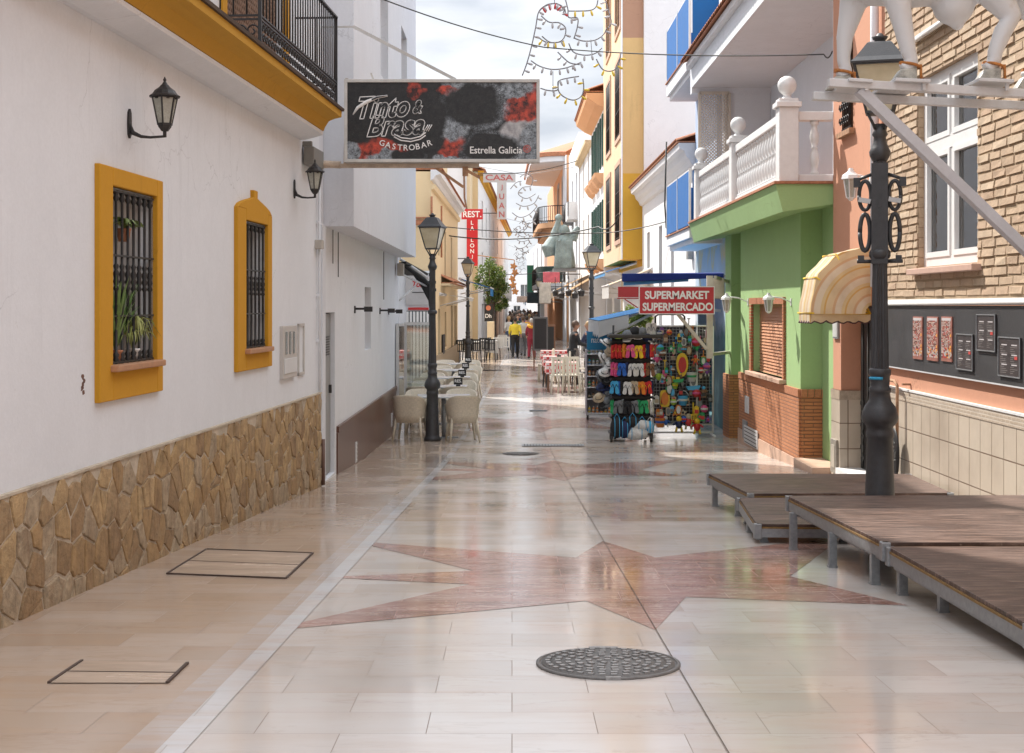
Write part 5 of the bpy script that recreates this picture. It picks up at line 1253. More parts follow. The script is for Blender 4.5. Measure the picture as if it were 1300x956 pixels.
def bull():
    t = thing('bull_statue', 'white life-like bull figure with rust rings round its ankles, standing on a bracket', 'bull statue', (pxx(1180), YBU+.1, pz(104)))
    z0 = pz(106); m = MB()
    X = pxx; yn, yf = YBU-.0, YBU+.24
    def leg(pts): m.tube([p[:3] for p in pts], [p[3] for p in pts], 14, flat=1)
    # front legs (near and far), hind legs
    leg([(X(1075)+.02, yf, z0+.07, .04), (X(1088), yf, z0+.11, .038), (X(1084), yf, z0+.16, .037), (X(1086), yf, z0+.30, .048), (X(1092), yf, z0+.40, .062), (X(1104), yf, z0+.62, .1)])
    leg([(X(1146), yn, z0+.07, .042), (X(1158), yn, z0+.11, .04), (X(1154), yn, z0+.16, .042), (X(1146), yn, z0+.32, .055), (X(1141), yn, z0+.42, .068), (X(1130), yn+.02, z0+.64, .12)])
    leg([(X(1252), yn, z0+.07, .044), (X(1262), yn, z0+.11, .04), (X(1263), yn, z0+.17, .042), (X(1274), yn, z0+.29, .052), (X(1284), yn, z0+.355, .058), (X(1268), yn+.02, z0+.46, .09), (X(1268), yn+.04, z0+.66, .15)])
    leg([(X(1322), yf, z0+.07, .042), (X(1331), yf, z0+.11, .038), (X(1334), yf, z0+.17, .04), (X(1342), yf, z0+.29, .05), (X(1348), yf, z0+.355, .056), (X(1330), yf, z0+.46, .085), (X(1318), yf-.04, z0+.66, .14)])
    ym = YBU+.12
    m.tube([(X(1085), ym, z0+.74, ), (X(1120), ym, z0+.70), (X(1170), ym, z0+.68), (X(1230), ym, z0+.70), (X(1290), ym, z0+.74), (X(1330), ym, z0+.74), (X(1352), ym, z0+.76)], [.19, .25, .24, .235, .24, .21, .12], 20)
    m.ball((X(1218), ym-.02, z0+.44), .105, 14, 10, sx=1.1); m.tube([(X(1225), ym-.02, z0+.40), (X(1222), ym-.03, z0+.31)], [.05, .028], 10)
    m.tube([(X(1095), ym, z0+.82), (X(1060), ym, z0+.95), (X(1030), ym-.02, z0+1.04), (X(1005), ym-.05, z0+1.02), (X(985), ym-.07, z0+.93), (X(975), ym-.08, z0+.88)], [.2, .17, .125, .1, .075, .055], 16)
    for s in (-1, 1):
        m.tube([(X(1025), ym-.04+s*.06, z0+1.1), (X(1015), ym-.04+s*.16, z0+1.15), (X(1000), ym-.05+s*.2, z0+1.24)], [.03, .024, .008], 8)
        m.tube([(X(1030), ym-.03+s*.08, z0+1.07), (X(1038), ym-.03+s*.17, z0+1.05)], [.03, .012], 8)
    m.tube([(X(1352), ym, z0+.84), (X(1368), ym, z0+.78), (X(1370), ym, z0+.55), (X(1368), ym, z0+.35)], [.03, .02, .016, .028], 8)
    me = remesh(m, .0135, 5, 'body')
    mm, nt, b = nm('weathered_white_fibreglass'); k = N(nt); v = k.coord()
    col = k.mix(k.ramp(k.noise(v, 4, 6, .65), [(.58, 0.0), (.72, .55)]), (.62, .62, .62, 1), (.4, .29, .18, 1)); k.l(col, b.inputs['Base Color']); b.inputs['Roughness'].default_value = .4
    k.bump(k.noise(v, 14, 4), .15, .01, b)
    me.transform(Matrix.Translation(-ORI[t])); me.materials.append(mm); o = bpy.data.objects.new('body', me); COL.objects.link(o); o.parent = t; ORI[o] = ORI[t]
    for x, y in ((1080, yf), (1150, yn), (1256, yn), (1326, yf)):
        c = Vector((X(x), y, z0)); h = MB()
        h.hexa([c+Vector(p) for p in ((-.085, -.045, 0), (.05, -.05, 0), (.05, .05, 0), (-.085, .045, 0), (-.035, -.038, .075), (.055, -.04, .085), (.055, .04, .085), (-.035, .038, .075))])
        obj('hoof', h, mat('grey_mottled_hoof', (.33, .32, .28, 1), .45, .6, 25), t, bevel=.012)
        h = MB(); r0 = .047
        h.tube([c+Vector((.028+r0*math.cos(a)*1.0, r0*math.sin(a), .098+.012*math.cos(a)*-1)) for a in [2*PI*i/16 for i in range(17)]], .0085, 6); h.cbox(c+Vector((.028-r0, 0, .11)), (.03, .03, .02)); h.tube([c+Vector((.028+r0, -.02, .1)), c+Vector((.03+r0, -.02, .01))], .008, 6)
        obj('ankle_ring', h, mat('orange_rust', (.42, .16, .04, 1), .8, .5, 40, bump=.3), t)
bull()
# cable at the far end of the salmon wall
# ------------------------------------------------------------------ generic street building
def gables(*a): pass
def building(name, label, fr, u0, u1, z0, z1, back, wins=(), wall=None, cat='building', wkw=None, cornice=None, endmat=None, extra=None, win_each=None):
    c = fr.P((u0+u1)/2, -1, 0); t = thing(name, label, cat, (c.x, c.y, gz(c.y)))
    mb = MB(); facade(mb, fr, u0, u1, z0, z1, wins, depth=.18); shell(mb, fr, u0, u1, z0, z1, back)
    if z0 > -2: mb.add([fr.P(u0, 0, z0), fr.P(u1, 0, z0), fr.P(u1, -back, z0), fr.P(u0, -back, z0)], [(0, 1, 2, 3)])
    obj('wall', mb, wall or M['cream'], t)
    for i, w in enumerate(wins): window(t, fr, w, **((win_each[i] if win_each else None) or wkw or {}))
    if cornice:
        mb = MB(); sweep(mb, fr, [(-.01, z1-.25), (.06, z1-.22), (.12, z1-.12), (.25, z1-.08), (.27, z1+.04), (-.01, z1+.04)], u0-.1, u1+.1); obj('cornice', mb, cornice, t)
    return t
def eave(t, fr, u0, u1, z, out, rise=.35, depth_=1.2, mat_=None):
    mb = MB(); n = int(abs(u1-u0)/.2)
    for i in range(n):
        u = lerp(u0, u1, (i+.5)/n); w = abs(u1-u0)/n
        a = [fr.P(u+math.cos(q)*w*.5, out, z+math.sin(q)*.06) for q in [j*PI/5 for j in range(6)]]; b = [fr.P(u+math.cos(q)*w*.5, out-depth_, z+rise+math.sin(q)*.06) for q in [j*PI/5 for j in range(6)]]
        mb.strip(a, b, sm=True)
    fr.box(mb, u0, u1, out-depth_, out-.03, z-.03, z-.001)
    obj('roof_tiles', mb, M['terracotta'], t)
def awning(fr, u0, u1, zt, n0, out, drop, label, m, val=.2, vm=None, rib=None, scallop=True, group=None):
    c = fr.P((u0+u1)/2, n0, zt); t = thing('awning', label, 'awning', c, group=group)
    mb = MB(); N_ = 10
    for s_ in (0, .012):
        A_ = [fr.P(lerp(u0, u1, i/N_), n0, zt+s_) for i in range(N_+1)]; B2 = [fr.P(lerp(u0, u1, i/N_), n0+out, zt-drop-.03*math.sin(PI*i/N_)*.5+s_) for i in range(N_+1)]; mb.strip(A_, B2, sm=True)
    obj('canopy', mb, m, t)
    mb = MB(); N_ = 36; A_ = [fr.P(lerp(u0, u1, i/N_), n0+out, zt-drop) for i in range(N_+1)]
    B2 = [p-Vector((0, 0, val*(1 if not scallop else .75+.25*abs(math.sin(i*PI/6))))) for i, p in enumerate(A_)]
    mb.strip(A_, B2); obj('valance', mb, vm or m, t)
    mb = MB()
    for u in (u0+.1, u1-.1): mb.tube([fr.P(u, n0+.02, zt-drop*.9-.25), fr.P(u, n0+out*.5, zt-drop-.12), fr.P(u, n0+out, zt-drop)], .02, 6)
    mb.tube([fr.P(u0, n0+out, zt-drop), fr.P(u1, n0+out, zt-drop)], .025, 6); mb.tube([fr.P(u0, n0, zt), fr.P(u1, n0, zt)], .05, 8)
    obj('folding_arms', mb, M['whitemetal'], t); return t
def cloth(name, c, var=.1, trans=.3):
    m, nt, b = nm(name); k = N(nt); v = k.coord()
    col = k.ramp(k.noise(v, 1.6, 5), [(.3, sc(c, 1-var)), (.7, sc(c, 1+var))]); k.l(col, b.inputs['Base Color']); b.inputs['Roughness'].default_value = .85
    tr = k.n('ShaderNodeBsdfTranslucent'); k.l(col, tr.inputs[0]); mx = k.n('ShaderNodeMixShader'); mx.inputs[0].default_value = trans
    k.l(b.outputs[0], mx.inputs[1]); k.l(tr.outputs[0], mx.inputs[2]); k.l(mx.outputs[0], nt.nodes['Material Output'].inputs[0]); k.bump(k.noise(v, 3, 3), .3, .03, b)
    return m
M['clothblue'] = cloth('light_blue_awning_cloth', (.12, .36, .68, 1)); M['clothcream'] = cloth('cream_awning_cloth', (.62, .52, .4, 1)); M['clothtan'] = cloth('tan_awning_cloth', (.42, .26, .12, 1))
M['clothwhite'] = cloth('white_cloth', (.62, .62, .61, 1)); M['clothred'] = cloth('red_awning_cloth', (.45, .02, .02, 1)); M['clothblack'] = cloth('black_awning_cloth', (.02, .02, .02, 1), .3, 0); M['clothnavy'] = cloth('navy_awning_cloth', (.01, .03, .2, 1), .2, .1)
M['clothstrong'] = cloth('bright_blue_awning_cloth', (.01, .22, .6, 1))

# ------------------------------------------------------------------ left far side
Ct = Fr(-2.59, .0095, 1)
cw = [(41.0, 41.8, 1.5, 2.4), (44.2, 45.2, .9, 2.4), (48, 49, .9, 2.4), (41, 42.1, -2.25, -.1), (44.4, 45.4, -1.35, -.2), (48.2, 49.4, -2.25, 0), (50.4, 52.4, -2.2, 0)]
hC = building('yellow_restaurant_house', 'pale yellow two-storey house behind the terrace with white cornice and brick band', Ct, 38, 53, -2.6, 3.7, 6, cw, M['yellow2'], 'house', dict(frame=M['brown'], mull=1), M['white2'])
mb = MB(); mb.box(-2.95, -2.2, 37.94, 38.0, 2.22, 2.36); mb.box(-2.95, -2.2, 37.95, 38.0, 2.40, 2.44); obj('brick_band', mb, M['terracotta'], hC)
eave(hC, Ct, 38, 53, 3.78, .3, .5, 1.3)
mb = MB(); sweep(mb, Ct, [(-.01, 3.2), (.08, 3.22), (.12, 3.34), (-.01, 3.36)], 38, 53); obj('string_course', mb, M['yellow2'], hC)
mb = MB(); Ct.box(mb, 42.5, 52, .0, .28, .62, .70); obj('canopy_slab', mb, M['cream'], hC)
eave(hC, Ct, 42.5, 52, .72, .4, .25, .5)
mb = MB(); Ct.box(mb, 38, 53, 0, .05, -2.6, -1.45); obj('stone_dado', mb, mat('beige_stone_dado', (.38, .3, .2, 1), .7, .2, 4), hC)
mb = MB(); Ct.box(mb, 42.6, 43.6, .02, .06, -1.5, -.9); obj('wall_plate', mb, M['iron'], hC)
mb = MB(); mb.tube([(-2.21, 37.9, 2.2), (-2.21, 37.9, 3.0)], .035, 6); mb.tube([(-2.05, 40.1, 1.4), (-2.05, 40.1, 2.9)], .03, 6); obj('rust_pipe', mb, M['terracotta'], hC)
Rr_ = FrX(37.6)
front = thing('restaurant_kiosk', 'white restaurant front with red script sign and striped curtains behind the glass screen', 'restaurant', (-2.6, 37.6, gz(37.6)))
mb = MB(); Rr_.box(mb, -3.6, -2.22, -.3, 0, -2.4, .95); obj('wall', mb, M['white'], front)
mb = MB(); Rr_.box(mb, -2.9, -2.25, 0.002, .06, .02, .82); so_ = obj('sign_board', mb, mat('grey_sign_board', (.42, .41, .41, 1), .5), front); ORI[so_] = ORI[front]
mb = MB(); text_mb(mb, 'Toky', lambda a, b, h: Vector((-2.5+a, 37.6-.062-h, .56+b)), width=.42, height=.22, shear=.3, bold=.03); obj('red_lettering', mb, plain('sign_red', (.4, .01, .015, 1)), so_)
mb = MB(); text_mb(mb, 'Gastrobar', lambda a, b, h: Vector((-2.55+a, 37.6-.062-h, .36+b)), width=.34, height=.055, shear=.1, bold=.01) if 0 else mb.box(-2.72, -2.38, 37.53, 37.538, .35, .37); obj('thin_underline', mb, M['signblack'], so_)
mb = MB(); Rr_.box(mb, -2.83, -2.27, 0.002, .05, -.12, -.05); obj('red_strip', mb, plain('strip_red', (.42, .02, .02, 1)), front)
mb = MB()
for i in range(7): x = lerp(-2.85, -2.3, i/6); Rr_.box(mb, x-.03, x+.03, 0.002, .03, -2.0, -.16)
obj('white_slats', mb, M['whitepaint'], front)
mb = MB(); Rr_.box(mb, -2.88, -2.26, -.0, .006, -2.1, -.14); obj('glass', mb, M['glass'], front)
hI = building('shade_block', 'unseen white block added to shade the terrace, behind the tables and glass screen', Fr(-3.2, 0, 1), 26.25, 31.3, -2.6, 8.7, 5, [(26.8, 28.2, -2.3, -.2)], M['white'], 'building', dict(mull=1))  # hidden from view, added to block sun over the terrace
mb = MB(); facade(mb, Fr(-3.2, 0, 1), 31.32, 37.2, -2.6, 12.5, [(32, 33.5, -2.3, -.1), (34.5, 36, -2.3, -.1)]); shell(mb, Fr(-3.2, 0, 1), 31.32, 37.2, -2.6, 12.5, 5); obj('shade_wing', mb, M['white'], hI)  # unseen higher part, added to end the sun patch by the green house
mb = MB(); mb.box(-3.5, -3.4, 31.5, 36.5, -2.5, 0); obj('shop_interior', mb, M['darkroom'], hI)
# black folded awning on the end of the white block
aw = thing('folding_awning', 'tangled black folding awning half closed under the overhang of the white block', 'awning', (-1.95, 27, .4))
mb = MB(); mb.hexa([(-2.5, 26.3, .72), (-2.02, 26.3, .80), (-1.75, 28.5, .62), (-2.5, 28.5, .62), (-2.5, 26.3, .76), (-2.02, 26.3, .85), (-1.72, 28.5, .66), (-2.5, 28.5, .66)])
mb.add([(-2.03, 27.2, .72), (-1.70, 27.2, .42), (-1.58, 27.3, .38), (-1.56, 27.3, -.1), (-1.60, 27.3, -.38), (-1.66, 27.3, .1), (-1.8, 27.2, .38)], [(0, 1, 2, 6), (2, 3, 4, 5, 6)])
mb.tube([(-2.1, 26.4, .8), (-1.75, 27.1, .52), (-1.62, 27.4, .36), (-1.60, 27.5, .0)], [.03, .05, .06, .03], 8); mb.tube([(-1.63, 27.4, .45), (-1.58, 27.5, .1), (-1.6, 27.5, -.3)], [.04, .055, .02], 8)
obj('black_canopy', mb, M['clothblack'], aw)
mb = MB(); mb.tube([(-2.15, 26.4, .62), (-1.62, 27.4, .35)], .02, 6); mb.tube([(-2.15, 26.4, .9), (-1.68, 27.5, .55)], .03, 8); mb.tube([(-2.15, 26.3, .1), (-1.9, 27, .38)], .018, 6); obj('folding_arm', mb, M['whitemetal'], aw)
mb = MB(); mb.box(-2.12, -2.0, 25.4, 25.62, .55, .78); obj('motor_box', mb, M['concrete'], aw, bevel=.01)
# glass wind screens
def screen(x0, y0, x1, y1, z0, z1, label):
    t = thing('wind_screen', label, 'wind screen', (x0, y0, gz(y0)))
    a, b = Vector((x0, y0, 0)), Vector((x1, y1, 0)); fr = MB(); gl = MB()
    for p in (a, b): fr.bar((p.x, p.y, gz(p.y)), (p.x, p.y, z1), .05)
    for z in (z0, z1-.03): fr.bar((a.x, a.y, z), (b.x, b.y, z), .05)
    d = (b-a).normalized()*.02; n = Vector((-d.y, d.x, 0))*.2
    gl.hexa([a+d-n+Vector((0, 0, z0)), b-d-n+Vector((0, 0, z0)), b-d+n+Vector((0, 0, z0)), a+d+n+Vector((0, 0, z0)), a+d-n+Vector((0, 0, z1)), b-d-n+Vector((0, 0, z1)), b-d+n+Vector((0, 0, z1)), a+d+n+Vector((0, 0, z1))])
    obj('frame', fr, M['whitemetal'], t); obj('glass_pane', gl, M['screen'], t); return t
M['screen'] = clearglass('wind_screen_glass', .5, (.8, .86, .84, 1))
screen(-2.0, 25.9, -1.53, 26.0, -1.7, -.31, 'white framed glass wind screen facing the street beside the first white table')
screen(-2.11, 25.4, -2.0, 27.2, -2.0, -.33, 'glass wind screen running along the white wall behind the terrace chairs')

# terrace furniture
def tub_chair():
    t = thing('tub_chair', '', 'chair', (0, 0, 0))
    mb = MB(); n = 20; IN, OUT = [], []
    rings = []
    for i in range(n+1):
        a = lerp(-PI*.5-.25, PI*.5+.25, i/n)    # opens to -y ... back at +y
        back = max(0, math.cos(a)); x = math.copysign(abs(math.sin(a))**.62, a)*.25; y = .05+max(0, math.cos(a))**.75*.23 if abs(a) < PI/2 else .05-(abs(a)-PI/2)*1.0
        top = .62+.17*back**.5
        flare = 1.0+.14*back
        rings.append([(x*.90, y*.90+.0, .32), (x, y, .46), (x*1.1*1.0, y*flare, top-.03), (x*1.16, y*flare*1.03, top), (x*1.06, y*flare*.92, top), (x*.92, y*.84, .46), (x*.84, y*.80, .32)])
    m_ = len(rings[0]); vs = [v for r in rings for v in r]
    fs = [(i*m_+j, i*m_+(j+1) % m_, (i+1)*m_+(j+1) % m_, (i+1)*m_+j) for i in range(n) for j in range(m_)]+[tuple(range(m_)), tuple(n*m_+j for j in range(m_))]
    mb.add(vs, fs, 0, True); obj('back_and_arms', mb, M['wicker'], t, local=True)
    mb = MB(); mb.prism([(-.24, -.22), (.24, -.22), (.25, .1), (.2, .22), (0, .26), (-.2, .22), (-.25, .1)], lambda a, b, h: (a, b, h), .385, .43); obj('seat', mb, M['wicker'], t, local=True, bevel=.01)
    for sx in (-1, 1):
        for y0, y1 in ((-.19, -.23), (.17, .25)):
            mb = MB(); mb.tube([(sx*.20, y0, .40), (sx*.25, y1, 0)], [.026, .017], 8); obj('leg', mb, M['wicker'], t, local=True)
    return t
M['wicker'] = mat('tan_resin_wicker', (.6, .53, .42, 1), .65, .2, 40, bump=.6, bscale=120)
M['greywicker'] = M['wicker']
def square_table():
    t = thing('terrace_table', '', 'table', (0, 0, 0))
    mb = MB(); mb.box(-.40, .40, -.40, .40, .715, .74); obj('table_top', mb, mat('pale_grey_table_top', (.5, .52, .55, 1), .2, .05, 5), t, local=True, bevel=.008)
    mb = MB(); mb.lathe([(.03, .01), (.03, .715)], 12); obj('column', mb, M['steel'], t, local=True)
    mb = MB(); mb.box(-.22, .22, -.03, .03, 0, .025); mb.box(-.03, .03, -.22, .22, 0, .026); obj('foot', mb, M['steel'], t, local=True); return t
ch0 = tub_chair(); tb0 = square_table(); used = [0, 0]
def chair(x, y, rz, label, s=1):
    if used[0]: o = dup(ch0)
    else: o = ch0; used[0] = 1
    o.location = (x, y, gz(y)); o.rotation_euler = (0, 0, rz); o.scale = (s, s, s); o['label'] = label; o['group'] = 'tan tub chairs of the left terrace'; return o
def table(x, y, rz, label, w=1):
    if used[1]: o = dup(tb0)
    else: o = tb0; used[1] = 1
    o.location = (x, y, gz(y)); o.rotation_euler = (0, 0, rz); o.scale = (w, 1, 1); o['label'] = label; o['group'] = 'square tables of the left terrace'; return o
rowY = [23.9, 26.6, 29.6, 32.6, 35.6]; ordn = ['nearest', 'second', 'third', 'fourth', 'farthest']
for i, Y in enumerate(rowY):
    x = -1.18 if i == 0 else lerp(-1.30, -1.42, i/4)
    table(x, Y, R(4 if i == 0 else 0), ordn[i]+' pale square table of the left terrace row, counted from the street lamp', 1.15)
    if i:
        nb = MB(); q = Vector((x+.30, Y-.25, gz(Y)+.742)); nb.cbox(q+Vector((0, 0, .1)), (.17, .012, .13)); nb.cbox(q+Vector((0, 0, .018)), (.08, .05, .03))
        tt = thing('table_sign', 'small black reservation sign on the '+ordn[i]+' terrace table', 'table sign', q); obj('board', nb, M['signblack'], tt)
        nb = MB(); text_mb(nb, 'RES.', lambda a, b, h: Vector((q.x+a, q.y-.007-h, q.z+.105+b)), width=.13, height=.06, bold=.02); obj('lettering', nb, M['signwhite'], tt)
    side = [(.28, -.62, PI, 'right'), (-.42, -.62, PI-.12, 'left'), (.5, .62, .1, 'right')]
    if i == 0:
        chair(-.83, 23.15, PI+.2, 'tan tub chair with its back to the camera, right of the near street lamp'); chair(-1.72, 23.3, PI-.15, 'tan tub chair with its back to the camera, left of the near street lamp')
        chair(-.9, 24.75, .1, 'tan tub chair behind the nearest pale table'); chair(-1.65, 24.7, 0, 'tan tub chair behind the nearest table, close to the glass screen')
    else:
        for dx, dy, rz, wd in ((.30, -.66, PI+.1, 'near right'), (-.38, -.66, PI, 'near left'), (.34, .66, 0, 'far right'), (-.36, .66, .05, 'far left')):
            chair(x+dx+rnd.uniform(-.04, .04), Y+dy*1.05, rz+rnd.uniform(-.1, .1), 'tan tub chair at the %s corner of the %s terrace table' % (wd, ordn[i]))

# far left cloth tables with black chairs
def cloth_table(name, x, y, w, d, label, m, group, drop=.28, z=.75):
    t = thing(name, label, 'table', (x, y, gz(y)), group=group)
    mb = MB(); mb.box(-w/2, w/2, -d/2, d/2, z-.03, z); obj('table_top', mb, M['brown'], t, local=True)
    mb = MB(); n = 40; P_ = []
    for i in range(n):
        s = i/n*4; k_ = int(s); f = s-k_; c = [(-1, -1), (1, -1), (1, 1), (-1, 1)]; a, b = c[k_], c[(k_+1) % 4]; P_.append((lerp(a[0], b[0], f)*(w/2+.01), lerp(a[1], b[1], f)*(d/2+.01), f))
    top = [(a, b, z+.006) for a, b, f in P_]; low = [(a*(1.04+.05*math.sin(i*1.9)), b*(1.04+.05*math.sin(i*2.3)), z-drop-.09*abs(math.cos(f*PI))) for i, (a, b, f) in enumerate(P_)]
    mb.add(top, [tuple(range(n))]); mb.add(top+low, [(i, (i+1) % n, n+(i+1) % n, n+i) for i in range(n)]); o = obj('tablecloth', mb, m, t, local=True)
    for a in (-1, 1):
        for b in (-1, 1): mb = MB(); mb.bar((a*(w/2-.05), b*(d/2-.05), 0), (a*(w/2-.05), b*(d/2-.05), z-.03), .04); obj('leg', mb, M['whitemetal'] if m is M['clothwhite'] else M['brown'], t, local=True)
    return t
def simple_chair(m, name='chair'):
    t = thing(name, '', 'chair', (0, 0, 0)); mb = MB(); mb.box(-.21, .21, -.21, .21, .43, .46); obj('seat', mb, m, t, local=True, bevel=.01)
    mb = MB(); mb.box(-.2, .2, .18, .205, .82, .88); mb.box(-.2, .2, .18, .205, .7, .73)
    for i in range(5): x = lerp(-.15, .15, i/4); mb.box(x-.02, x+.02, .185, .2, .46, .82)
    obj('backrest', mb, m, t, local=True)
    for sx in (-1, 1): mb = MB(); mb.tube([(sx*.19, -.19, .43), (sx*.21, -.21, 0)], .02, 6); obj('leg', mb, m, t, local=True); mb = MB(); mb.tube([(sx*.19, .19, .86), (sx*.19, .19, .43), (sx*.21, .24, 0)], .02, 6); obj('leg', mb, m, t, local=True)
    return t
blk = simple_chair(mat('black_plastic', (.012, .012, .013, 1), .4), 'terrace_chair'); wht = simple_chair(mat('white_plastic', (.6, .6, .58, 1), .4), 'terrace_chair'); crm = simple_chair(mat('cream_plastic', (.55, .5, .4, 1), .45), 'terrace_chair')
first = {blk: 1, wht: 1, crm: 1}
def sch(o, px, Y, rz, label, group, s=1.0):
    if first[o]: first[o] = 0; q = o
    else: q = dup(o)
    q.location = ((px-CX)/F*Y, Y, gz(Y)); q.rotation_euler = (0, 0, rz); q.scale = (s, s, s); q['label'] = label; q['group'] = group
g_ = 'black chairs of the far left restaurant'
for px, Y, rz, l in ((577, 53, 1.5, 'black chair standing leftmost against the yellow wall of the far restaurant'), (586, 52, PI, 'black chair with its back to the camera under the lamp before the red sign'), (594, 54, PI, 'second black chair from the yellow wall, by the far lamp foot'), (604, 53, PI, 'black chair in front of the white clothed table left of the tree trunk'), (613, 55, PI+.3, 'black chair at the middle of the far clothed tables'), (622, 53.5, PI, 'black chair nearest the tree trunk'), (627, 55.5, 1.3, 'black chair at the right end of the clothed tables')): sch(blk, px, Y, rz, l, g_)
for px, Y, l in ((633, 56, 'white chair left in the pair beside the far walkway'), (641, 57, 'white chair right in the pair beside the far walkway'), (638, 60, 'white chair behind the pair beside the far walkway')): sch(wht, px, Y, PI, l, 'white chairs beside the far walkway')
cloth_table('dining_table', -1.75, 54.3, 1.0, .8, 'small table with white cloth against the far yellow wall', M['clothwhite'], 'white clothed tables of the far left restaurant')
cloth_table('dining_table', -1.25, 55.5, 1.3, .8, 'long table with white cloth left of the orange tree', M['clothwhite'], 'white clothed tables of the far left restaurant', .4)
cloth_table('dining_table', -.82, 58.5, .9, .8, 'small white clothed table right of the orange tree trunk', M['clothwhite'], 'white clothed tables of the far left restaurant')

# lampless left buildings beyond
hD = building('cream_townhouse', 'tall cream house end rising behind the red vertical restaurant sign', FrX(64), -9, -1.95, -2.6, 8.2, 5, [(-6.2, -5.0, 5.2, 6.8), (-4.2, -3.2, 5.0, 6.6)], M['cream'], 'building', dict(mull=1, frame=M['whitepaint']))
mb = MB(); FrX(64).box(mb, -3.0, -2.1, 0, .06, -2.3, 6.9); obj('pale_panel', mb, M['white'], hD)
mb = MB(); mb.tube([(-2.25, 63.8, 8.2), (-2.2, 63.8, 5), (-2.05, 63.8, 4.2), (-2.05, 63.8, 1)], .05, 6); obj('drain_pipe', mb, M['brown'], hD)
E_ = Fr(-3.2, .0225, 1)
ew = [(u, u+1.3, z, z+1.9) for u in (72, 77, 82, 88, 96, 105, 115) for z in (3.6, .9)]+[(u, u+2.2, -2.2, .1) for u in (72, 78, 84, 92, 100, 110, 120)]
hE = building('white_shuttered_building', 'white building with yellow corner bands and cornice on the left, behind the vertical letters sign', E_, 68, 128, -2.6, 6.6, 8, ew, M['white2'], 'building', dict(mull=1, frame=M['brown']), M['yellow'])
mb = MB(); FrX(68).box(mb, -2.05, -1.68, -.1, .05, -2.5, 6.6); obj('yellow_corner', mb, M['yellow2'], hE)
mb = MB()
for i in range(12): FrX(68).box(mb, -3.6, -2.0, .0, .03, .2+i*.5, .22+i*.5)
obj('wall_joints', mb, M['cream'], hE)
eave(hE, E_, 68, 128, 6.7, .35, .6, 1.5)
mb = MB(); E_.box(mb, 74, 90, 0, 1.0, .45, .6); obj('balcony_slab', mb, M['white'], hE)
hM = building('far_white_house', 'far white house closing the left side of the street', Fr(-2.6, .012, 1), 130, 190, -2.6, 4.6, 8, [(u, u+1.4, .8, 2.6) for u in (136, 146, 156, 168)], M['white2'], 'house', dict(mull=1, frame=M['brown']))
hN = building('end_house', 'small pale house closing the view at the very end of the street', FrX(195), -4, 6, -2.3, 4.8, 8, [(-1, 0, 1, 3), (1.2, 2.4, 1, 3), (.2, 1.2, -2.2, 0)], M['white'], 'house', dict(mull=1))

# signs on the left
def vsign(label, cat, top, top_w, top_h, txt_top, col_w, col_h, txt, Y, x, z, bg, fg, thick=.12, cx=None):
    t = thing('vertical_sign', label, cat, (x, Y, z-top_h-col_h)); mb = MB()
    mb.box(x-top_w/2, x+top_w/2, Y-thick/2, Y+thick/2, z-top_h, z)
    xc = x if cx is None else cx
    mb.box(xc-col_w/2, xc+col_w/2, Y-thick/2-.004, Y+thick/2-.004, z-top_h-col_h, z-top_h-.001); obj('panel', mb, bg, t)
    mb = MB(); text_mb(mb, txt_top, lambda a, b, h: Vector((x+a, Y-thick/2-.006-h, z-top_h/2+b)), width=top_w*.86, height=top_h*.62, bold=.02); obj('top_lettering', mb, fg, t)
    mb = MB(); n = len(txt); step = col_h/(n+.15)
    for i, ch in enumerate(txt):
        if ch != ' ': text_mb(mb, ch, lambda a, b, h: Vector((xc+a, Y-thick/2-.01-h, z-top_h-step*(i+.6)+b)), height=min(step*.72, col_w*.62), bold=.02)
    obj('column_lettering', mb, fg, t)
    mb = MB(); mb.bar((x-top_w/2-.5, Y+.03, z-.1), (x-top_w/2, Y+.03, z-.1), .04); mb.bar((xc-col_w/2-.7, Y+.03, z-top_h-col_h+.3), (xc-col_w/2, Y+.03, z-top_h-col_h+.3), .04); obj('wall_arm', mb, M['iron'], t); return t
Ys = 56.5; S_px = Ys/F
vsign('red vertical restaurant sign with white capitals reading REST. LA LONJA', 'sign', 0, 27*S_px, 13*S_px, 'REST.', 14*S_px, 59*S_px, 'LA LONJA', Ys, (599.5-CX)*S_px, (388-265.5)*S_px, plain('sign_red_gloss', (.52, .015, .02, 1), .35), M['signwhite'])
Ys2 = 68.5-2; s2 = Ys2/F
M['palesign'] = mat('pale_translucent_sign', (.5, .5, .52, 1), .4, .08, 5)
vsign('pale T-shaped sign with red outlined letters reading CASA JUAN, behind the billboard', 'sign', 0, 41*s2, 12*s2, 'CASA', 12*s2, 47*s2, 'JUAN', Ys2, (634-CX)*s2, (388-219.5)*s2, M['palesign'], plain('sign_red_pale', (.45, .12, .12, 1)), .1, (637-CX)*s2)
mb = MB(); y_ = 57.5; s3 = y_/F
t = thing('banner_sign', 'narrow black upright sign with an orange disc below the orange tree', 'sign', ((620-CX)*s3, y_, gz(y_))); mb.box((615-CX)*s3, (625.5-CX)*s3, y_-.05, y_+.05, (388-408)*s3, (388-386)*s3); mb.box((619-CX)*s3, (621-CX)*s3, y_-.02, y_+.04, gz(y_), (388-408)*s3); obj('board', mb, M['signblack'], t)
mb = MB(); mb.prism([((620-CX+3.2*math.cos(a))*s3, (388-391+3.2*math.sin(a))*s3) for a in [2*PI*i/20 for i in range(20)]], lambda a, b, h: Vector((a, h, b)), y_-.056, y_-.051); obj('orange_disc', mb, plain('disc_orange', (.55, .18, .09, 1)), t)
mb = MB(); text_mb(mb, 'Dh', lambda a, b, h: Vector(((620-CX)*s3+a, y_-.053-h, (388-401)*s3+b)), height=5*s3, bold=.02); obj('lettering', mb, M['signwhite'], t)
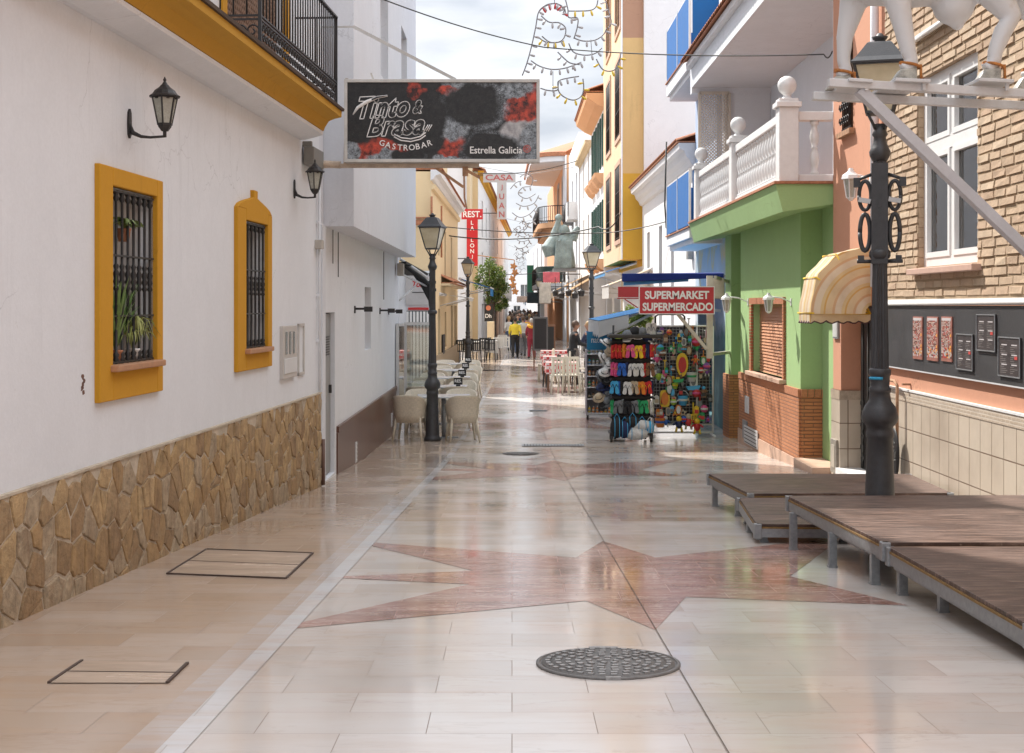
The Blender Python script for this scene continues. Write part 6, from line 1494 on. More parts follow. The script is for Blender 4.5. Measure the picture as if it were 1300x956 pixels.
mb = MB(); mb.box((619-CX)*s3, (628-CX)*s3, 56.6, 56.9, gz(57), (388-408)*s3); solo('menu_lectern', mb, M['cream'], 'upright cream menu stand below the black disc sign', 'menu stand', ((623-CX)*s3, 56.7, gz(57)), bevel=.02)
awning(Ct, 47.3, 51.5, .92, .35, 1.05, .3, 'bright blue awning with red striped edge below the red vertical sign', M['clothstrong'], .28, M['clothstrong'], scallop=False)
awning(Ct, 41.5, 44.8, .35, .0, .9, .12, 'small faded blue and white awning on the yellow house', M['clothwhite'], .1)

# orange tree
def leafy(mb, c, rx, ry, rz, n, size, rr, clumps=26, mats=3):
    c = Vector(c); cl = []
    for i in range(clumps):
        v = Vector((rr.gauss(0, 1), rr.gauss(0, 1), rr.gauss(0, 1))).normalized()*rr.uniform(.35, 1)**.6
        cl.append((Vector((v.x*rx, v.y*ry, v.z*rz))*.8, rr.uniform(.22, .42)*min(rx, rz), rr.randrange(mats)))
    for i in range(n):
        p, r0, m_ = cl[rr.randrange(clumps)]
        d = Vector((rr.gauss(0, 1), rr.gauss(0, 1), rr.gauss(0, 1))).normalized()*r0*rr.uniform(.4, 1.1)
        q = c+p+d; a = Vector((rr.gauss(0, 1), rr.gauss(0, 1), rr.gauss(0, .7))).normalized(); b = a.cross(Vector((rr.gauss(0, 1), rr.gauss(0, 1), rr.gauss(0, 1)))).normalized()
        s = size*rr.uniform(.6, 1.3); mb.add([q-a*s, q+b*s*.45, q+a*s, q-b*s*.45], [(0, 1, 2, 3)], m_ if rr.random() < .75 else rr.randrange(mats))
rr = random.Random(4); YT = 58.0; sT = YT/F; xt = (625-CX)*sT
tree = thing('orange_tree', 'small round-crowned orange tree beside the vertical signs on the left', 'tree', (xt, YT, gz(YT)))
mb = MB(); zc = (388-356)*sT; mb.tube([(xt, YT, gz(YT)), (xt+.03, YT, -1), (xt-.02, YT, .1)], [.09, .07, .06], 8)
for i in range(7): a = 2*PI*i/7; mb.tube([(xt, YT, -.2), (xt+.25*math.cos(a), YT+.25*math.sin(a), .5), (xt+.55*math.cos(a), YT+.55*math.sin(a), 1.2+.3*(i % 2))], [.04, .03, .01], 5)
obj('trunk', mb, mat('grey_bark', (.12, .09, .07, 1), .9, .3, 20, bump=.5), tree)
def leafm(name, c):
    m, nt, b = nm(name); k = N(nt); b.inputs['Base Color'].default_value = c; b.inputs['Roughness'].default_value = .45
    tr = k.n('ShaderNodeBsdfTranslucent'); tr.inputs[0].default_value = (c[0]*1.6, c[1]*1.7, c[2], 1); mx = k.n('ShaderNodeMixShader'); mx.inputs[0].default_value = .3
    k.l(b.outputs[0], mx.inputs[1]); k.l(tr.outputs[0], mx.inputs[2]); k.l(mx.outputs[0], nt.nodes['Material Output'].inputs[0]); return m
LM = [leafm('leaf_dark', (.035, .065, .015, 1)), leafm('leaf_mid', (.075, .115, .025, 1)), leafm('leaf_light', (.16, .2, .045, 1))]
mb = MB(); leafy(mb, (xt, YT, zc), .78, .8, 1.2, 4300, .06, rr, 40); leafy(mb, (xt+.15, YT, zc-.9), .6, .6, .5, 1200, .055, rr, 10); obj('crown', mb, LM, tree)
# ------------------------------------------------------------------ right far side
hB = thing('blue_house', 'pale blue house with bright blue balcony panels above the supermarket', 'house', (4.3, 27, gz(27)))
Bf = Fr(3.9, 0, -1)
tw = (25.65, 26.3, 2.75, 4.0)
mb = MB(); facade(mb, Bf, 25.52, 29.3, 1.3, 8.5, [tw]); shell(mb, Bf, 25.52, 29.3, 1.3, 8.5, 6); obj('wall', mb, M['paleblue'], hB)
window(hB, Bf, tw, frame=M['iron'], fw=.06, mull=1)
def mural():
    m, nt, b = nm('faded_painted_wall'); k = N(nt); v = k.coord((1, .8, .55)); n1 = k.noise(v, .9, 3); n2 = k.noise(k.coord(), 3, 5)
    tc = k.n('ShaderNodeTexCoord'); sp = k.n('ShaderNodeSeparateXYZ'); k.l(tc.outputs['Object'], sp.inputs[0])
    up = k.ramp(n1, [(.3, (.36, .46, .56, 1)), (.46, (.3, .4, .5, 1)), (.5, (.5, .42, .22, 1)), (.56, (.33, .43, .5, 1)), (.7, (.5, .55, .58, 1))])
    lo = k.ramp(n1, [(.3, (.02, .08, .1, 1)), (.48, (.05, .16, .19, 1)), (.52, (.12, .28, .3, 1)), (.6, (.03, .1, .13, 1))])
    col = k.mix(k.ramp(k.math('ADD', k.math('MULTIPLY', sp.outputs['Z'], .35), k.math('MULTIPLY', n2, .25)), [(.72, 0.0), (.82, 1.0)]), lo, up)
    k.l(col, b.inputs['Base Color']); b.inputs['Roughness'].default_value = .7; return m
mb = MB(); facade(mb, Bf, 24.6, 29.3, -2.7, 1.3, [(26.9, 28.9, -2.2, -.1, .6)], depth=.6); shell(mb, Bf, 24.6, 29.3, -2.7, 1.299, 5); obj('painted_ground_floor', mb, mural(), hB)
mb = MB(); Bf.box(mb, 26.9, 28.9, -.62, -.58, -2.3, -.1); obj('shop_opening', mb, M['darkroom'], hB)
for z0, z1, zs in ((1.47, 2.5, 1.25), (4.70, 5.78, 4.42)):
    mb = MB(); mb.box(3.28, 3.95, 25.5, 29.25, zs, z0-.02); mb.box(3.34, 3.95, 25.52, 29.2, zs-.1, zs); obj('balcony_slab', mb, M['white2'], hB, bevel=.01)
    mb = MB(); mb.box(3.25, 3.97, 25.46, 29.28, z0-.02, z0+.0); obj('tile_edge', mb, M['terracotta'], hB)
    mb = MB(); n = 2
    for i in range(n):
        a, b = lerp(25.5, 29.2, i/n)+.03, lerp(25.5, 29.2, (i+1)/n)-.03; mb.box(3.28, 3.295, a, b, z0+.03, z1)
    mb.box(3.34, 3.9, 25.5, 25.515, z0+.03, z1); mb.box(3.34, 3.9, 29.2, 29.215, z0+.03, z1); obj('blue_panels', mb, M['blue'], hB)
    mb = MB()
    for i in range(n+1): y = lerp(25.5, 29.2, i/n); mb.bar((3.29, y, z0), (3.29, y, z1+.04), .04)
    mb.bar((3.305, 25.5, z1+.02), (3.305, 29.2, z1+.02), .03); obj('white_rail', mb, M['whitepaint'], hB)
# low white house with tiled eave
hW = building('low_white_house', 'low bright white house with moulded eave between the blue balconies and the mustard house', Fr(3.9, 0, -1), 29.31, 41.2, -2.6, 3.3, 6, [(33.2, 33.8, -.9, 2.0), (35.8, 36.6, -.6, 2.1), (39.0, 39.8, .3, 2.1)], M['white2'], 'house', dict(frame=M['iron'], mull=0))
Wf = Fr(3.9, 0, -1)
mb = MB(); sweep(mb, Wf, [(-.01, 2.95), (.08, 3.0), (.12, 3.1), (.2, 3.18), (.24, 3.3), (.34, 3.34), (.36, 3.46), (-.01, 3.46)], 29.31, 41.2); obj('moulded_eave', mb, M['white2'], hW)
eave(hW, Wf, 29.3, 41.2, 3.5, .42, .7, 2.2)
mb = MB(); Wf.box(mb, 29.6, 29.9, 0, .12, 1.0, 1.25); obj('meter_box', mb, M['steel'], hW)
mb = MB(); mb.tube([W(846, 180, 30), W(844, 260, 30), W(846, 290, 30)], .02, 6); obj('loose_cable', mb, M['cable'], hW)
hT = building('tall_white_block', 'tall windowless white block rising behind the low white house', FrX(41.3), 3.96, 10, -2.6, 12, 8, [], M['white2'])
# mustard house
Qf = Fr(3.33, 0, -1); u0, u1 = 41.5, 50.2
qw = [(42.2, 44.2, 2.05, 4.35), (46.4, 48.4, 2.05, 4.35), (42.2, 44.2, 5.25, 7.6), (46.4, 48.4, 5.25, 7.6), (42.2, 44.2, 8.6, 10.6), (46.4, 48.4, 8.6, 10.6)]
hQ = thing('mustard_house', 'tall mustard and cream house with brown shuttered windows overhanging the awnings', 'house', (4, 45, gz(45)))
mb = MB(); facade(mb, Qf, u0, u1, 1.4, 11.6, qw, depth=.15); obj('cream_front', mb, mat('warm_cream_front', (.66, .49, .31, 1), .8, .08, 2), hQ)
mb = MB(); mb.box(3.33, 10, 41.48, 41.5, 1.4, 3.98); mb.add([(3.33, 41.5, 1.4), (3.33, 50.2, 1.4), (6, 50.2, 1.4), (6, 41.5, 1.4)], [(0, 1, 2, 3)]); mb.box(3.9, 6, 41.52, 50.2, 1.2, 1.39); obj('mustard_end', mb, M['mustard'], hQ)
mb = MB(); mb.box(3.33, 10, 41.48, 41.5, 3.98, 8.06); obj('weathered_end', mb, M['palemust'], hQ)
mb = MB(); mb.box(3.33, 10, 41.48, 41.5, 8.06, 11.6); obj('rose_end', mb, M['rose'], hQ); mb = MB(); mb.box(3.34, 10, 50.18, 50.2, 1.4, 11.6); obj('far_end', mb, M['rose'], hQ)
mb = MB(); facade(mb, Fr(3.98, 0, -1), 41.5, 50.2, -2.6, 1.4, [(42, 45.2, -2.2, .5, .5), (46, 49.4, -2.2, .5, .5)]); obj('shopfront_wall', mb, M['cream'], hQ)
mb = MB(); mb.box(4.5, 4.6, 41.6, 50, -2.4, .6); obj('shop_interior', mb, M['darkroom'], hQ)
for w in qw: window(hQ, Qf, w, frame=M['shutbrown'], fw=.09, inset=.08, mull=2, sur=mat('pinkish_surround', (.5, .33, .24, 1), .8), surw=.14, surp=.04, grille=M['iron'] if w[2] < 8 else None, gn=9)
mb = MB(); Qf.box(mb, 41.3, 50.3, -.6, .3, 11.6, 11.75); obj('roof_edge', mb, M['rose'], hQ)
mb = MB(); mb.tube([(3.25, 41.4, 1.5), (3.25, 41.4, 11)], .05, 6) if 0 else mb.box(3.29, 3.33, 41.47, 41.6, 1.4, 11.5); obj('white_corner_strip', mb, M['white'], hQ)
# peach eave house
h6 = building('peach_eave_house', 'white house with peach eave, green shutters and orange balconies beyond the mustard house', Fr(3.36, 0, -1), 50.22, 58.5, 1.2, 7.7, 6, [(u, u+.9, z, z+1.9) for z in (2.0, 5.15) for u in (51.0, 53.6, 56.2)], M['white'], 'house', dict(mull=1, frame=M['shutgreen'], shutter=M['shutgreen']))
mb = MB(); sweep(mb, Fr(3.36, 0, -1), [(-.01, 7.2), (.3, 7.35), (.62, 7.6), (.66, 7.75), (-.01, 7.75)], 50.2, 58.5); obj('peach_eave', mb, M['peach'], h6)
eave(h6, Fr(3.36, 0, -1), 50.2, 58.5, 7.82, .72, .7, 2)
for u in (51.0, 53.6, 56.2):
    for zz in (4.75, 1.6):
        mb = MB(); f6 = Fr(3.36, 0, -1); sweep(mb, f6, [(-.01, zz-.32), (.16, zz-.22), (.30, zz), (.34, zz+.12), (-.01, zz+.12)], u-.5, u+1.4); obj('orange_balcony', mb, M['peach'], h6)
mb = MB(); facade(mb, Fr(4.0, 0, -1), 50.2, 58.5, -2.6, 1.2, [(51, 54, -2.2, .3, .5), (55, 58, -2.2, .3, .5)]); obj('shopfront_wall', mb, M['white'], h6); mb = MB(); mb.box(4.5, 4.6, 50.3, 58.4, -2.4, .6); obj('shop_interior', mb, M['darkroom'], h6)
h7 = building('narrow_white_house', 'narrow white house with cream band left of the peach-eaved house', Fr(3.36, 0, -1), 58.6, 68, -2.6, 7.0, 6, [(u, u+1, z, z+1.8) for z in (2.2, 5.0) for u in (60, 64)], M['white2'], 'house', dict(mull=1, frame=M['cream']), M['cream'])
h8 = building('balcony_white_house', 'white house with small iron balconies and plants beside the curved balcony house', Fr(3.3, 0, -1), 68.1, 80, -2.6, 8.6, 6, [(u, u+1.2, z, z+2.0) for z in (1.6, 4.8) for u in (70, 74.5)], M['white'], 'house', dict(mull=1, frame=M['iron']))
for zz in (1.35, 4.5):
    mb = MB(); f8 = Fr(3.3, 0, -1); f8.box(mb, 69.5, 72, 0, .5, zz-.15, zz); f8.box(mb, 69.5, 72, .45, .5, zz, zz+.75); f8.box(mb, 69.5, 69.55, 0, .5, zz, zz+.75); obj('balcony', mb, M['white2'], h8)
    mb = MB()
    for i in range(12): mb.tube([f8.P(lerp(73.8, 76.4, i/11), .45, zz), f8.P(lerp(73.8, 76.4, i/11), .45, zz+.9)], .025, 5)
    mb.bar(f8.P(73.8, .45, zz+.9), f8.P(76.4, .45, zz+.9), .05); f8.box(mb, 73.8, 76.4, 0, .48, zz-.08, zz); obj('railing', mb, M['iron'], h8)
# curved balcony corner house
hR = thing('curved_balcony_house', 'corner house with rounded eave and stacked curved iron balconies on the right', 'house', (3, 90, gz(90)))
Zf = Fr(4.2, -.0125, -1); zw = [(u, u+1.6, z, z+2.6) for z in (1.6, 5.1) for u in (84, 90)]
mb = MB(); facade(mb, Zf, 80.5, 110, -2.6, 8.8, zw, depth=.25); shell(mb, Zf, 80.5, 110, -2.6, 8.8, 6); obj('wall', mb, M['peach'], hR)
for w in zw: window(hR, Zf, w, frame=M['steel'], fw=.12, mull=1, sur=mat('grey_blue_surround', (.3, .32, .33, 1), .7), surw=.3)
mb = MB(); Zf.box(mb, 80.45, 84.0, 0, .06, -2.6, 8.8); obj('white_bay', mb, M['white'], hR)
def curved(y0, y1, out, z0, z1, rr_=1.2, n=16):
    """plan outline of a slab with rounded street corners"""
    P_ = [Zf.P(y0, 0, 0), ]
    for i in range(n+1):
        a = PI/2*i/n; P_.append(Zf.P(y0+1.2*(1-math.cos(a))*2, out*math.sin(a), 0))
    for i in range(n+1):
        a = PI/2*i/n; P_.append(Zf.P(y1-1.2*(1-math.sin(a))*2, out*math.cos(a), 0))
    P_.append(Zf.P(y1, 0, 0)); return [(p.x, p.y) for p in P_]
for zz, out, nm_ in ((5.0, 1.55, 'upper'), (1.35, 1.6, 'lower')):
    pl = curved(82.5, 98, out, 0, 0)
    mb = MB(); mb.prism(pl, lambda a, b, h: Vector((a, b, h)), zz-.3, zz); mb.prism(curved(83, 97.4, out*.8, 0, 0), lambda a, b, h: Vector((a, b, h)), zz-.7, zz-.301); obj('balcony_slab', mb, M['peach'] if zz > 3 else M['white'], hR)
    mb = MB(); pp = [Vector((a, b, zz)) for a, b in pl]
    mb.tube([p+Vector((0, 0, 1.0)) for p in pp], .03, 5); mb.tube([p+Vector((0, 0, .12)) for p in pp], .025, 5)
    for a, b in zip(pp, pp[1:]):
        L = (b-a).length; m_ = max(1, int(L/.22))
        for i in range(m_): q = a.lerp(b, i/m_); mb.tube([q, q+Vector((0, 0, 1.0))], .02, 4)
    obj('railing', mb, M['iron'], hR)
mb = MB(); pp = [Vector((a, b, 1.4)) for a, b in curved(82.45, 90, 1.64, 0, 0)]; mb.strip(pp[2:18], [p+Vector((0, 0, .95)) for p in pp[2:18]]); obj('balcony_screen', mb, mat('dark_green_mesh_screen', (.04, .07, .06, 1), .8), hR)
mb = MB(); mb.prism(curved(81.5, 99, 2.05, 0, 0), lambda a, b, h: Vector((a, b, h)), 8.55, 8.85); obj('rounded_eave', mb, M['white'], hR)
mb = MB(); mb.prism(curved(81.4, 99.2, 2.15, 0, 0), lambda a, b, h: Vector((a, b, h)), 8.86, 9.1); pl = curved(81.4, 99.2, 2.15, 0, 0); mb.add([(a, b, 9.1) for a, b in pl]+[(lerp(a, 5.5, .7), lerp(b, 90, .5), 10.4) for a, b in pl], [(i, i+1, len(pl)+i+1, len(pl)+i) for i in range(len(pl)-1)]); obj('tiled_roof', mb, M['terracotta'], hR)
mb = MB(); mb.box(3.3, 6, 104, 109, 8.9, 11.5); obj('roof_room', mb, M['white2'], hR)
h9 = building('green_sign_house', 'pale far house past the curved balconies with a green pharmacy box sign', Fr(5.6, -.0265, -1), 112, 150, -2.6, 5.6, 8, [(u, u+1.6, z, z+2) for z in (.8, 3.2) for u in (116, 124, 132)], M['white2'], 'house', dict(mull=1, frame=M['brown']))
mb = MB(); mb.box(1.15, 1.65, 105.6, 105.8, .9, 3.1); mb.bar((2.8, 105.7, 2), (1.6, 105.7, 2), .06); solo('pharmacy_sign', mb, mat('bottle_green_box', (.01, .13, .09, 1), .4), 'tall dark green box sign left of the lower curved balcony', 'sign', (1.4, 105.7, 1))

# awnings of the right side
awning(Wf, 38.2, 41.0, 1.02, .0, 1.22, .46, 'cream awning with straight valance under the mustard house', M['clothcream'], .36, M['clothwhite'], scallop=False)
mb = MB(); mb.box(2.92, 3.52, 37.9, 38.0, .23, .52); mb.bar((3.9, 37.95, .2), (2.9, 37.95, .2), .03); mb.bar((3.9, 37.95, -.35), (3.1, 37.95, .18), .03)
solo('red_sign_box', mb, plain('deep_red_box', (.24, .008, .01, 1)), 'plain red box sign on a bracket under the cream awning', 'sign', (3.5, 37.95, .2))
awning(Fr(3.95, 0, -1), 50.5, 58, 1.55, 0, 1.7, .95, 'tan awning sloping down under the green shuttered white house', M['clothtan'], .25)
awning(Fr(3.9, 0, -1), 60, 69, 1.6, 0, 2.1, 1.0, 'second tan awning farther along the right side, with pale fringe', M['clothtan'], .3, M['clothcream'])
awning(Fr(3.9, 0, -1), 43, 49.5, 1.35, 0, 1.0, .3, 'narrow light blue awning edge over the mustard house shops', M['clothblue'], .12, M['clothblue'], scallop=False)
awning(Fr(3.6, 0, -1), 71, 79, 1.0, 0, 1.7, .5, 'dull cream awning beyond the tan ones', M['clothcream'], .3)
awning(Fr(3.0, 0, -1), 100, 108, .9, 0, 2.0, .6, 'white and blue striped far awning near the crowd', M['clothwhite'], .3, M['clothblue'])
awning(Fr(-1.5, 0, 1), 74, 84, .9, 0, 1.1, .3, 'pale awning on the left past the orange tree', M['clothcream'], .25)
mb = MB(); mb.ball((1.6, 96, .55), .32, 12, 8); solo('round_lantern', mb, plain('ball_red', (.5, .03, .02, 1)), 'small red ball sign above the far crowd', 'sign', (1.6, 96, .55))

# ------------------------------------------------------------------ supermarket
YS = 22.9; a, b = W(811, 363.5, YS), W(907, 399, YS)
sg = thing('supermarket_sign', 'red two-line sign reading SUPERMARKET SUPERMERCADO on a white bracket', 'sign', ((a.x+b.x)/2, YS, b.z))
mb = MB(); mb.box(a.x+.012, b.x-.012, YS-.03, YS+.03, b.z+.012, a.z-.012); obj('red_panel', mb, plain('supermarket_red', (.48, .03, .04, 1), .4), sg)
mb = MB(); mb.box(a.x, b.x, YS-.034, YS+.034, a.z-.014, a.z); mb.box(a.x, b.x, YS-.034, YS+.034, b.z, b.z+.014); mb.box(a.x, a.x+.014, YS-.033, YS+.033, b.z, a.z); mb.box(b.x-.014, b.x, YS-.033, YS+.033, b.z, a.z); obj('white_rim', mb, M['whitepaint'], sg)
mb = MB(); s = YS/F
for wd, py, px0, px1 in (('SUPERMARKET', 374.5, 818.5, 900), ('SUPERMERCADO', 389.5, 815.5, 904.5)):
    cx_ = ((px0+px1)/2-CX)*s; text_mb(mb, wd, lambda p, q, h, cx_=cx_, py=py: Vector((cx_+p, YS-.032-h, (388-py)*s+q)), width=(px1-px0)*s, height=10.5*s, bold=.035)
obj('lettering', mb, M['signwhite'], sg)
mb = MB(); yb = YS+.08
mb.bar(W(858, 396, yb), W(897, 443, yb), .09, .05); mb.bar(W(901, 350, yb+.05), W(901, 455, yb+.05), .10, .07); mb.bar((W(905, 435, yb).x, yb+.1, W(905, 450, yb).z), (3.9, yb+1.3, W(905, 450, yb).z), .05); mb.bar(W(908, 352, yb+.05), (3.92, 24.6, .4), .05)
obj('bracket', mb, mat('cream_bracket_paint', (.55, .5, .42, 1), .5, .15, 8), sg)
mb = MB(); mb.cbox(W(911, 366, yb+.6), (.22, .2, .36)); obj('motor_housing', mb, mat('cream_bracket_paint', (.55, .5, .42, 1), .5), sg, bevel=.03)
na = thing('rolled_awning', 'long rolled navy awning above the supermarket sign', 'awning', W(853, 356, 23.6))
mb = MB(); p, q = W(790, 350, 23.6), W(918, 350, 23.6); mb.hexa([(p.x, 23.5, p.z-.11), (q.x, 23.5, q.z-.04), (q.x, 23.75, q.z-.02), (p.x, 23.75, p.z-.09), (p.x, 23.5, p.z+.03), (q.x, 23.5, q.z+.04), (q.x, 23.75, q.z+.06), (p.x, 23.75, p.z+.04)]); obj('navy_roll', mb, M['clothnavy'], na, bevel=.01)
mb = MB(); mb.hexa([(p.x+.02, 23.55, p.z-.17), (q.x-.6, 23.55, q.z-.10), (q.x-.6, 23.56, q.z-.09), (p.x+.02, 23.56, p.z-.16), (p.x+.02, 23.55, p.z-.11), (q.x-.6, 23.55, q.z-.06), (q.x-.6, 23.56, q.z-.06), (p.x+.02, 23.56, p.z-.11)]); obj('light_edge', mb, M['clothblue'], na)
mb = MB(); mb.tube([(p.x+.1, 23.62, p.z-.1), (3.0, 25.2, p.z-.02), (3.88, 24.7, p.z+.02)], .025, 6); obj('folding_arm', mb, M['whitemetal'], na)
# light blue sloping awning
la = thing('sloping_awning', 'light blue awning with white valance sloping down over the bottle shelves', 'awning', (3.9, 27, .1))
P0, P1 = W(840, 383, 27.2), W(754, 406, 27.2)
pts = [(P1.x, 25.6, P1.z), (3.9, 25.6, .22), (3.9, 29.2, .22), (P1.x, 29.2, P1.z)]
mb = MB(); mb.hexa([(x, y, z-.012) for x, y, z in pts]+[(x, y, z) for x, y, z in pts]); obj('canopy', mb, M['clothblue'], la)
mb = MB(); A_ = [Vector((P1.x, lerp(25.6, 29.2, i/30), P1.z)) for i in range(31)]; mb.strip(A_, [p-Vector((0, 0, .3+.03*math.sin(i*1.3))) for i, p in enumerate(A_)])
A_ = [Vector((lerp(P1.x, P1.x+.55, i/10), 25.6, lerp(P1.z, P1.z+.12, i/10))) for i in range(11)]; mb.strip(A_, [Vector((p.x, p.y, P1.z-.31+.02*i)) for i, p in enumerate(A_)]); obj('valance', mb, M['clothwhite'], la)
mb = MB(); mb.tube([(P1.x+.15, 25.66, P1.z-.1), (2.7, 26, .0), (3.88, 25.6, -.1)], .03, 6); mb.tube([(P1.x+.2, 25.65, P1.z-.28), (2.9, 25.9, -.02)], .028, 6); obj('folding_arm', mb, M['whitemetal'], la)

awning(Fr(3.1, 0, -1), 84, 92, .75, 0, 1.2, .35, 'faded orange awning under the curved balconies', M['clothtan'], .25)
awning(Fr(-1.3, 0, 1), 88, 98, .8, 0, 1.0, .3, 'small white awning deep on the left side of the street', M['clothwhite'], .25)
awning(Fr(2.6, 0, -1), 112, 120, .9, 0, 1.6, .5, 'green and white far awning right of the crowd', M['clothwhite'], .3, cloth('green_valance', (.03, .3, .12, 1)))
for i_, (px_, py_, Y_, w_, h_, c_, l_) in enumerate(((692, 372, 60, .5, .9, (.5, .47, .42, 1), 'cream projecting sign under the first tan awning'), (676, 378, 88, .7, .7, (.03, .05, .06, 1), 'round-cornered black sign above the crowd'), (700, 352, 66, .8, .5, (.55, .12, .16, 1), 'faded pink sign between the tan awnings'), (643, 374, 80, .6, .8, (.55, .52, .5, 1), 'pale projecting sign past the orange tree'), (664, 380, 110, 1.0, .5, (.6, .6, .6, 1), 'small white sign over the farthest people'))):
    p_ = W(px_, py_, Y_); mb = MB(); mb.box(p_.x-w_/2, p_.x+w_/2, Y_-.06, Y_+.06, p_.z-h_/2, p_.z+h_/2); mb.bar((p_.x+(w_/2 if px_ > 655 else -w_/2), Y_, p_.z+h_*.3), (p_.x+(1.4 if px_ > 655 else -1.2), Y_, p_.z+h_*.3), .05, mi=1)
    solo('hanging_sign', mb, [mat('sign_face_%d' % i_, c_, .5, .3, 6), M['iron']], l_, 'sign', p_, bevel=.02)
rs = random.Random(21)
colors = dict(red=(.5, .03, .03, 1), orange=(.65, .2, .03, 1), yellow=(.72, .48, .03, 1), blue=(.03, .12, .45, 1), sky=(.06, .35, .62, 1), green=(.03, .33, .12, 1), pink=(.6, .08, .22, 1), white=(.6, .6, .58, 1), grey=(.16, .17, .18, 1), black=(.02, .02, .022, 1), navy=(.02, .03, .09, 1), brown=(.2, .1, .05, 1), beige=(.45, .36, .25, 1), purple=(.2, .07, .3, 1), lime=(.3, .45, .04, 1))
CM = {k_: mat('plastic_'+k_, v, .42, .1, 15) for k_, v in colors.items()}
CH = {k_: mat('felt_'+k_, v, .95, .25, 25, bump=.4) for k_, v in colors.items()}
# shoe stand
YF = 23.2; sx = YF/F; X0, X1 = (775-CX)*sx, (829-CX)*sx; xc = (X0+X1)/2; gY = gz(YF)
st = thing('shoe_stand', 'black wheeled shoe stand crowded with hanging flip flops, left of the toy grid', 'display stand', (xc, YF, gY))
zT = (388-432)*sx
mb = MB()
for x in (xc-.3, xc+.3): mb.tube([(x, YF+.12, gY+.1), (x, YF+.12, zT+.25)], .018, 8)
tiers = [434, 458, 481, 505, 529]
for py in tiers:
    z = (388-py)*sx; mb.bar((X0, YF+.05, z), (X1, YF+.05, z), .05, .035); mb.bar((X0, YF-.2, z), (X0, YF+.3, z), .03); mb.bar((X1, YF-.2, z), (X1, YF+.3, z), .03)
obj('black_frame', mb, M['iron'], st)
mb = MB(); mb.box(X0+.03, X1-.03, YF+.1, YF+.12, gY+.3, zT+.02); obj('shade_panel', mb, mat('painted_shop_shade', (.045, .04, .045, 1), .9, .5, 12), st)  # added panel, near-black in place of the shade behind the shoes
mb = MB(); mb.box(X0-.02, X1-.02, YF-.22, YF+.35, gY+.12, gY+.16); obj('base_tray', mb, M['iron'], st)
for x, y in ((X0, YF-.2), (X1-.05, YF-.2), (X0+.1, YF+.33), (X1-.1, YF+.33)): mb = MB(); mb.tube([(x-.02, y, gY+.055), (x+.02, y, gY+.055)], .055, 12); mb.box(x-.03, x+.03, y-.02, y+.02, gY+.06, gY+.13); obj('castor', mb, M['iron'], st)
mb = MB(); mb.cbox((xc+.05, YF+.05, zT+.07), (.9, .5, .06)); solo('hat_tray', mb, mat('dark_straw', (.05, .045, .04, 1), .9, .3, 20), 'dark flat tray on top of the shoe stand', 'tray', (xc, YF, zT+.03), bevel=.02)
def sole(mb, c, s, rz=0, mi=0, tilt=0):
    """flip flop hanging by its toe, sole facing the street"""
    out = [(.0, -.135), (.035, -.125), (.045, -.09), (.036, -.03), (.04, .03), (.055, .08), (.05, .12), (.02, .14), (-.02, .135), (-.045, .11), (-.048, .06), (-.036, 0), (-.036, -.06), (-.042, -.1), (-.03, -.128)]
    q = Matrix.Rotation(rz, 3, 'Z') @ Matrix.Rotation(tilt, 3, 'Y'); c = Vector(c)
    mb.prism([(x*s, z*s) for x, z in out], lambda a, b, h: c+q @ Vector((a, h, b)), -.011, .011, mi)
    for k_ in (-1, 1): mb.tube([c+q @ Vector(p) for p in ((0, -.012, .07*s), (k_*.018*s, -.03, .035*s), (k_*.03*s, -.012, .0))], .004, 5, mi=1)
rows = [(446, [('red', 0), ('red', 0), ('red', 0), ('orange', 0), ('pink', 1), ('yellow', 1), ('red', 0), ('navy', 0), ('red', 0)], 'top'), (469, [('pink', 0), ('pink', 0), ('blue', 1), ('navy', 0), ('white', 1), ('white', 1), ('red', 0), ('brown', 1)], 'second'), (492, [('sky', 1), ('blue', 0), ('black', 0), ('white', 1), ('beige', 1), ('orange', 1), ('red', 1), ('navy', 0)], 'third'), (516, [('green', 0), ('grey', 1), ('grey', 0), ('black', 1), ('grey', 1), ('green', 0), ('green', 1), ('beige', 0), ('white', 0)], 'fourth')]
posn = ['first', 'second', 'third', 'fourth', 'fifth', 'sixth', 'seventh', 'eighth', 'ninth']
for py, items, rn in rows:
    tot = sum(.125 if f else .06 for c, f in items); x = X0+.0; kx = (X1-X0)/tot; z = (388-py)*sx
    for ii, (c, f) in enumerate(items):
        w_ = (.125 if f else .06)*kx; xm = x+w_/2; x += w_; mb = MB(); acc = {'white': 'grey', 'yellow': 'pink', 'pink': 'yellow', 'orange': 'yellow', 'red': 'yellow', 'beige': 'grey'}.get(c, 'black')
        if f:
            for k_ in (-1, 1): sole(mb, (xm+k_*.036, YF-.14-.012*k_, z+rs.uniform(-.01, .01)), .8, rs.uniform(-.15, .15), 0, -k_*.16)
        else:
            for k_ in (-1, 1): sole(mb, (xm+k_*.012, YF-.1, z+rs.uniform(-.015, .015)), .84, 1.15+rs.uniform(-.15, .15), 0, rs.uniform(-.08, .08))
        solo('flip_flops', mb, [CH[c], CH[acc]], '%s flip flops, %s from the left in the %s row of the shoe stand' % (c, posn[ii], rn), 'flip flops', (xm, YF-.12, z), group='flip flops on the shoe stand')
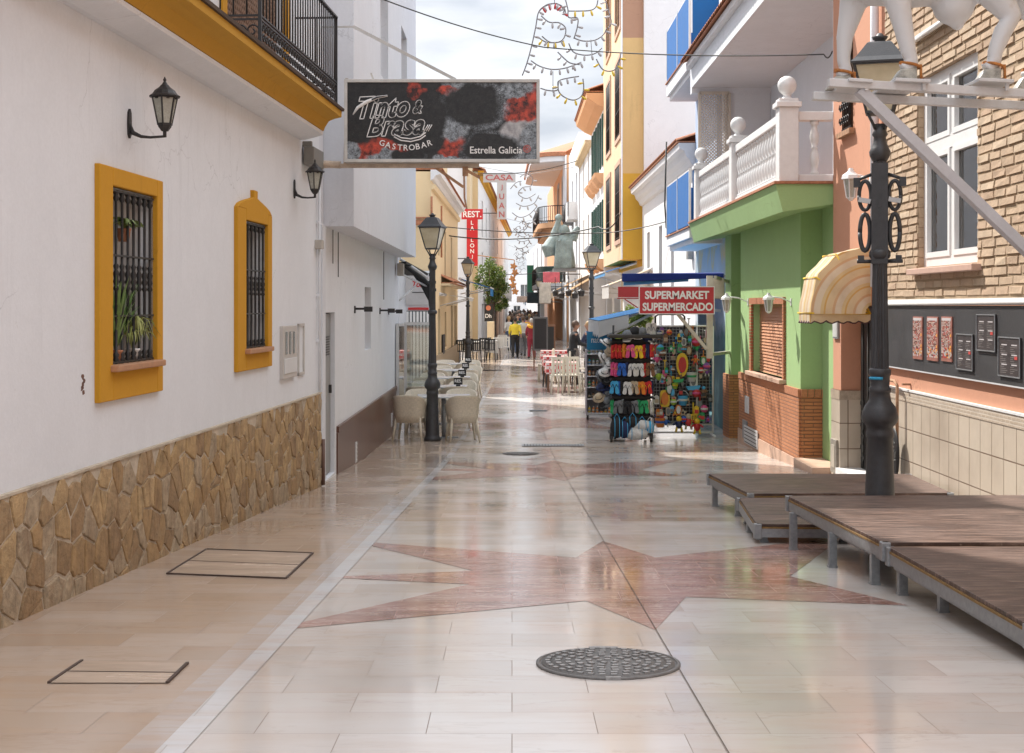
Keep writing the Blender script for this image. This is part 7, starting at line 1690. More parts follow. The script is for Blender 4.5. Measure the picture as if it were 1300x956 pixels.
# white pair hanging above, bags and rings below
mb = MB(); z = (388-424)*sx; sole(mb, (xc+.28, YF-.05, z+.05), 1.0, 0); sole(mb, (xc+.36, YF-.05, z+.05), 1.0, 0); 
solo('flip_flops', mb, [CM['white'], CM['grey']], 'white flip flops hanging alone above the shoe stand', 'flip flops', (xc+.3, YF, z))
for i, (px, py, r_, c, s_, l) in enumerate(((783, 543, .16, 'black', (.7, .8, 1.1), 'black bag at the bottom left of the shoe stand'), (793, 545, .15, 'navy', (.8, .8, 1), 'navy rolled bag at the bottom of the shoe stand'), (808, 550, .16, 'white', (1.5, .7, .7), 'white and grey rolled mat at the bottom of the shoe stand'), (815, 540, .13, 'white', (1.3, .8, .7), 'upper pale roll at the bottom of the shoe stand'), (825, 543, .12, 'sky', (.6, .8, 1), 'light blue bag at the bottom right of the shoe stand'), (803, 536, .12, 'black', (1.2, .8, .8), 'black pouch over the pale rolls of the shoe stand'))):
    mb = MB(); p = W(px, py, YF-.15); mb.ball(p, r_, 16, 10, 0, *s_); mb.tube([p+Vector((-.05, 0, r_*s_[2]*.9)), p+Vector((0, -.02, r_*s_[2]+.06)), p+Vector((.05, 0, r_*s_[2]*.9))], .008, 5, mi=1)
    for k_ in (-.35, .35): mb.tube([p+Vector((r_*s_[0]*k_, r_*s_[1]*.97*math.sin(a), r_*s_[2]*.97*math.cos(a))) for a in [2*PI*j/14 for j in range(15)]], .007, 5, mi=1)
    solo('beach_bag', mb, [CH[c], CM['sky' if c != 'sky' else 'white']], l, 'bag', p)
# hats on the left flank
for i in range(18):
    px, py = 768+rs.uniform(-9, 9)+(4 if i < 6 else 0), 436+i*4.6; c = rs.choice(['white', 'beige', 'beige', 'grey']) if py < 478 else (rs.choice(['black', 'navy', 'black']) if py < 500 else rs.choice(['beige', 'grey', 'white', 'black', 'brown']))
    p = W(px, py, YF+.15+rs.uniform(-.12, .12)); mb = MB(); q = Euler((rs.uniform(.5, 1.4), rs.uniform(-.4, .4), rs.uniform(-1, 1))).to_matrix(); o = len(mb.v)
    mb.lathe([(.11, -.01), (.115, .0), (.066, .008), (.06, .06), (.035, .08), (.002, .083)], 14); mb.lathe([(.067, .01), (.067, .026), (.064, .026)], 14, mi=1); mb.v = [tuple(q @ Vector(v)+p) for v in mb.v]
    w_ = 'upper' if py < 470 else ('middle' if py < 500 else 'lower'); solo('sun_hat', mb, [CH[c], CH['black' if c != 'black' else 'grey']], '%s sun hat on the %s left flank of the shoe stand' % (c, w_), 'hat', p, group='%s sun hats %s' % (c, w_))
for i, (px, py, c) in enumerate(((797, 425, 'grey'), (806, 421, 'black'), (815, 422, 'grey'), (822, 428, 'navy'))):
    mb = MB(); p = W(px, py, YF); q = Euler((.5, 0, rs.uniform(-1, 1))).to_matrix(); mb.ball((0, 0, 0), .1, 12, 8, sz=.85); mb.prism([(-.08, -.08), (.08, -.08), (.06, -.19), (-.06, -.19)], lambda a, b, h: Vector((a, b, h)), -.03, -.015, 1); mb.v = [tuple(q @ Vector(v)+p) for v in mb.v]
    solo('cap', mb, [CH[c], CH['white']], ['grey cap at the left on top of the shoe stand', 'black cap in the middle on top of the shoe stand', 'second grey cap from the left on top of the stand', 'navy cap at the right on top of the shoe stand'][i], 'cap', p)

# toy grid
YG = 24.3; sg_ = YG/F; a, b = W(829, 414, YG), W(905, 549, YG)
tg = thing('toy_grid', 'tall white wire grid hung with beach toys beside the green house', 'display grid', ((a.x+b.x)/2, YG, gz(YG)))
mb = MB()
for x in (a.x, b.x, b.x-.28): mb.tube([(x, YG, gz(YG)+.06), (x, YG, a.z)], .018, 8)
for z in (a.z, b.z+.14, b.z): mb.tube([(a.x, YG, z), (b.x, YG, z)], .017, 8)
obj('frame', mb, M['whitepaint'], tg)
mb = MB(); mb.box(a.x+.03, b.x-.03, YG+.26, YG+.28, b.z+.1, a.z-.02); obj('shade_backing', mb, mat('painted_shop_shade', (.045, .04, .045, 1), .9, .5, 12), tg)  # added sheet, coloured dark for the unlit shop behind the grid
mb = MB(); n = int((b.x-a.x)/.058)
for i in range(n): x = lerp(a.x, b.x, i/n); mb.tube([(x, YG+.005, b.z+.14), (x, YG+.005, a.z)], .0028, 4)
n = int((a.z-b.z-.14)/.058)
for i in range(n): z = lerp(b.z+.14, a.z, i/n); mb.tube([(a.x, YG, z), (b.x, YG, z)], .0028, 4)
obj('wire_mesh', mb, mat('greyish_grid_wire', (.4, .4, .39, 1), .5), tg)
mb = MB(); mb.tube([(a.x, YG+.25, gz(YG)+.02), (a.x, YG-.25, gz(YG)+.02)], .02, 6); mb.tube([(b.x, YG+.25, gz(YG)+.02), (b.x, YG-.25, gz(YG)+.02)], .02, 6); obj('feet', mb, M['whitepaint'], tg)
mb = MB(); mb.tube([W(832, 418, YG-.1), W(832, 402, YG-.1), W(836, 399, YG-.1), W(866, 399, YG-.1), W(869, 402, YG-.1), W(869, 418, YG-.1)], .018, 8); obj('black_hoop', mb, M['iron'], tg)
def toy(kind, px, py, c, c2, label, s=1.0):
    p = W(px, py, YG-.07); mb = MB(); u = s*sg_*1.0
    if kind == 'sandal_mould':
        mb.prism([(math.cos(t)*.5*(1+.12*math.sin(t)), math.sin(t)) for t in [2*PI*i/20 for i in range(20)]], lambda a, b, h: p+Vector((a*15*u, h, b*15*u)), -.03, .03); mb.prism([(math.cos(t)*.5, math.sin(t)) for t in [2*PI*i/20 for i in range(20)]], lambda a, b, h: p+Vector((a*10*u, h, b*10*u)), -.045, -.03, 1)
    elif kind == 'bucket':
        mb.lathe([(.055*s, -.07*s), (.085*s, .07*s), (.09*s, .08*s), (.075*s, .08*s), (.05*s, -.05*s)], 16, p); mb.lathe([(.071*s, -.0), (.083*s, .035*s)], 16, p, mi=1); mb.tube([p+Vector((.085*s*math.cos(t), 0, .075*s+.09*s*math.sin(t))) for t in [PI*i/8 for i in range(9)]], .006, 5, mi=1)
    elif kind == 'spade':
        mb.tube([p+Vector((0, 0, .16*s)), p+Vector((0, 0, -.02))], .012*s, 6); mb.prism([(-.045*s, 0), (.045*s, 0), (.04*s, -.1*s), (0, -.14*s), (-.04*s, -.1*s)], lambda a, b, h: p+Vector((a, h, b)), -.01, .01, 1); mb.tube([p+Vector((-.035*s, 0, .17*s)), p+Vector((.035*s, 0, .17*s))], .012*s, 6)
    elif kind == 'ball': mb.ball(p, .075*s, 14, 10); mb.lathe([(.077*s, -.02*s), (.077*s, .02*s)], 14, p, mi=1)
    elif kind == 'rake':
        mb.tube([p+Vector((0, 0, .15*s)), p+Vector((0, 0, -.03*s))], .011*s, 6); mb.bar(p+Vector((-.05*s, 0, -.03*s)), p+Vector((.05*s, 0, -.03*s)), .02*s, mi=1)
        for i in range(5): mb.bar(p+Vector((lerp(-.045, .045, i/4)*s, 0, -.03*s)), p+Vector((lerp(-.05, .05, i/4)*s, -.01, -.11*s)), .012*s, mi=1)
    elif kind == 'boat':
        mb.prism([(-.13*s, .02*s), (.13*s, .04*s), (.09*s, -.04*s), (-.09*s, -.045*s)], lambda a, b, h: p+Vector((a, h, b)), -.035, .035); mb.box(p.x-.05*s, p.x+.03*s, p.y-.025, p.y+.025, p.z+.03*s, p.z+.075*s, 1)
    elif kind == 'pack':
        mb.prism([(-.05*s, -.09*s), (.05*s, -.09*s), (.05*s, .07*s), (.015*s, .1*s), (-.015*s, .1*s), (-.05*s, .07*s)], lambda a, b, h: p+Vector((a, h, b)), -.02, .02); mb.box(p.x-.04*s, p.x+.04*s, p.y-.026, p.y-.021, p.z-.06*s, p.z+.02*s, 1)
    elif kind == 'star':
        mb.prism([((.1 if i % 2 == 0 else .045)*s*math.sin(i*PI/5), (.1 if i % 2 == 0 else .045)*s*math.cos(i*PI/5)) for i in range(10)], lambda a, b, h: p+Vector((a, h, b)), -.02, .02); mb.ball(p+Vector((0, -.02, 0)), .03*s, 8, 6, 1)
    elif kind == 'figure':
        mb.ball(p+Vector((0, 0, .06*s)), .045*s, 10, 8, 1); mb.ball(p-Vector((0, 0, .02*s)), .055*s, 10, 8, 0, .9, .8, 1.2)
        for k_ in (-1, 1): mb.tube([p+Vector((k_*.03*s, 0, -.06*s)), p+Vector((k_*.045*s, -.01, -.13*s))], .018*s, 6, mi=1); mb.tube([p+Vector((k_*.045*s, 0, .01*s)), p+Vector((k_*.09*s, -.01, -.03*s))], .015*s, 6)
    elif kind == 'tray':
        mb.prism([(math.copysign(abs(math.cos(t))**.5, math.cos(t))*.075*s, math.copysign(abs(math.sin(t))**.6, math.sin(t))*.13*s) for t in [2*PI*i/20 for i in range(20)]], lambda a, b, h: p+Vector((a, h, b)), -.02, .02); mb.prism([(math.cos(t)*.055*s, math.sin(t)*.1*s) for t in [2*PI*i/16 for i in range(16)]], lambda a, b, h: p+Vector((a, h, b)), -.03, -.021, 1)
    solo({'sandal_mould': 'body_board', 'figure': 'toy_figure', 'ball': 'toy_ball', 'boat': 'toy_boat', 'star': 'toy_star', 'tray': 'sand_tray', 'bucket': 'toy_bucket', 'spade': 'toy_spade', 'rake': 'toy_rake', 'pack': 'toy_pack'}[kind], mb, [CM[c], CM[c2]], label, 'toy', p)
toy('sandal_mould', 866, 463, 'yellow', 'red', 'large yellow oval board with red centre hung high on the toy grid')
toy('tray', 844, 506, 'yellow', 'orange', 'yellow oval sand tray in the lower left of the toy grid', 1.15)
toy('spade', 844, 470, 'yellow', 'pink', 'yellow handled toy spade with pink blade on the toy grid'); toy('rake', 852, 476, 'sky', 'yellow', 'light blue toy rake with yellow teeth, left of the big yellow board', 1.1)
toy('bucket', 878, 479, 'white', 'green', 'white toy bucket with green band right of the big yellow board', 1.1); toy('boat', 880, 492, 'sky', 'white', 'light blue toy boat on the toy grid'); toy('ball', 884, 499, 'red', 'pink', 'red toy ball just below the light blue boat')
toy('bucket', 867, 509, 'sky', 'white', 'light blue toy bucket with white band in the middle of the toy grid', 1.1); toy('bucket', 838, 537, 'orange', 'blue', 'orange toy bucket with blue band at the bottom left of the grid', 1.1); toy('figure', 862, 537, 'navy', 'yellow', 'navy and yellow toy figure at the bottom of the grid', 1.2)
toy('figure', 874, 534, 'red', 'beige', 'red and beige toy figure at the bottom of the grid', 1.2); toy('rake', 880, 524, 'yellow', 'yellow', 'all yellow toy rake low on the toy grid', 1.2); toy('figure', 885, 540, 'red', 'yellow', 'red and yellow toy figure at the bottom right of the grid', 1.2)
toy('ball', 894, 519, 'pink', 'white', 'pink and white toy ball at the right of the grid', .9); toy('ball', 884, 434, 'red', 'pink', 'dark red pinwheel-like ball at the top right of the grid', 1.1); toy('star', 852, 443, 'green', 'white', 'green toy star near the top of the grid', .8)
toy('ball', 838, 442, 'sky', 'green', 'small light blue ball at the top left of the grid', .9); toy('figure', 836, 476, 'lime', 'grey', 'lime green toy figure at the left edge of the grid', 1.1); toy('star', 857, 524, 'orange', 'yellow', 'orange toy star above the navy figure', .7)
toy('spade', 840, 524, 'red', 'red', 'all red toy spade at the lower left of the grid', .9); toy('star', 846, 483, 'red', 'green', 'red toy star under the pink spade', .8); toy('bucket', 857, 490, 'lime', 'yellow', 'lime toy bucket in the middle left of the grid', .7); toy('ball', 897, 465, 'purple', 'pink', 'purple toy ball at the right edge of the grid', .9)
toy('boat', 861, 483, 'green', 'yellow', 'green toy boat under the yellow board', .8); toy('ball', 890, 470, 'red', 'white', 'small red and white ball at the right of the white bucket', .7); toy('figure', 834, 455, 'pink', 'white', 'pink toy figure at the upper left of the grid', .9); toy('tray', 868, 434, 'white', 'grey', 'white tray hung by the top bar of the grid', .55); toy('ball', 855, 510, 'lime', 'white', 'pale lime ball right of the yellow tray', .8); toy('spade', 893, 452, 'orange', 'orange', 'all orange toy spade high at the right of the grid', .8)

for i in range(80):
    kind = rs.choice(['pack', 'pack', 'pack', 'figure', 'star', 'spade', 'rake', 'tray', 'ball']); c, c2 = rs.choice(list(colors)+['brown', 'grey', 'purple', 'navy', 'brown', 'beige', 'green']), rs.choice(['white', 'beige', 'red', 'black', 'sky', 'grey'])
    if c == c2: c2 = 'grey'
    col_, row_ = i % 7, min(4, i//16); px, py = 834+(i % 16)*4.4+rs.uniform(-3, 3), 424+row_*26+rs.uniform(-10, 10); col_ = min(6, int((px-832)/9.8))
    toy(kind, px, py, c, c2, 'small %s and %s toy %s, %s tier of the grid, %s' % (c, c2, kind, ['top', 'second', 'third', 'fourth', 'bottom'][row_], ['far left', 'left', 'centre left', 'centre', 'centre right', 'right', 'far right'][col_]), rs.uniform(.5, .85))
# bottle shelves
YR = 27.6; sr = YR/F; x0, x1 = (744-CX)*sr, (794-CX)*sr; zg = gz(YR)
bs = thing('bottle_shelves', 'pale wheeled shelf rack of lotion bottles under a blue header, left of the shoe stand', 'shelf rack', ((x0+x1)/2, YR, zg))
ztop = (388-444)*sr; mb = MB(); mb.box(x0, x0+.02, YR-.02, YR+.4, zg+.08, ztop); mb.box(x1-.02, x1, YR-.02, YR+.4, zg+.08, ztop); mb.box(x0+.02, x1-.02, YR+.37, YR+.4, zg+.08, ztop); obj('side_panels', mb, mat('lilac_grey_panel', (.42, .38, .4, 1), .5), bs)
sh_py = [449, 463, 477, 491, 506, 524]
for py in sh_py: mb = MB(); z = (388-py)*sr; mb.box(x0+.02, x1-.02, YR-.03, YR+.37, z-.02, z); obj('shelf', mb, M['whitepaint'], bs)
mb = MB(); mb.box(x0+.02, x1, YR-.02, YR+.36, (388-530)*sr, (388-526)*sr); obj('plinth', mb, M['whitepaint'], bs)
for x in (x0+.03, x1-.05): mb = MB(); mb.tube([(x-.02, YR, zg+.05), (x+.02, YR, zg+.05)], .05, 10); obj('castor', mb, M['iron'], bs)
mb = MB(); mb.box((745-CX)*sr, (781-CX)*sr, YR-.03, YR+.02, ztop, (388-421)*sr); hd = obj('header_panel', mb, mat('petrol_blue_print', (.01, .17, .32, 1), .4, .12, 3), bs); ORI[hd] = ORI[bs]
mb = MB(); text_mb(mb, 'natoono', lambda a, b, h: Vector(((764-CX)*sr+a, YR-.032-h, (388-432)*sr+b)), width=.42, height=.1, bold=.0); obj('lettering', mb, M['signwhite'], hd)
protos = {}
def bottle(x, z, c, cap, label, group, h=.13):
    key = (c, cap, h)
    if key not in protos:
        mb = MB(); mb.lathe([(.026, 0), (.028, .01), (.028, h*.62), (.02, h*.75), (.012, h*.8)], 10); mb.lathe([(.013, h*.8), (.013, h)], 8, mi=1); mb.lathe([(.0285, h*.2), (.0285, h*.5)], 10, mi=2)
        o = obj('lotion_bottle', mb, [CM[c], CM[cap], CM['beige' if c != 'beige' else 'white']], None); protos[key] = o
    else: o = protos[key].copy(); COL.objects.link(o)
    o.location = (x, YR+.05+rs.uniform(-.02, .03), z); finish(o, label, 'bottle', group)
spec = [('white', 'black', 'green', 'top'), ('white', 'green', 'sky', 'second'), ('brown', 'black', 'orange', 'third'), ('orange', 'white', 'green', 'fourth'), ('brown', 'black', 'black', 'fifth'), ('orange', 'white', 'yellow', 'bottom')]
for py, (c, cap, c2, w_) in zip(sh_py, spec):
    z = (388-py)*sr
    for i in range(9):
        x = lerp(x0+.07, x1-.07, i/8); cc = c if i % 4 else c2; bottle(x, z+.001, cc, cap, '%s bottle on the %s shelf of the bottle rack' % (cc, w_), '%s bottles on the %s shelf' % (cc, w_), .13 if cc != 'white' else .11)

# planters behind the supermarket awning
def planter(px, Y, w, h, z, label, n=1500):
    x = (px-CX)/F*Y; t = thing('planter', label, 'plant', (x, Y, gz(Y))); mb = MB(); mb.lathe([(.14, 0), (.2, .35), (.22, .38), (.18, .38)], 14, (x, Y, gz(Y))); obj('pot', mb, M['terracotta'], t)
    r_ = random.Random(px); mb = MB(); leafy(mb, (x, Y, z), w, .4, h, n, .06, r_, 14); obj('foliage', mb, [LM[1], LM[2], LM[2]], t)
    mb = MB(); mb.tube([(x, Y, gz(Y)+.3), (x+.05, Y, z)], .03, 6); obj('stem', mb, M['brown'], t)
planter(800, 30.3, .55, .45, -.35, 'leafy green shrub behind the shoe stand under the light blue awning', 2200)
planter(789, 31.5, .3, .6, -.7, 'tall narrow green plant behind the hats of the shoe stand')

# restaurant tables on the right
def checks():
    m, nt, b = nm('red_checked_cloth'); k = N(nt); ck = k.n('ShaderNodeTexChecker'); ck.inputs['Scale'].default_value = 12; k.l(k.coord(), ck.inputs['Vector'])
    ck.inputs['Color1'].default_value = (.5, .05, .05, 1); ck.inputs['Color2'].default_value = (.62, .55, .53, 1); k.l(ck.outputs[0], b.inputs['Base Color']); b.inputs['Roughness'].default_value = .85; return m
ck = checks()
for px, Y, l in ((713, 36.0, 'nearest red checked table on the right side terrace'), (708, 39.5, 'second red checked table, behind the nearest one'), (703, 44, 'third red checked table, close to the standing menu boards')): cloth_table('dining_table', (px-CX)/F*Y, Y, .8, .8, l, ck, 'red checked tables of the right terrace', .2)
for px, Y, rz, l in ((711, 34.8, PI, 'cream chair with its back to the camera before the nearest red checked table'), (728, 35.6, 1.4, 'cream chair right of the nearest red checked table'), (722, 34.9, PI+.2, 'second cream chair at the near side of the checked table'), (733, 38, 1.5, 'cream chair by the apron of the waiter'), (694, 40, -1.5, 'cream chair left of the second checked table')): sch(crm, px, Y, rz, l, 'cream chairs of the right terrace', 1.08)
for px, Y, l in ((701, 37.5, 'dark chair at the left of the checked tables'), (724, 41.5, 'dark chair behind the cream chairs'), (738, 36.6, 'dark chair just right of the waiter apron')): sch(blk, px, Y, -1.4, l, 'dark chairs of the right terrace')
def menu_board(px, Y, w, z0, z1, label, body):
    x = (px-CX)/F*Y; t = thing('menu_board', label, 'menu board', (x, Y, gz(Y))); mb = MB(); mb.box(x-w/2, x+w/2, Y-.03, Y+.03, z0, z1); obj('frame', mb, body, t, bevel=.01)
    mb = MB(); mb.box(x-w/2+.05, x+w/2-.05, Y-.036, Y-.03, z0+.06, z1-.06); obj('slate', mb, M['signblack'], t)
    mb = MB()
    for s_ in (-1, 1): mb.bar((x+s_*w*.42, Y, gz(Y)), (x+s_*w*.42, Y, z0), .04); mb.bar((x+s_*w*.42, Y+.45, gz(Y)), (x+s_*w*.4, Y+.03, z1-.1), .035)
    obj('legs', mb, M['brown'], t)
menu_board(686, 46, .5, -1.5, -.38, 'dark standing menu board right of the crowd with red detail', mat('grey_board_frame', (.1, .1, .1, 1), .5)); menu_board(697, 50, .45, -1.9, -.7, 'narrow wooden menu board behind the dark standing board', M['brown'])
# hanging iron lanterns under the awnings
for i, px in enumerate((705, 713, 722, 730, 738)):
    Y = 52-i*1.5; p = W(px, 372+i % 2*3, Y); mb = MB(); mb.lathe([(.03, -.12), (.09, -.1), (.11, .05), (.12, .07), (.03, .14), (.01, .2)], 6, p, sm=False); mb.tube([p+Vector((0, 0, .2)), p+Vector((0, 0, .6))], .012, 5)
    solo('hanging_lantern', mb, M['iron'], ('first', 'second', 'third', 'fourth', 'fifth')[i]+' dark lantern from the left hanging under the tan awnings', 'lantern', p)
# pale columns of the restaurant front
mb = MB()
# greenish robed figure hung in front of the far balcony
def robed():
    YD = 52.0; s = YD/F; c = lambda px, py, dy=0: Vector(((px-CX)*s, YD+dy, (388-py)*s)); m = MB(); T = lambda pts: m.tube([p[0] for p in pts], [p[1] for p in pts], 14)
    T([(c(717, 340), .5), (c(717, 325), .46), (c(716, 308), .40), (c(716, 297), .40), (c(716, 291), .2)])
    m.ball(c(716, 285), .27, 16, 12, sz=1.15); T([(c(697, 322, -.1), .3), (c(694, 310, -.1), .38), (c(700, 300), .3), (c(708, 296), .25)])
    T([(c(703, 300), .2), (c(702, 288), .2), (c(706, 276), .14), (c(708, 268), .12)]); T([(c(728, 298), .22), (c(733, 286), .18), (c(738, 278), .1)])
    m.ball(c(708, 264), .17, 12, 8)
    for k_ in range(6): px = 705+k_*4.4; T([(c(px, 298, -.48), .05), (c(px-1.5, 325, -.6), .08), (c(px-2, 341, -.6), .1)])
    pv = c(716, 341); m.v = [tuple(pv+(Vector(v)-pv)*.84) for v in m.v]; me = remesh(m, .028, 2, 'figure'); t = thing('festive_figure', 'large grey-green robed figure decoration with raised arm in front of the curved balconies', 'decoration', c(716, 341)); me.transform(Matrix.Translation(-ORI[t])); me.materials.append(mat('sea_green_plaster', (.25, .31, .30, 1), .7, .45, 3, bump=.3)); o = bpy.data.objects.new('figure', me); COL.objects.link(o); o.parent = t
    mb = MB(); mb.bar(c(716, 341), c(716, 341)+Vector((2.0, 0, 0)), .08); mb.box(c(702, 0).x, c(731, 0).x, YD-.5, YD+.5, c(0, 345).z, c(0, 341).z); obj('support', mb, M['steel'], t)
robed()
# string of orange star decorations on the left far side
mb = MB(); Y = 62
for i in range(5):
    p = W(652+2*math.sin(i*2), 338+i*8, Y)
    for k_ in range(5): a = 2*PI*k_/5+i; mb.tube([p, p+Vector((.16*math.cos(a), -.05, .16*math.sin(a)))], [.1, .03], 6)
mb.tube([W(653, 330, Y), W(652, 372, Y)], .02, 5); mb.tube([W(653, 330, Y), (-1.85, Y, 2.3)], .02, 5)
solo('orange_garland', mb, mat('rusty_orange_tinsel', (.45, .2, .07, 1), .6, .4, 10), 'vertical garland of rusty orange stars hanging right of the orange tree', 'garland', W(652, 372, Y))
# ------------------------------------------------------------------ overhead wires and festive lights
def wire(pts, r, label, cat='cable', s=0):
    mb = MB(); P_ = []
    for a, b in zip(pts, pts[1:]): P_ += sag(a, b, s, 14)[(1 if P_ else 0):]
    mb.tube(P_, r, 5); return solo('overhead_cable', mb, M['cable'], label, cat, pts[0])
wire([Vector((-1.82, 17.5, W(0, -8, 17.5).z)), W(690, 60, 20.2), W(1046, 69, 17.2), Vector((3.95, 17.0, W(0, 69, 17.2).z))], .009, 'thin black cable crossing the street high above the billboard', s=.06)
wire([Vector((-2.28, 47, 2.4)), W(760, 288, 44), Vector((3.33, 42, W(0, 270, 42).z))], .022, 'black cable crossing behind the red vertical sign to the mustard house', s=.25)
wire([Vector((-2.25, 40, 2.32)), W(756, 296, 41), Vector((3.9, 33, W(0, 278, 33).z))], .014, 'lower thin cable crossing from the yellow house to the low white house', s=.08)
wire([Vector((-1.9, 62, 6.0)), Vector((3.3, 66, 7.0))], .02, 'far thin cable sagging above the vertical letters sign', s=.3)
wire([Vector((-1.5, 76, 1.8)), Vector((3.2, 72, 2.0))], .02, 'distant low cable above the awnings', s=.2)
LB = {}
def bulb_mesh(c):
    if c not in LB: mb = MB(); mb.lathe([(.5, 0), (.5, .5), (.8, .6), (.8, 1.6), (.4, 1.9)], 6, sm=True); LB[c] = (mb.mesh('bulb'), mat('bulb_'+c, {'red': (.5, .05, .05, 1), 'yellow': (.72, .5, .04, 1), 'grey': (.42, .4, .4, 1), 'white': (.6, .6, .6, 1)}[c], .35)); LB[c][0].materials.append(LB[c][1])
    return LB[c][0]
def light_figure(name, label, curves, Y, step, r, bl, hang, group=None, ox=0, oy=0, s=1.0, base=None, most=100):
    """bent wire curves carrying small bulbs; curves = [(colour, [(px, py)...])] as seen at depth Y"""
    b0 = Vector(base) if base else W(curves[0][1][0][0]+ox, curves[0][1][0][1]+oy, Y); t = thing(name, label, 'festive lights', b0, group=group); mb = MB(); n = 0
    for col_, pts in curves:
        P_ = [W(px, py, Y) for px, py in pts] if s == 1.0 and not ox and not oy else [W(CX+(px-CX)*s+ox, HY+(py-HY)*s+oy, Y) for px, py in pts]
        Q = []     # Catmull-Rom
        for i in range(len(P_)-1):
            p0, p1, p2, p3 = P_[max(i-1, 0)], P_[i], P_[i+1], P_[min(i+2, len(P_)-1)]
            for j in range(6):
                u = j/6; Q.append(.5*((2*p1)+(-p0+p2)*u+(2*p0-5*p1+4*p2-p3)*u*u+(-p0+3*p1-3*p2+p3)*u**3))
        Q.append(P_[-1]); mb.tube(Q, r, 6)
        acc = 0
        for a, b in zip(Q, Q[1:]):
            L = (b-a).length; acc += L
            if acc > step and n < most:
                acc = 0; n += 1; d = (b-a).normalized(); nn = Vector((d.z, 0, -d.x))
                if nn.z > 0 and rnd.random() < .8: nn = -nn
                o = bpy.data.objects.new('bulb', bulb_mesh(col_)); COL.objects.link(o); o.parent = t; o.location = a-b0; o.scale = (bl*.27, bl*.27, bl*.55); o.rotation_euler = nn.to_track_quat('Z', 'Y').to_euler()
    for p, q in hang: mb.tube([p, q], r*.5, 4)
    obj('wire_frame', mb, mat('grey_light_wire', (.2, .19, .2, 1), .5), t); return t
M1 = [('grey', [(663, 96), (669, 80), (675, 58), (680, 35), (684, 15), (694, 6), (707, 5), (716, 10), (718, 17)]), ('red', [(684, 15), (690, 9), (700, 5), (708, 5), (716, 12), (714, 18)]), ('grey', [(687, 20), (697, 28), (710, 29), (718, 36), (716, 48), (707, 54), (697, 53), (688, 46)]), ('yellow', [(682, 46), (692, 53), (705, 54), (716, 52)]), ('grey', [(674, 77), (685, 84), (700, 88), (715, 87), (728, 83), (738, 79)]),
      ('grey', [(686, 112), (697, 115), (708, 114), (709, 103), (722, 99), (735, 97)]), ('yellow', [(709, 103), (709, 115), (716, 123), (728, 127), (738, 122), (741, 112), (740, 100)]), ('grey', [(718, 0), (721, 12), (722, 22), (733, 23), (733, 34), (729, 48)]), ('yellow', [(722, 14), (735, 14), (750, 13), (757, 8), (759, 0)]), ('grey', [(728, 48), (740, 52), (755, 51), (766, 44), (770, 36)]),
      ('grey', [(722, 55), (728, 66), (742, 70), (755, 68), (764, 61)]), ('yellow', [(757, 75), (765, 88), (777, 90), (785, 82), (788, 68)]), ('grey', [(708, 66), (716, 74), (724, 80), (736, 82)]), ('white', [(767, -5), (772, 12), (776, 28), (772, 36)])]
YL = 24.0
light_figure('festive_light_figure', 'nearest looping festive wire figure with red and yellow bulbs high above the street', M1, YL, .115, .012, .1, [(W(704, 5, YL), W(704, -12, YL)), (W(717, 0, YL), W(717, -12, YL)), (W(702, 90, YL), W(702, 118, YL)), (W(750, 50, YL), W(752, 75, YL)), (W(660, -12, YL), W(790, -12, YL)), (W(790, -12, YL), Vector((3.3, YL+1.6, 6.2))), (W(660, -12, YL), Vector((-1.82, YL-.4, 5.6)))], base=W(710, 60, YL))
M2 = [('grey', [(x, y) for x, y in c]) for c in ([(660, 225), (668, 220), (676, 226), (674, 236), (664, 238), (658, 246), (668, 252), (680, 246)], [(655, 258), (665, 262), (678, 258), (684, 248)], [(650, 270), (660, 276), (672, 272), (682, 262)], [(662, 280), (672, 284), (680, 278)], [(648, 240), (655, 232), (662, 230)], [(652, 290), (660, 296), (668, 290), (672, 282)])]
for i, (s_, ox, oy, Y, wd) in enumerate(((1.0, 0, 0, 66, 'second'), (.62, 3, -3, 98, 'third'), (.42, 3, -2, 130, 'farthest'))):
    if i == 0: cv = M2
    else: cv = [(c, [(CX+(x-CX)*s_+ox, HY+(y-HY)*s_+oy) for x, y in p]) for c, p in M2]
    tp = W(CX+(665-CX)*s_+ox, HY+(222-HY)*s_+oy, Y)
    light_figure('festive_light_figure', wd+' looping festive wire figure along the street, seen against the sky', cv, Y, .3, .022, .2, [(tp, Vector((-1.6+i*.6, Y, tp.z+.4))), (tp, Vector((3.2-i*.5, Y, tp.z+.4)))], base=W(CX+(665-CX)*s_, HY+(255-HY)*s_, Y), most=70)

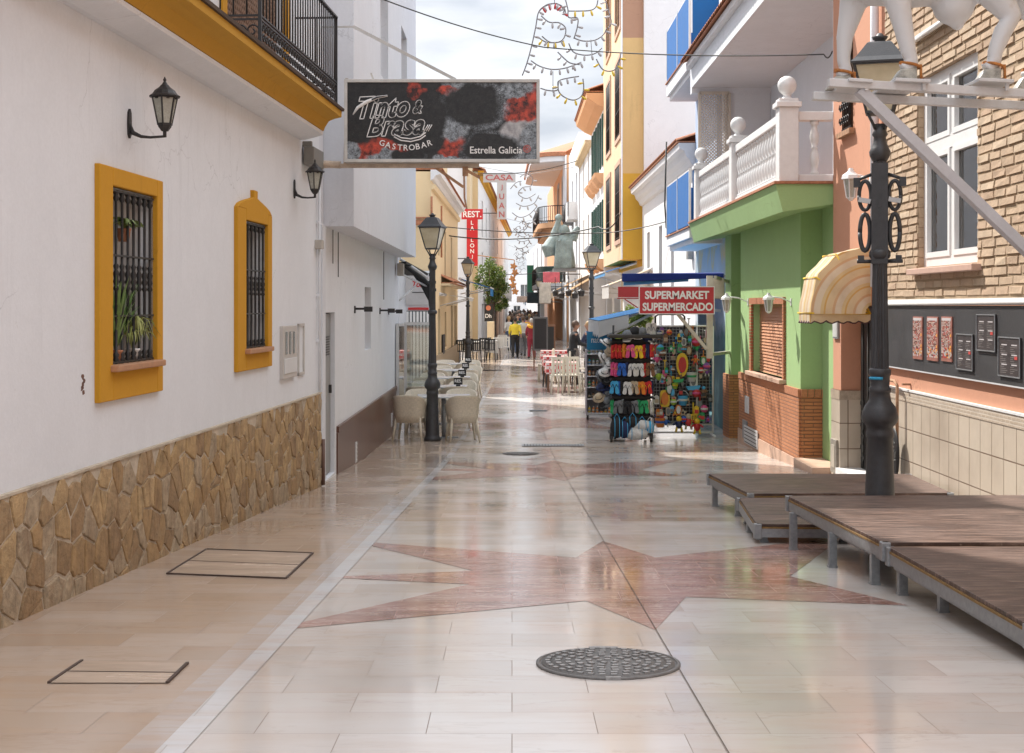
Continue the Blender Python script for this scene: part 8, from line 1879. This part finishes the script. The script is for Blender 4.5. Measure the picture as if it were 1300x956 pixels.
# ------------------------------------------------------------------ people
SK = mat('skin', (.42, .25, .18, 1), .55, .08, 20); SK2 = mat('tanned_skin', (.33, .18, .12, 1), .55, .08, 20)
HAIR = {'dark': mat('dark_hair', (.025, .017, .012, 1), .6, .3, 40), 'brown': mat('brown_hair', (.09, .05, .03, 1), .6, .3, 40), 'grey': mat('grey_hair', (.35, .34, .33, 1), .6, .2, 40), 'blond': mat('blond_hair', (.38, .26, .13, 1), .6, .2, 40)}
CLO = {}
def clo(name, c):
    if name not in CLO: CLO[name] = mat('cloth_'+name, c, .85, .15, 6, bump=.3, bscale=25)
    return CLO[name]
def person(px, Y, rz, label, shirt, trou, hair='dark', h=1.7, step=.2, arms=((.05, -.1), (.05, .1)), elbow=(.15, .15), skirt=False, long_hair=False, lean=0, skin=None, vox=.016, shorts=False, apron=None, x=None):
    """front is -y in local space; arms = (outward, forward) swing of each upper arm"""
    X = (px-CX)/F*Y if x is None else x; t = thing('person', label, 'person', (X, Y, gz(Y)), rz, 'people in the street'); k = h/1.72; skin = skin or SK
    V = lambda a, b, c: Vector((a, b-lean*max(0, c-.95), c))*k
    hip, kn, an = {}, {}, {}
    for s, sg in ((-1, 1), (1, -1)):
        d = sg*step; hip[s] = V(s*.09, 0, .92); kn[s] = V(s*.095, -d*.55-(.03 if d > 0 else .0), .50); an[s] = V(s*.10, -d*1.0+(.12 if d < 0 else 0), .09+(.04 if d < 0 else 0))
    sh, el, wr = {}, {}, {}
    for i, s in enumerate((-1, 1)):
        o_, f_ = arms[i]; sh[s] = V(s*.185, 0, 1.40); el[s] = sh[s]+Vector((s*o_, -f_, -.27))*k; wr[s] = el[s]+Vector((s*.01, -elbow[i]-f_*.5, -.22+elbow[i]*.6))*k
    def limb(m, pts, rs_): m.tube(pts, [r*k for r in rs_], 12)
    def torso(m, g=0.0):
        for c_, a, b in ((.93, .165, .115), (1.03, .15, .105), (1.12, .14, .10), (1.25, .165, .112), (1.36, .175, .11), (1.43, .12, .085)): pass
        rg = [(.86, .15, .10), (.93, .17, .12), (1.03, .152, .108), (1.12, .145, .103), (1.25, .17, .115), (1.36, .178, .11), (1.42, .135, .085), (1.46, .06, .055)]
        n = 16; vs = []
        for z, a, b in rg:
            for j in range(n): q = 2*PI*j/n; vs.append(V((a+g)*math.cos(q), (b+g)*math.sin(q), z))
        m.add(vs, [(i*n+j, i*n+(j+1) % n, (i+1)*n+(j+1) % n, (i+1)*n+j) for i in range(len(rg)-1) for j in range(n)]+[tuple(range(n))[::-1], tuple((len(rg)-1)*n+j for j in range(n))])
    b = MB(); torso(b)
    limb(b, [V(0, 0, 1.40), V(0, -.005, 1.48), V(0, -.015, 1.55)], [.065, .055, .055])
    b.ball(V(0, -.012, 1.62), .092*k, 16, 12, sx=.86, sy=1.02, sz=1.22); b.ball(V(0, -.035, 1.56), .06*k, 12, 8, sx=.9, sz=.9); b.ball(V(0, -.118, 1.605), .018*k, 8, 6, sz=1.4)
    for s in (-1, 1): b.ball(V(s*.082, .005, 1.61), .022*k, 8, 6, sx=.5, sz=1.4)
    for s in (-1, 1):
        limb(b, [hip[s], (hip[s]+kn[s])/2, kn[s], (kn[s]*.65+an[s]*.35)+Vector((0, .02, 0)), an[s]], [.092, .08, .058, .058, .038]); limb(b, [an[s]-Vector((0, -.03, .03))*k, an[s]+Vector((0, -.13, -.055))*k], [.042, .032])
        limb(b, [sh[s], (sh[s]+el[s])/2, el[s], (el[s]+wr[s])/2, wr[s]], [.055, .047, .04, .036, .026])
        d = (wr[s]-el[s]).normalized(); limb(b, [wr[s], wr[s]+d*.05*k, wr[s]+d*.09*k], [.028, .038, .034])
        side = Vector((1, 0, 0))
        for j in range(4): q = wr[s]+d*.08*k+side*(j-1.5)*.018*k; limb(b, [q, q+d*.045*k, q+(d+Vector((0, -.3, -.2)))*.075*k], [.011, .0105, .009])
        q = wr[s]+d*.03*k; limb(b, [q, q+(d*.5-side*s*.6)*.06*k, q+(d*.9-side*s*.6)*.085*k], [.013, .012, .010])
    me = remesh(b, vox*k if vox > .012 else vox, 2, 'body'); me.materials.append(skin); o = bpy.data.objects.new('body', me); COL.objects.link(o); o.parent = t
    def cloth_part(name, m, mt, v=.02, sm=3):
        me = remesh(m, v, sm, name); me.materials.append(mt); o = bpy.data.objects.new(name, me); COL.objects.link(o); o.parent = t; return o
    m = MB(); torso(m, .014)
    for i, s in enumerate((-1, 1)): limb(m, [sh[s]-Vector((s*.03, 0, -.0)), (sh[s]+el[s])/2, el[s], (el[s]+wr[s])/2, el[s].lerp(wr[s], .85)], [.075, .062, .056, .05, .042])
    cloth_part('shirt', m, shirt)
    m = MB(); n = 14
    if skirt:
        limb(m, [V(0, 0, .98), V(0, 0, .85), V(0, 0, .55)], [.16, .19, .24])
    else:
        limb(m, [V(0, 0, 1.0), V(0, 0, .86)], [.155, .165])
        for s in (-1, 1):
            if shorts: limb(m, [hip[s]+Vector((0, 0, .03)), (hip[s]+kn[s])/2, kn[s]+Vector((0, 0, .03))], [.115, .1, .088])
            else: limb(m, [hip[s]+Vector((0, 0, .03)), (hip[s]+kn[s])/2, kn[s], kn[s].lerp(an[s], .5)+Vector((0, .015, 0)), an[s]+Vector((0, 0, -.02))], [.115, .098, .076, .07, .06])
    cloth_part('skirt' if skirt else ('shorts' if shorts else 'trousers'), m, trou)
    for s in (-1, 1):
        m = MB(); limb(m, [an[s]+Vector((0, .05, -.045))*k, an[s]+Vector((0, -.03, -.05))*k, an[s]+Vector((0, -.16, -.065))*k], [.047, .048, .036]); m.v = [(a, c, max(d, .001)) for a, c, d in m.v]; obj('shoe', m, clo('shoe_dark', (.03, .03, .03, 1)), t, local=True)
    m = MB(); m.ball(V(0, .008, 1.645), .104*k, 16, 12, sx=.88, sy=1.0, sz=1.08); m.v = [v for v in m.v]
    hv = MB(); 
    for f in m.f:
        c_ = sum((Vector(m.v[i]) for i in f), Vector())/len(f)
        if c_.z > (1.62*k) or c_.y > (.03-lean*.65)*k: hv.add([m.v[i] for i in f], [tuple(range(len(f)))], 0, True)
    if long_hair: hv.tube([V(0, .06, 1.66), V(0, .085, 1.56), V(0, .09, 1.42)], [.085*k, .085*k, .05*k], 12)
    obj('hair', hv, HAIR[hair], t, local=True)
    if apron:
        m = MB(); A_ = []; B2 = []
        for i in range(13): q = -PI+PI*i/12; A_.append(V(.185*math.cos(q), .15*math.sin(q), 1.0)); B2.append(V(.25*math.cos(q)+.02*math.sin(i*2), .24*math.sin(q), .2))
        m.strip(A_, B2, sm=True); A2 = [v*1 + Vector((0, -.004, 0)) for v in A_]; m.strip(A2, [v+Vector((0, -.004, 0)) for v in B2]); obj('apron', m, apron, t, local=True)
    return t
navy, black, grey, yel, red, pink, white, beige = clo('navy', (.02, .03, .07, 1)), clo('black', (.018, .018, .02, 1)), clo('grey', (.13, .13, .14, 1)), clo('yellow', (.68, .55, .05, 1)), clo('dark_red', (.2, .015, .03, 1)), clo('pink', (.5, .08, .17, 1)), clo('white', (.55, .55, .54, 1)), clo('beige', (.36, .28, .19, 1))
denim, amber, lblue, brown_ = clo('denim', (.05, .08, .15, 1)), clo('amber', (.62, .32, .03, 1)), clo('light_blue', (.18, .3, .42, 1)), clo('brown', (.12, .07, .045, 1))
person(727, 38.6, PI/2+.1, 'waiter in dark shirt and long grey apron leaning over a notepad, facing right', black, black, 'brown', 1.76, .12, ((.02, .12), (.02, .12)), (.22, .22), lean=.12, skin=SK2, vox=.013, apron=clo('grey_brown_apron', (.13, .11, .1, 1)))
person(747, 40.5, -PI/2-.3, 'person in dark jacket behind the bottle rack, facing the waiter', navy, black, 'blond', 1.72, .1, ((.02, .15), (.02, .15)), (.2, .2), vox=.014)
mb = MB(); p = Vector(((733-CX)/F*38.6, 38.55, (388-424)/F*38.6)); mb.cbox(p, (.02, .1, .14), Matrix.Rotation(.6, 3, 'Y')); solo('notepad', mb, M['signwhite'], 'small notepad held by the waiter', 'notepad', p)
person(654, 57, PI, 'person in a bright yellow top and dark trousers walking away', yel, black, 'dark', 1.66, .22, skin=SK)
person(664, 59, PI+.1, 'person in a pale grey top beside the one in yellow, walking away', white, grey, 'brown', 1.68, .2)
person(675, 55.5, PI-.1, 'person in a long dark red outfit with yellow scarf beside the menu board', red, red, 'grey', 1.62, .12)
tt = MB(); tt.tube([((675-CX)/F*55.5+.13*math.cos(a), 55.5+.13*math.sin(a), gz(55.5)+1.33+.03*math.cos(a*2)) for a in [2*PI*i/16 for i in range(17)]], .06, 8); solo('scarf', tt, amber, 'yellow scarf on the shoulders of the person in dark red', 'scarf', ((675-CX)/F*55.5, 55.5, gz(55.5)+1.3))
crowd = [(659, 68, 'navy jacket', navy, denim, 'dark', 1.82, 'centre of the crowd'), (650, 72, 'black coat', black, black, 'brown', 1.7, 'left edge of the crowd'), (668, 71, 'pink sweater', pink, denim, 'brown', 1.6, 'just right of the navy jacket'), (672, 76, 'beige coat', beige, black, 'blond', 1.66, 'middle distance'), (680, 74, 'dark red coat', red, black, 'dark', 1.68, 'right part of the crowd'), (663, 84, 'dark brown jacket', brown_, denim, 'dark', 1.78, 'behind the pink sweater'),
         (655, 90, 'grey jacket', grey, black, 'grey', 1.74, 'behind the black coat'), (670, 92, 'white shirt', white, denim, 'dark', 1.72, 'far centre'), (677, 88, 'light blue shirt', lblue, beige, 'brown', 1.7, 'far right part'), (648, 96, 'amber top', amber, denim, 'brown', 1.62, 'far left part'), (661, 104, 'black jacket', black, grey, 'dark', 1.76, 'far behind the navy jacket'), (667, 112, 'navy coat', navy, black, 'grey', 1.7, 'very far centre'), (674, 108, 'amber coat', amber, black, 'dark', 1.68, 'very far right'), (657, 118, 'beige jacket', beige, denim, 'brown', 1.72, 'very far left'), (664, 126, 'dark red top', red, denim, 'dark', 1.7, 'farthest centre'), (670, 132, 'grey coat', grey, black, 'dark', 1.74, 'farthest right')]
crowd += [(657, 62, 'dark green jacket', clo('dark_green', (.03, .07, .04, 1)), denim, 'brown', 1.74, 'just behind the one in yellow'), (669, 64, 'black and amber outfit', amber, black, 'dark', 1.64, 'left of the menu boards'), (646, 66, 'white blouse', white, denim, 'blond', 1.62, 'beside the far tables'), (681, 66, 'navy sweater', navy, beige, 'dark', 1.7, 'right behind the menu boards'), (663, 78, 'light blue shirt', lblue, black, 'grey', 1.76, 'middle of the crowd'), (652, 80, 'dark red jacket', red, denim, 'dark', 1.68, 'left middle of the crowd'),
          (675, 82, 'white sweater', white, black, 'brown', 1.64, 'right middle of the crowd'), (659, 94, 'pink top', pink, black, 'blond', 1.6, 'rear middle of the crowd'), (666, 100, 'beige shirt', beige, denim, 'dark', 1.75, 'rear right of the crowd'), (653, 106, 'black coat', black, black, 'grey', 1.7, 'rear left of the crowd'), (679, 98, 'brown coat', brown_, black, 'dark', 1.72, 'rear edge of the crowd near the far lamp'), (671, 122, 'light blue jacket', lblue, denim, 'brown', 1.7, 'last rows of the crowd')]
_w = [('black', black), ('dark grey', grey), ('navy', navy), ('dark brown', brown_), ('dark red', red), ('white', white), ('denim blue', denim), ('beige', beige)]; _p = ['left', 'centre-left', 'centre', 'centre-right', 'right']
for i in range(20):
    a_ = _w[i % 8]; q_ = i % 5; Y_ = 86+i*3.1
    crowd.append((lerp(649, 681, q_/4)+rnd.uniform(-2, 2), Y_, '%s %s' % (a_[0], ['coat', 'shirt', 'jacket'][i % 3]), a_[1], [black, denim, grey][i % 3], ['dark', 'brown', 'grey', 'dark'][i % 4], 1.62+.02*(i % 9), '%s, %s back in the far crowd' % (_p[q_], ['not far', 'halfway', 'well', 'almost last'][i//5])))
for i, (px, Y, w_, s_, t_, hr, hh, pos) in enumerate(crowd):
    person(px, Y, PI+rnd.uniform(-.3, .3) if i % 4 else rnd.uniform(-.3, .3), 'pedestrian in %s, %s of the crowd' % (w_, pos) if 'crowd' not in pos else 'pedestrian in %s at the %s' % (w_, pos), s_, t_, hr, hh, rnd.uniform(.1, .25), long_hair=(i % 3 == 1), vox=.024 if i < 16 else .032, arms=((.05, rnd.uniform(-.15, .15)), (.05, rnd.uniform(-.15, .15))))
# ------------------------------------------------------------------ lift so that the far street lies near z = 0
for o in list(C.objects):
    if o.parent is None: o.location.z += EYE
# ------------------------------------------------------------------ camera
cam = bpy.data.cameras.new('camera'); co = bpy.data.objects.new('camera', cam); COL.objects.link(co); C.camera = co
cam.sensor_width = 36; cam.lens = F/1300*36; cam.clip_start = .1; cam.clip_end = 6000
cam.shift_y = -(478-HY)/1300
co.location = (0, 0, EYE); co.rotation_euler = (PI/2, 0, 0)
# ------------------------------------------------------------------ light
SUN_DIR = Vector((-.5, .7, 1.0)).normalized()      # towards the sun
sd = bpy.data.lights.new('sun', 'SUN'); so = bpy.data.objects.new('sun', sd); COL.objects.link(so)
sd.energy = 4.6; sd.angle = R(.6); sd.color = (1, .95, .88)
so.rotation_euler = SUN_DIR.to_track_quat('Z', 'Y').to_euler(); so.location = (0, 0, 30)
w = bpy.data.worlds.new('World'); C.world = w; w.use_nodes = True
nt = w.node_tree; k = N(nt); bg = nt.nodes['Background']
sky = k.n('ShaderNodeTexSky', sky_type='NISHITA'); sky.sun_disc = False
sky.sun_elevation = math.asin(SUN_DIR.z); sky.sun_rotation = math.atan2(SUN_DIR.x, SUN_DIR.y)
sky.air_density = 1; sky.dust_density = 1.5; sky.ozone_density = 1
tc = k.n('ShaderNodeTexCoord'); mp = k.n('ShaderNodeMapping'); mp.inputs['Scale'].default_value = (1.6, 1.6, 5.5); k.l(tc.outputs['Generated'], mp.inputs[0])
cl = k.noise(mp.outputs[0], 2.3, 9, .58); cl2 = k.noise(mp.outputs[0], 5, 6, .5)
cloud = k.ramp(cl2, [(.32, (5.0, 5.4, 6.0, 1)), (.68, (8.3, 8.4, 8.6, 1))])
col = k.mix(k.ramp(cl, [(.3, .75), (.5, 1.0)]), sky.outputs[0], cloud)
sp = k.n('ShaderNodeSeparateXYZ'); k.l(tc.outputs['Generated'], sp.inputs[0])
grad = k.ramp(sp.outputs['Z'], [(.0, .62), (.2, .68), (.5, 1.15), (1.0, 1.7)])     # overcast sky: the zenith is brighter than the horizon
col = k.mix(1.0, col, grad, 'MULTIPLY')
k.l(col, bg.inputs[0]); bg.inputs[1].default_value = .13
C.view_settings.view_transform = 'Standard'; C.view_settings.look = 'None'; C.view_settings.exposure = .72; C.view_settings.gamma = 1
C.view_settings.use_curve_mapping = False
C.render.engine = 'CYCLES'; C.cycles.max_bounces = 7; C.cycles.diffuse_bounces = 4; C.cycles.transparent_max_bounces = 12
C.cycles.use_denoising = True; C.cycles.sample_clamp_indirect = 6
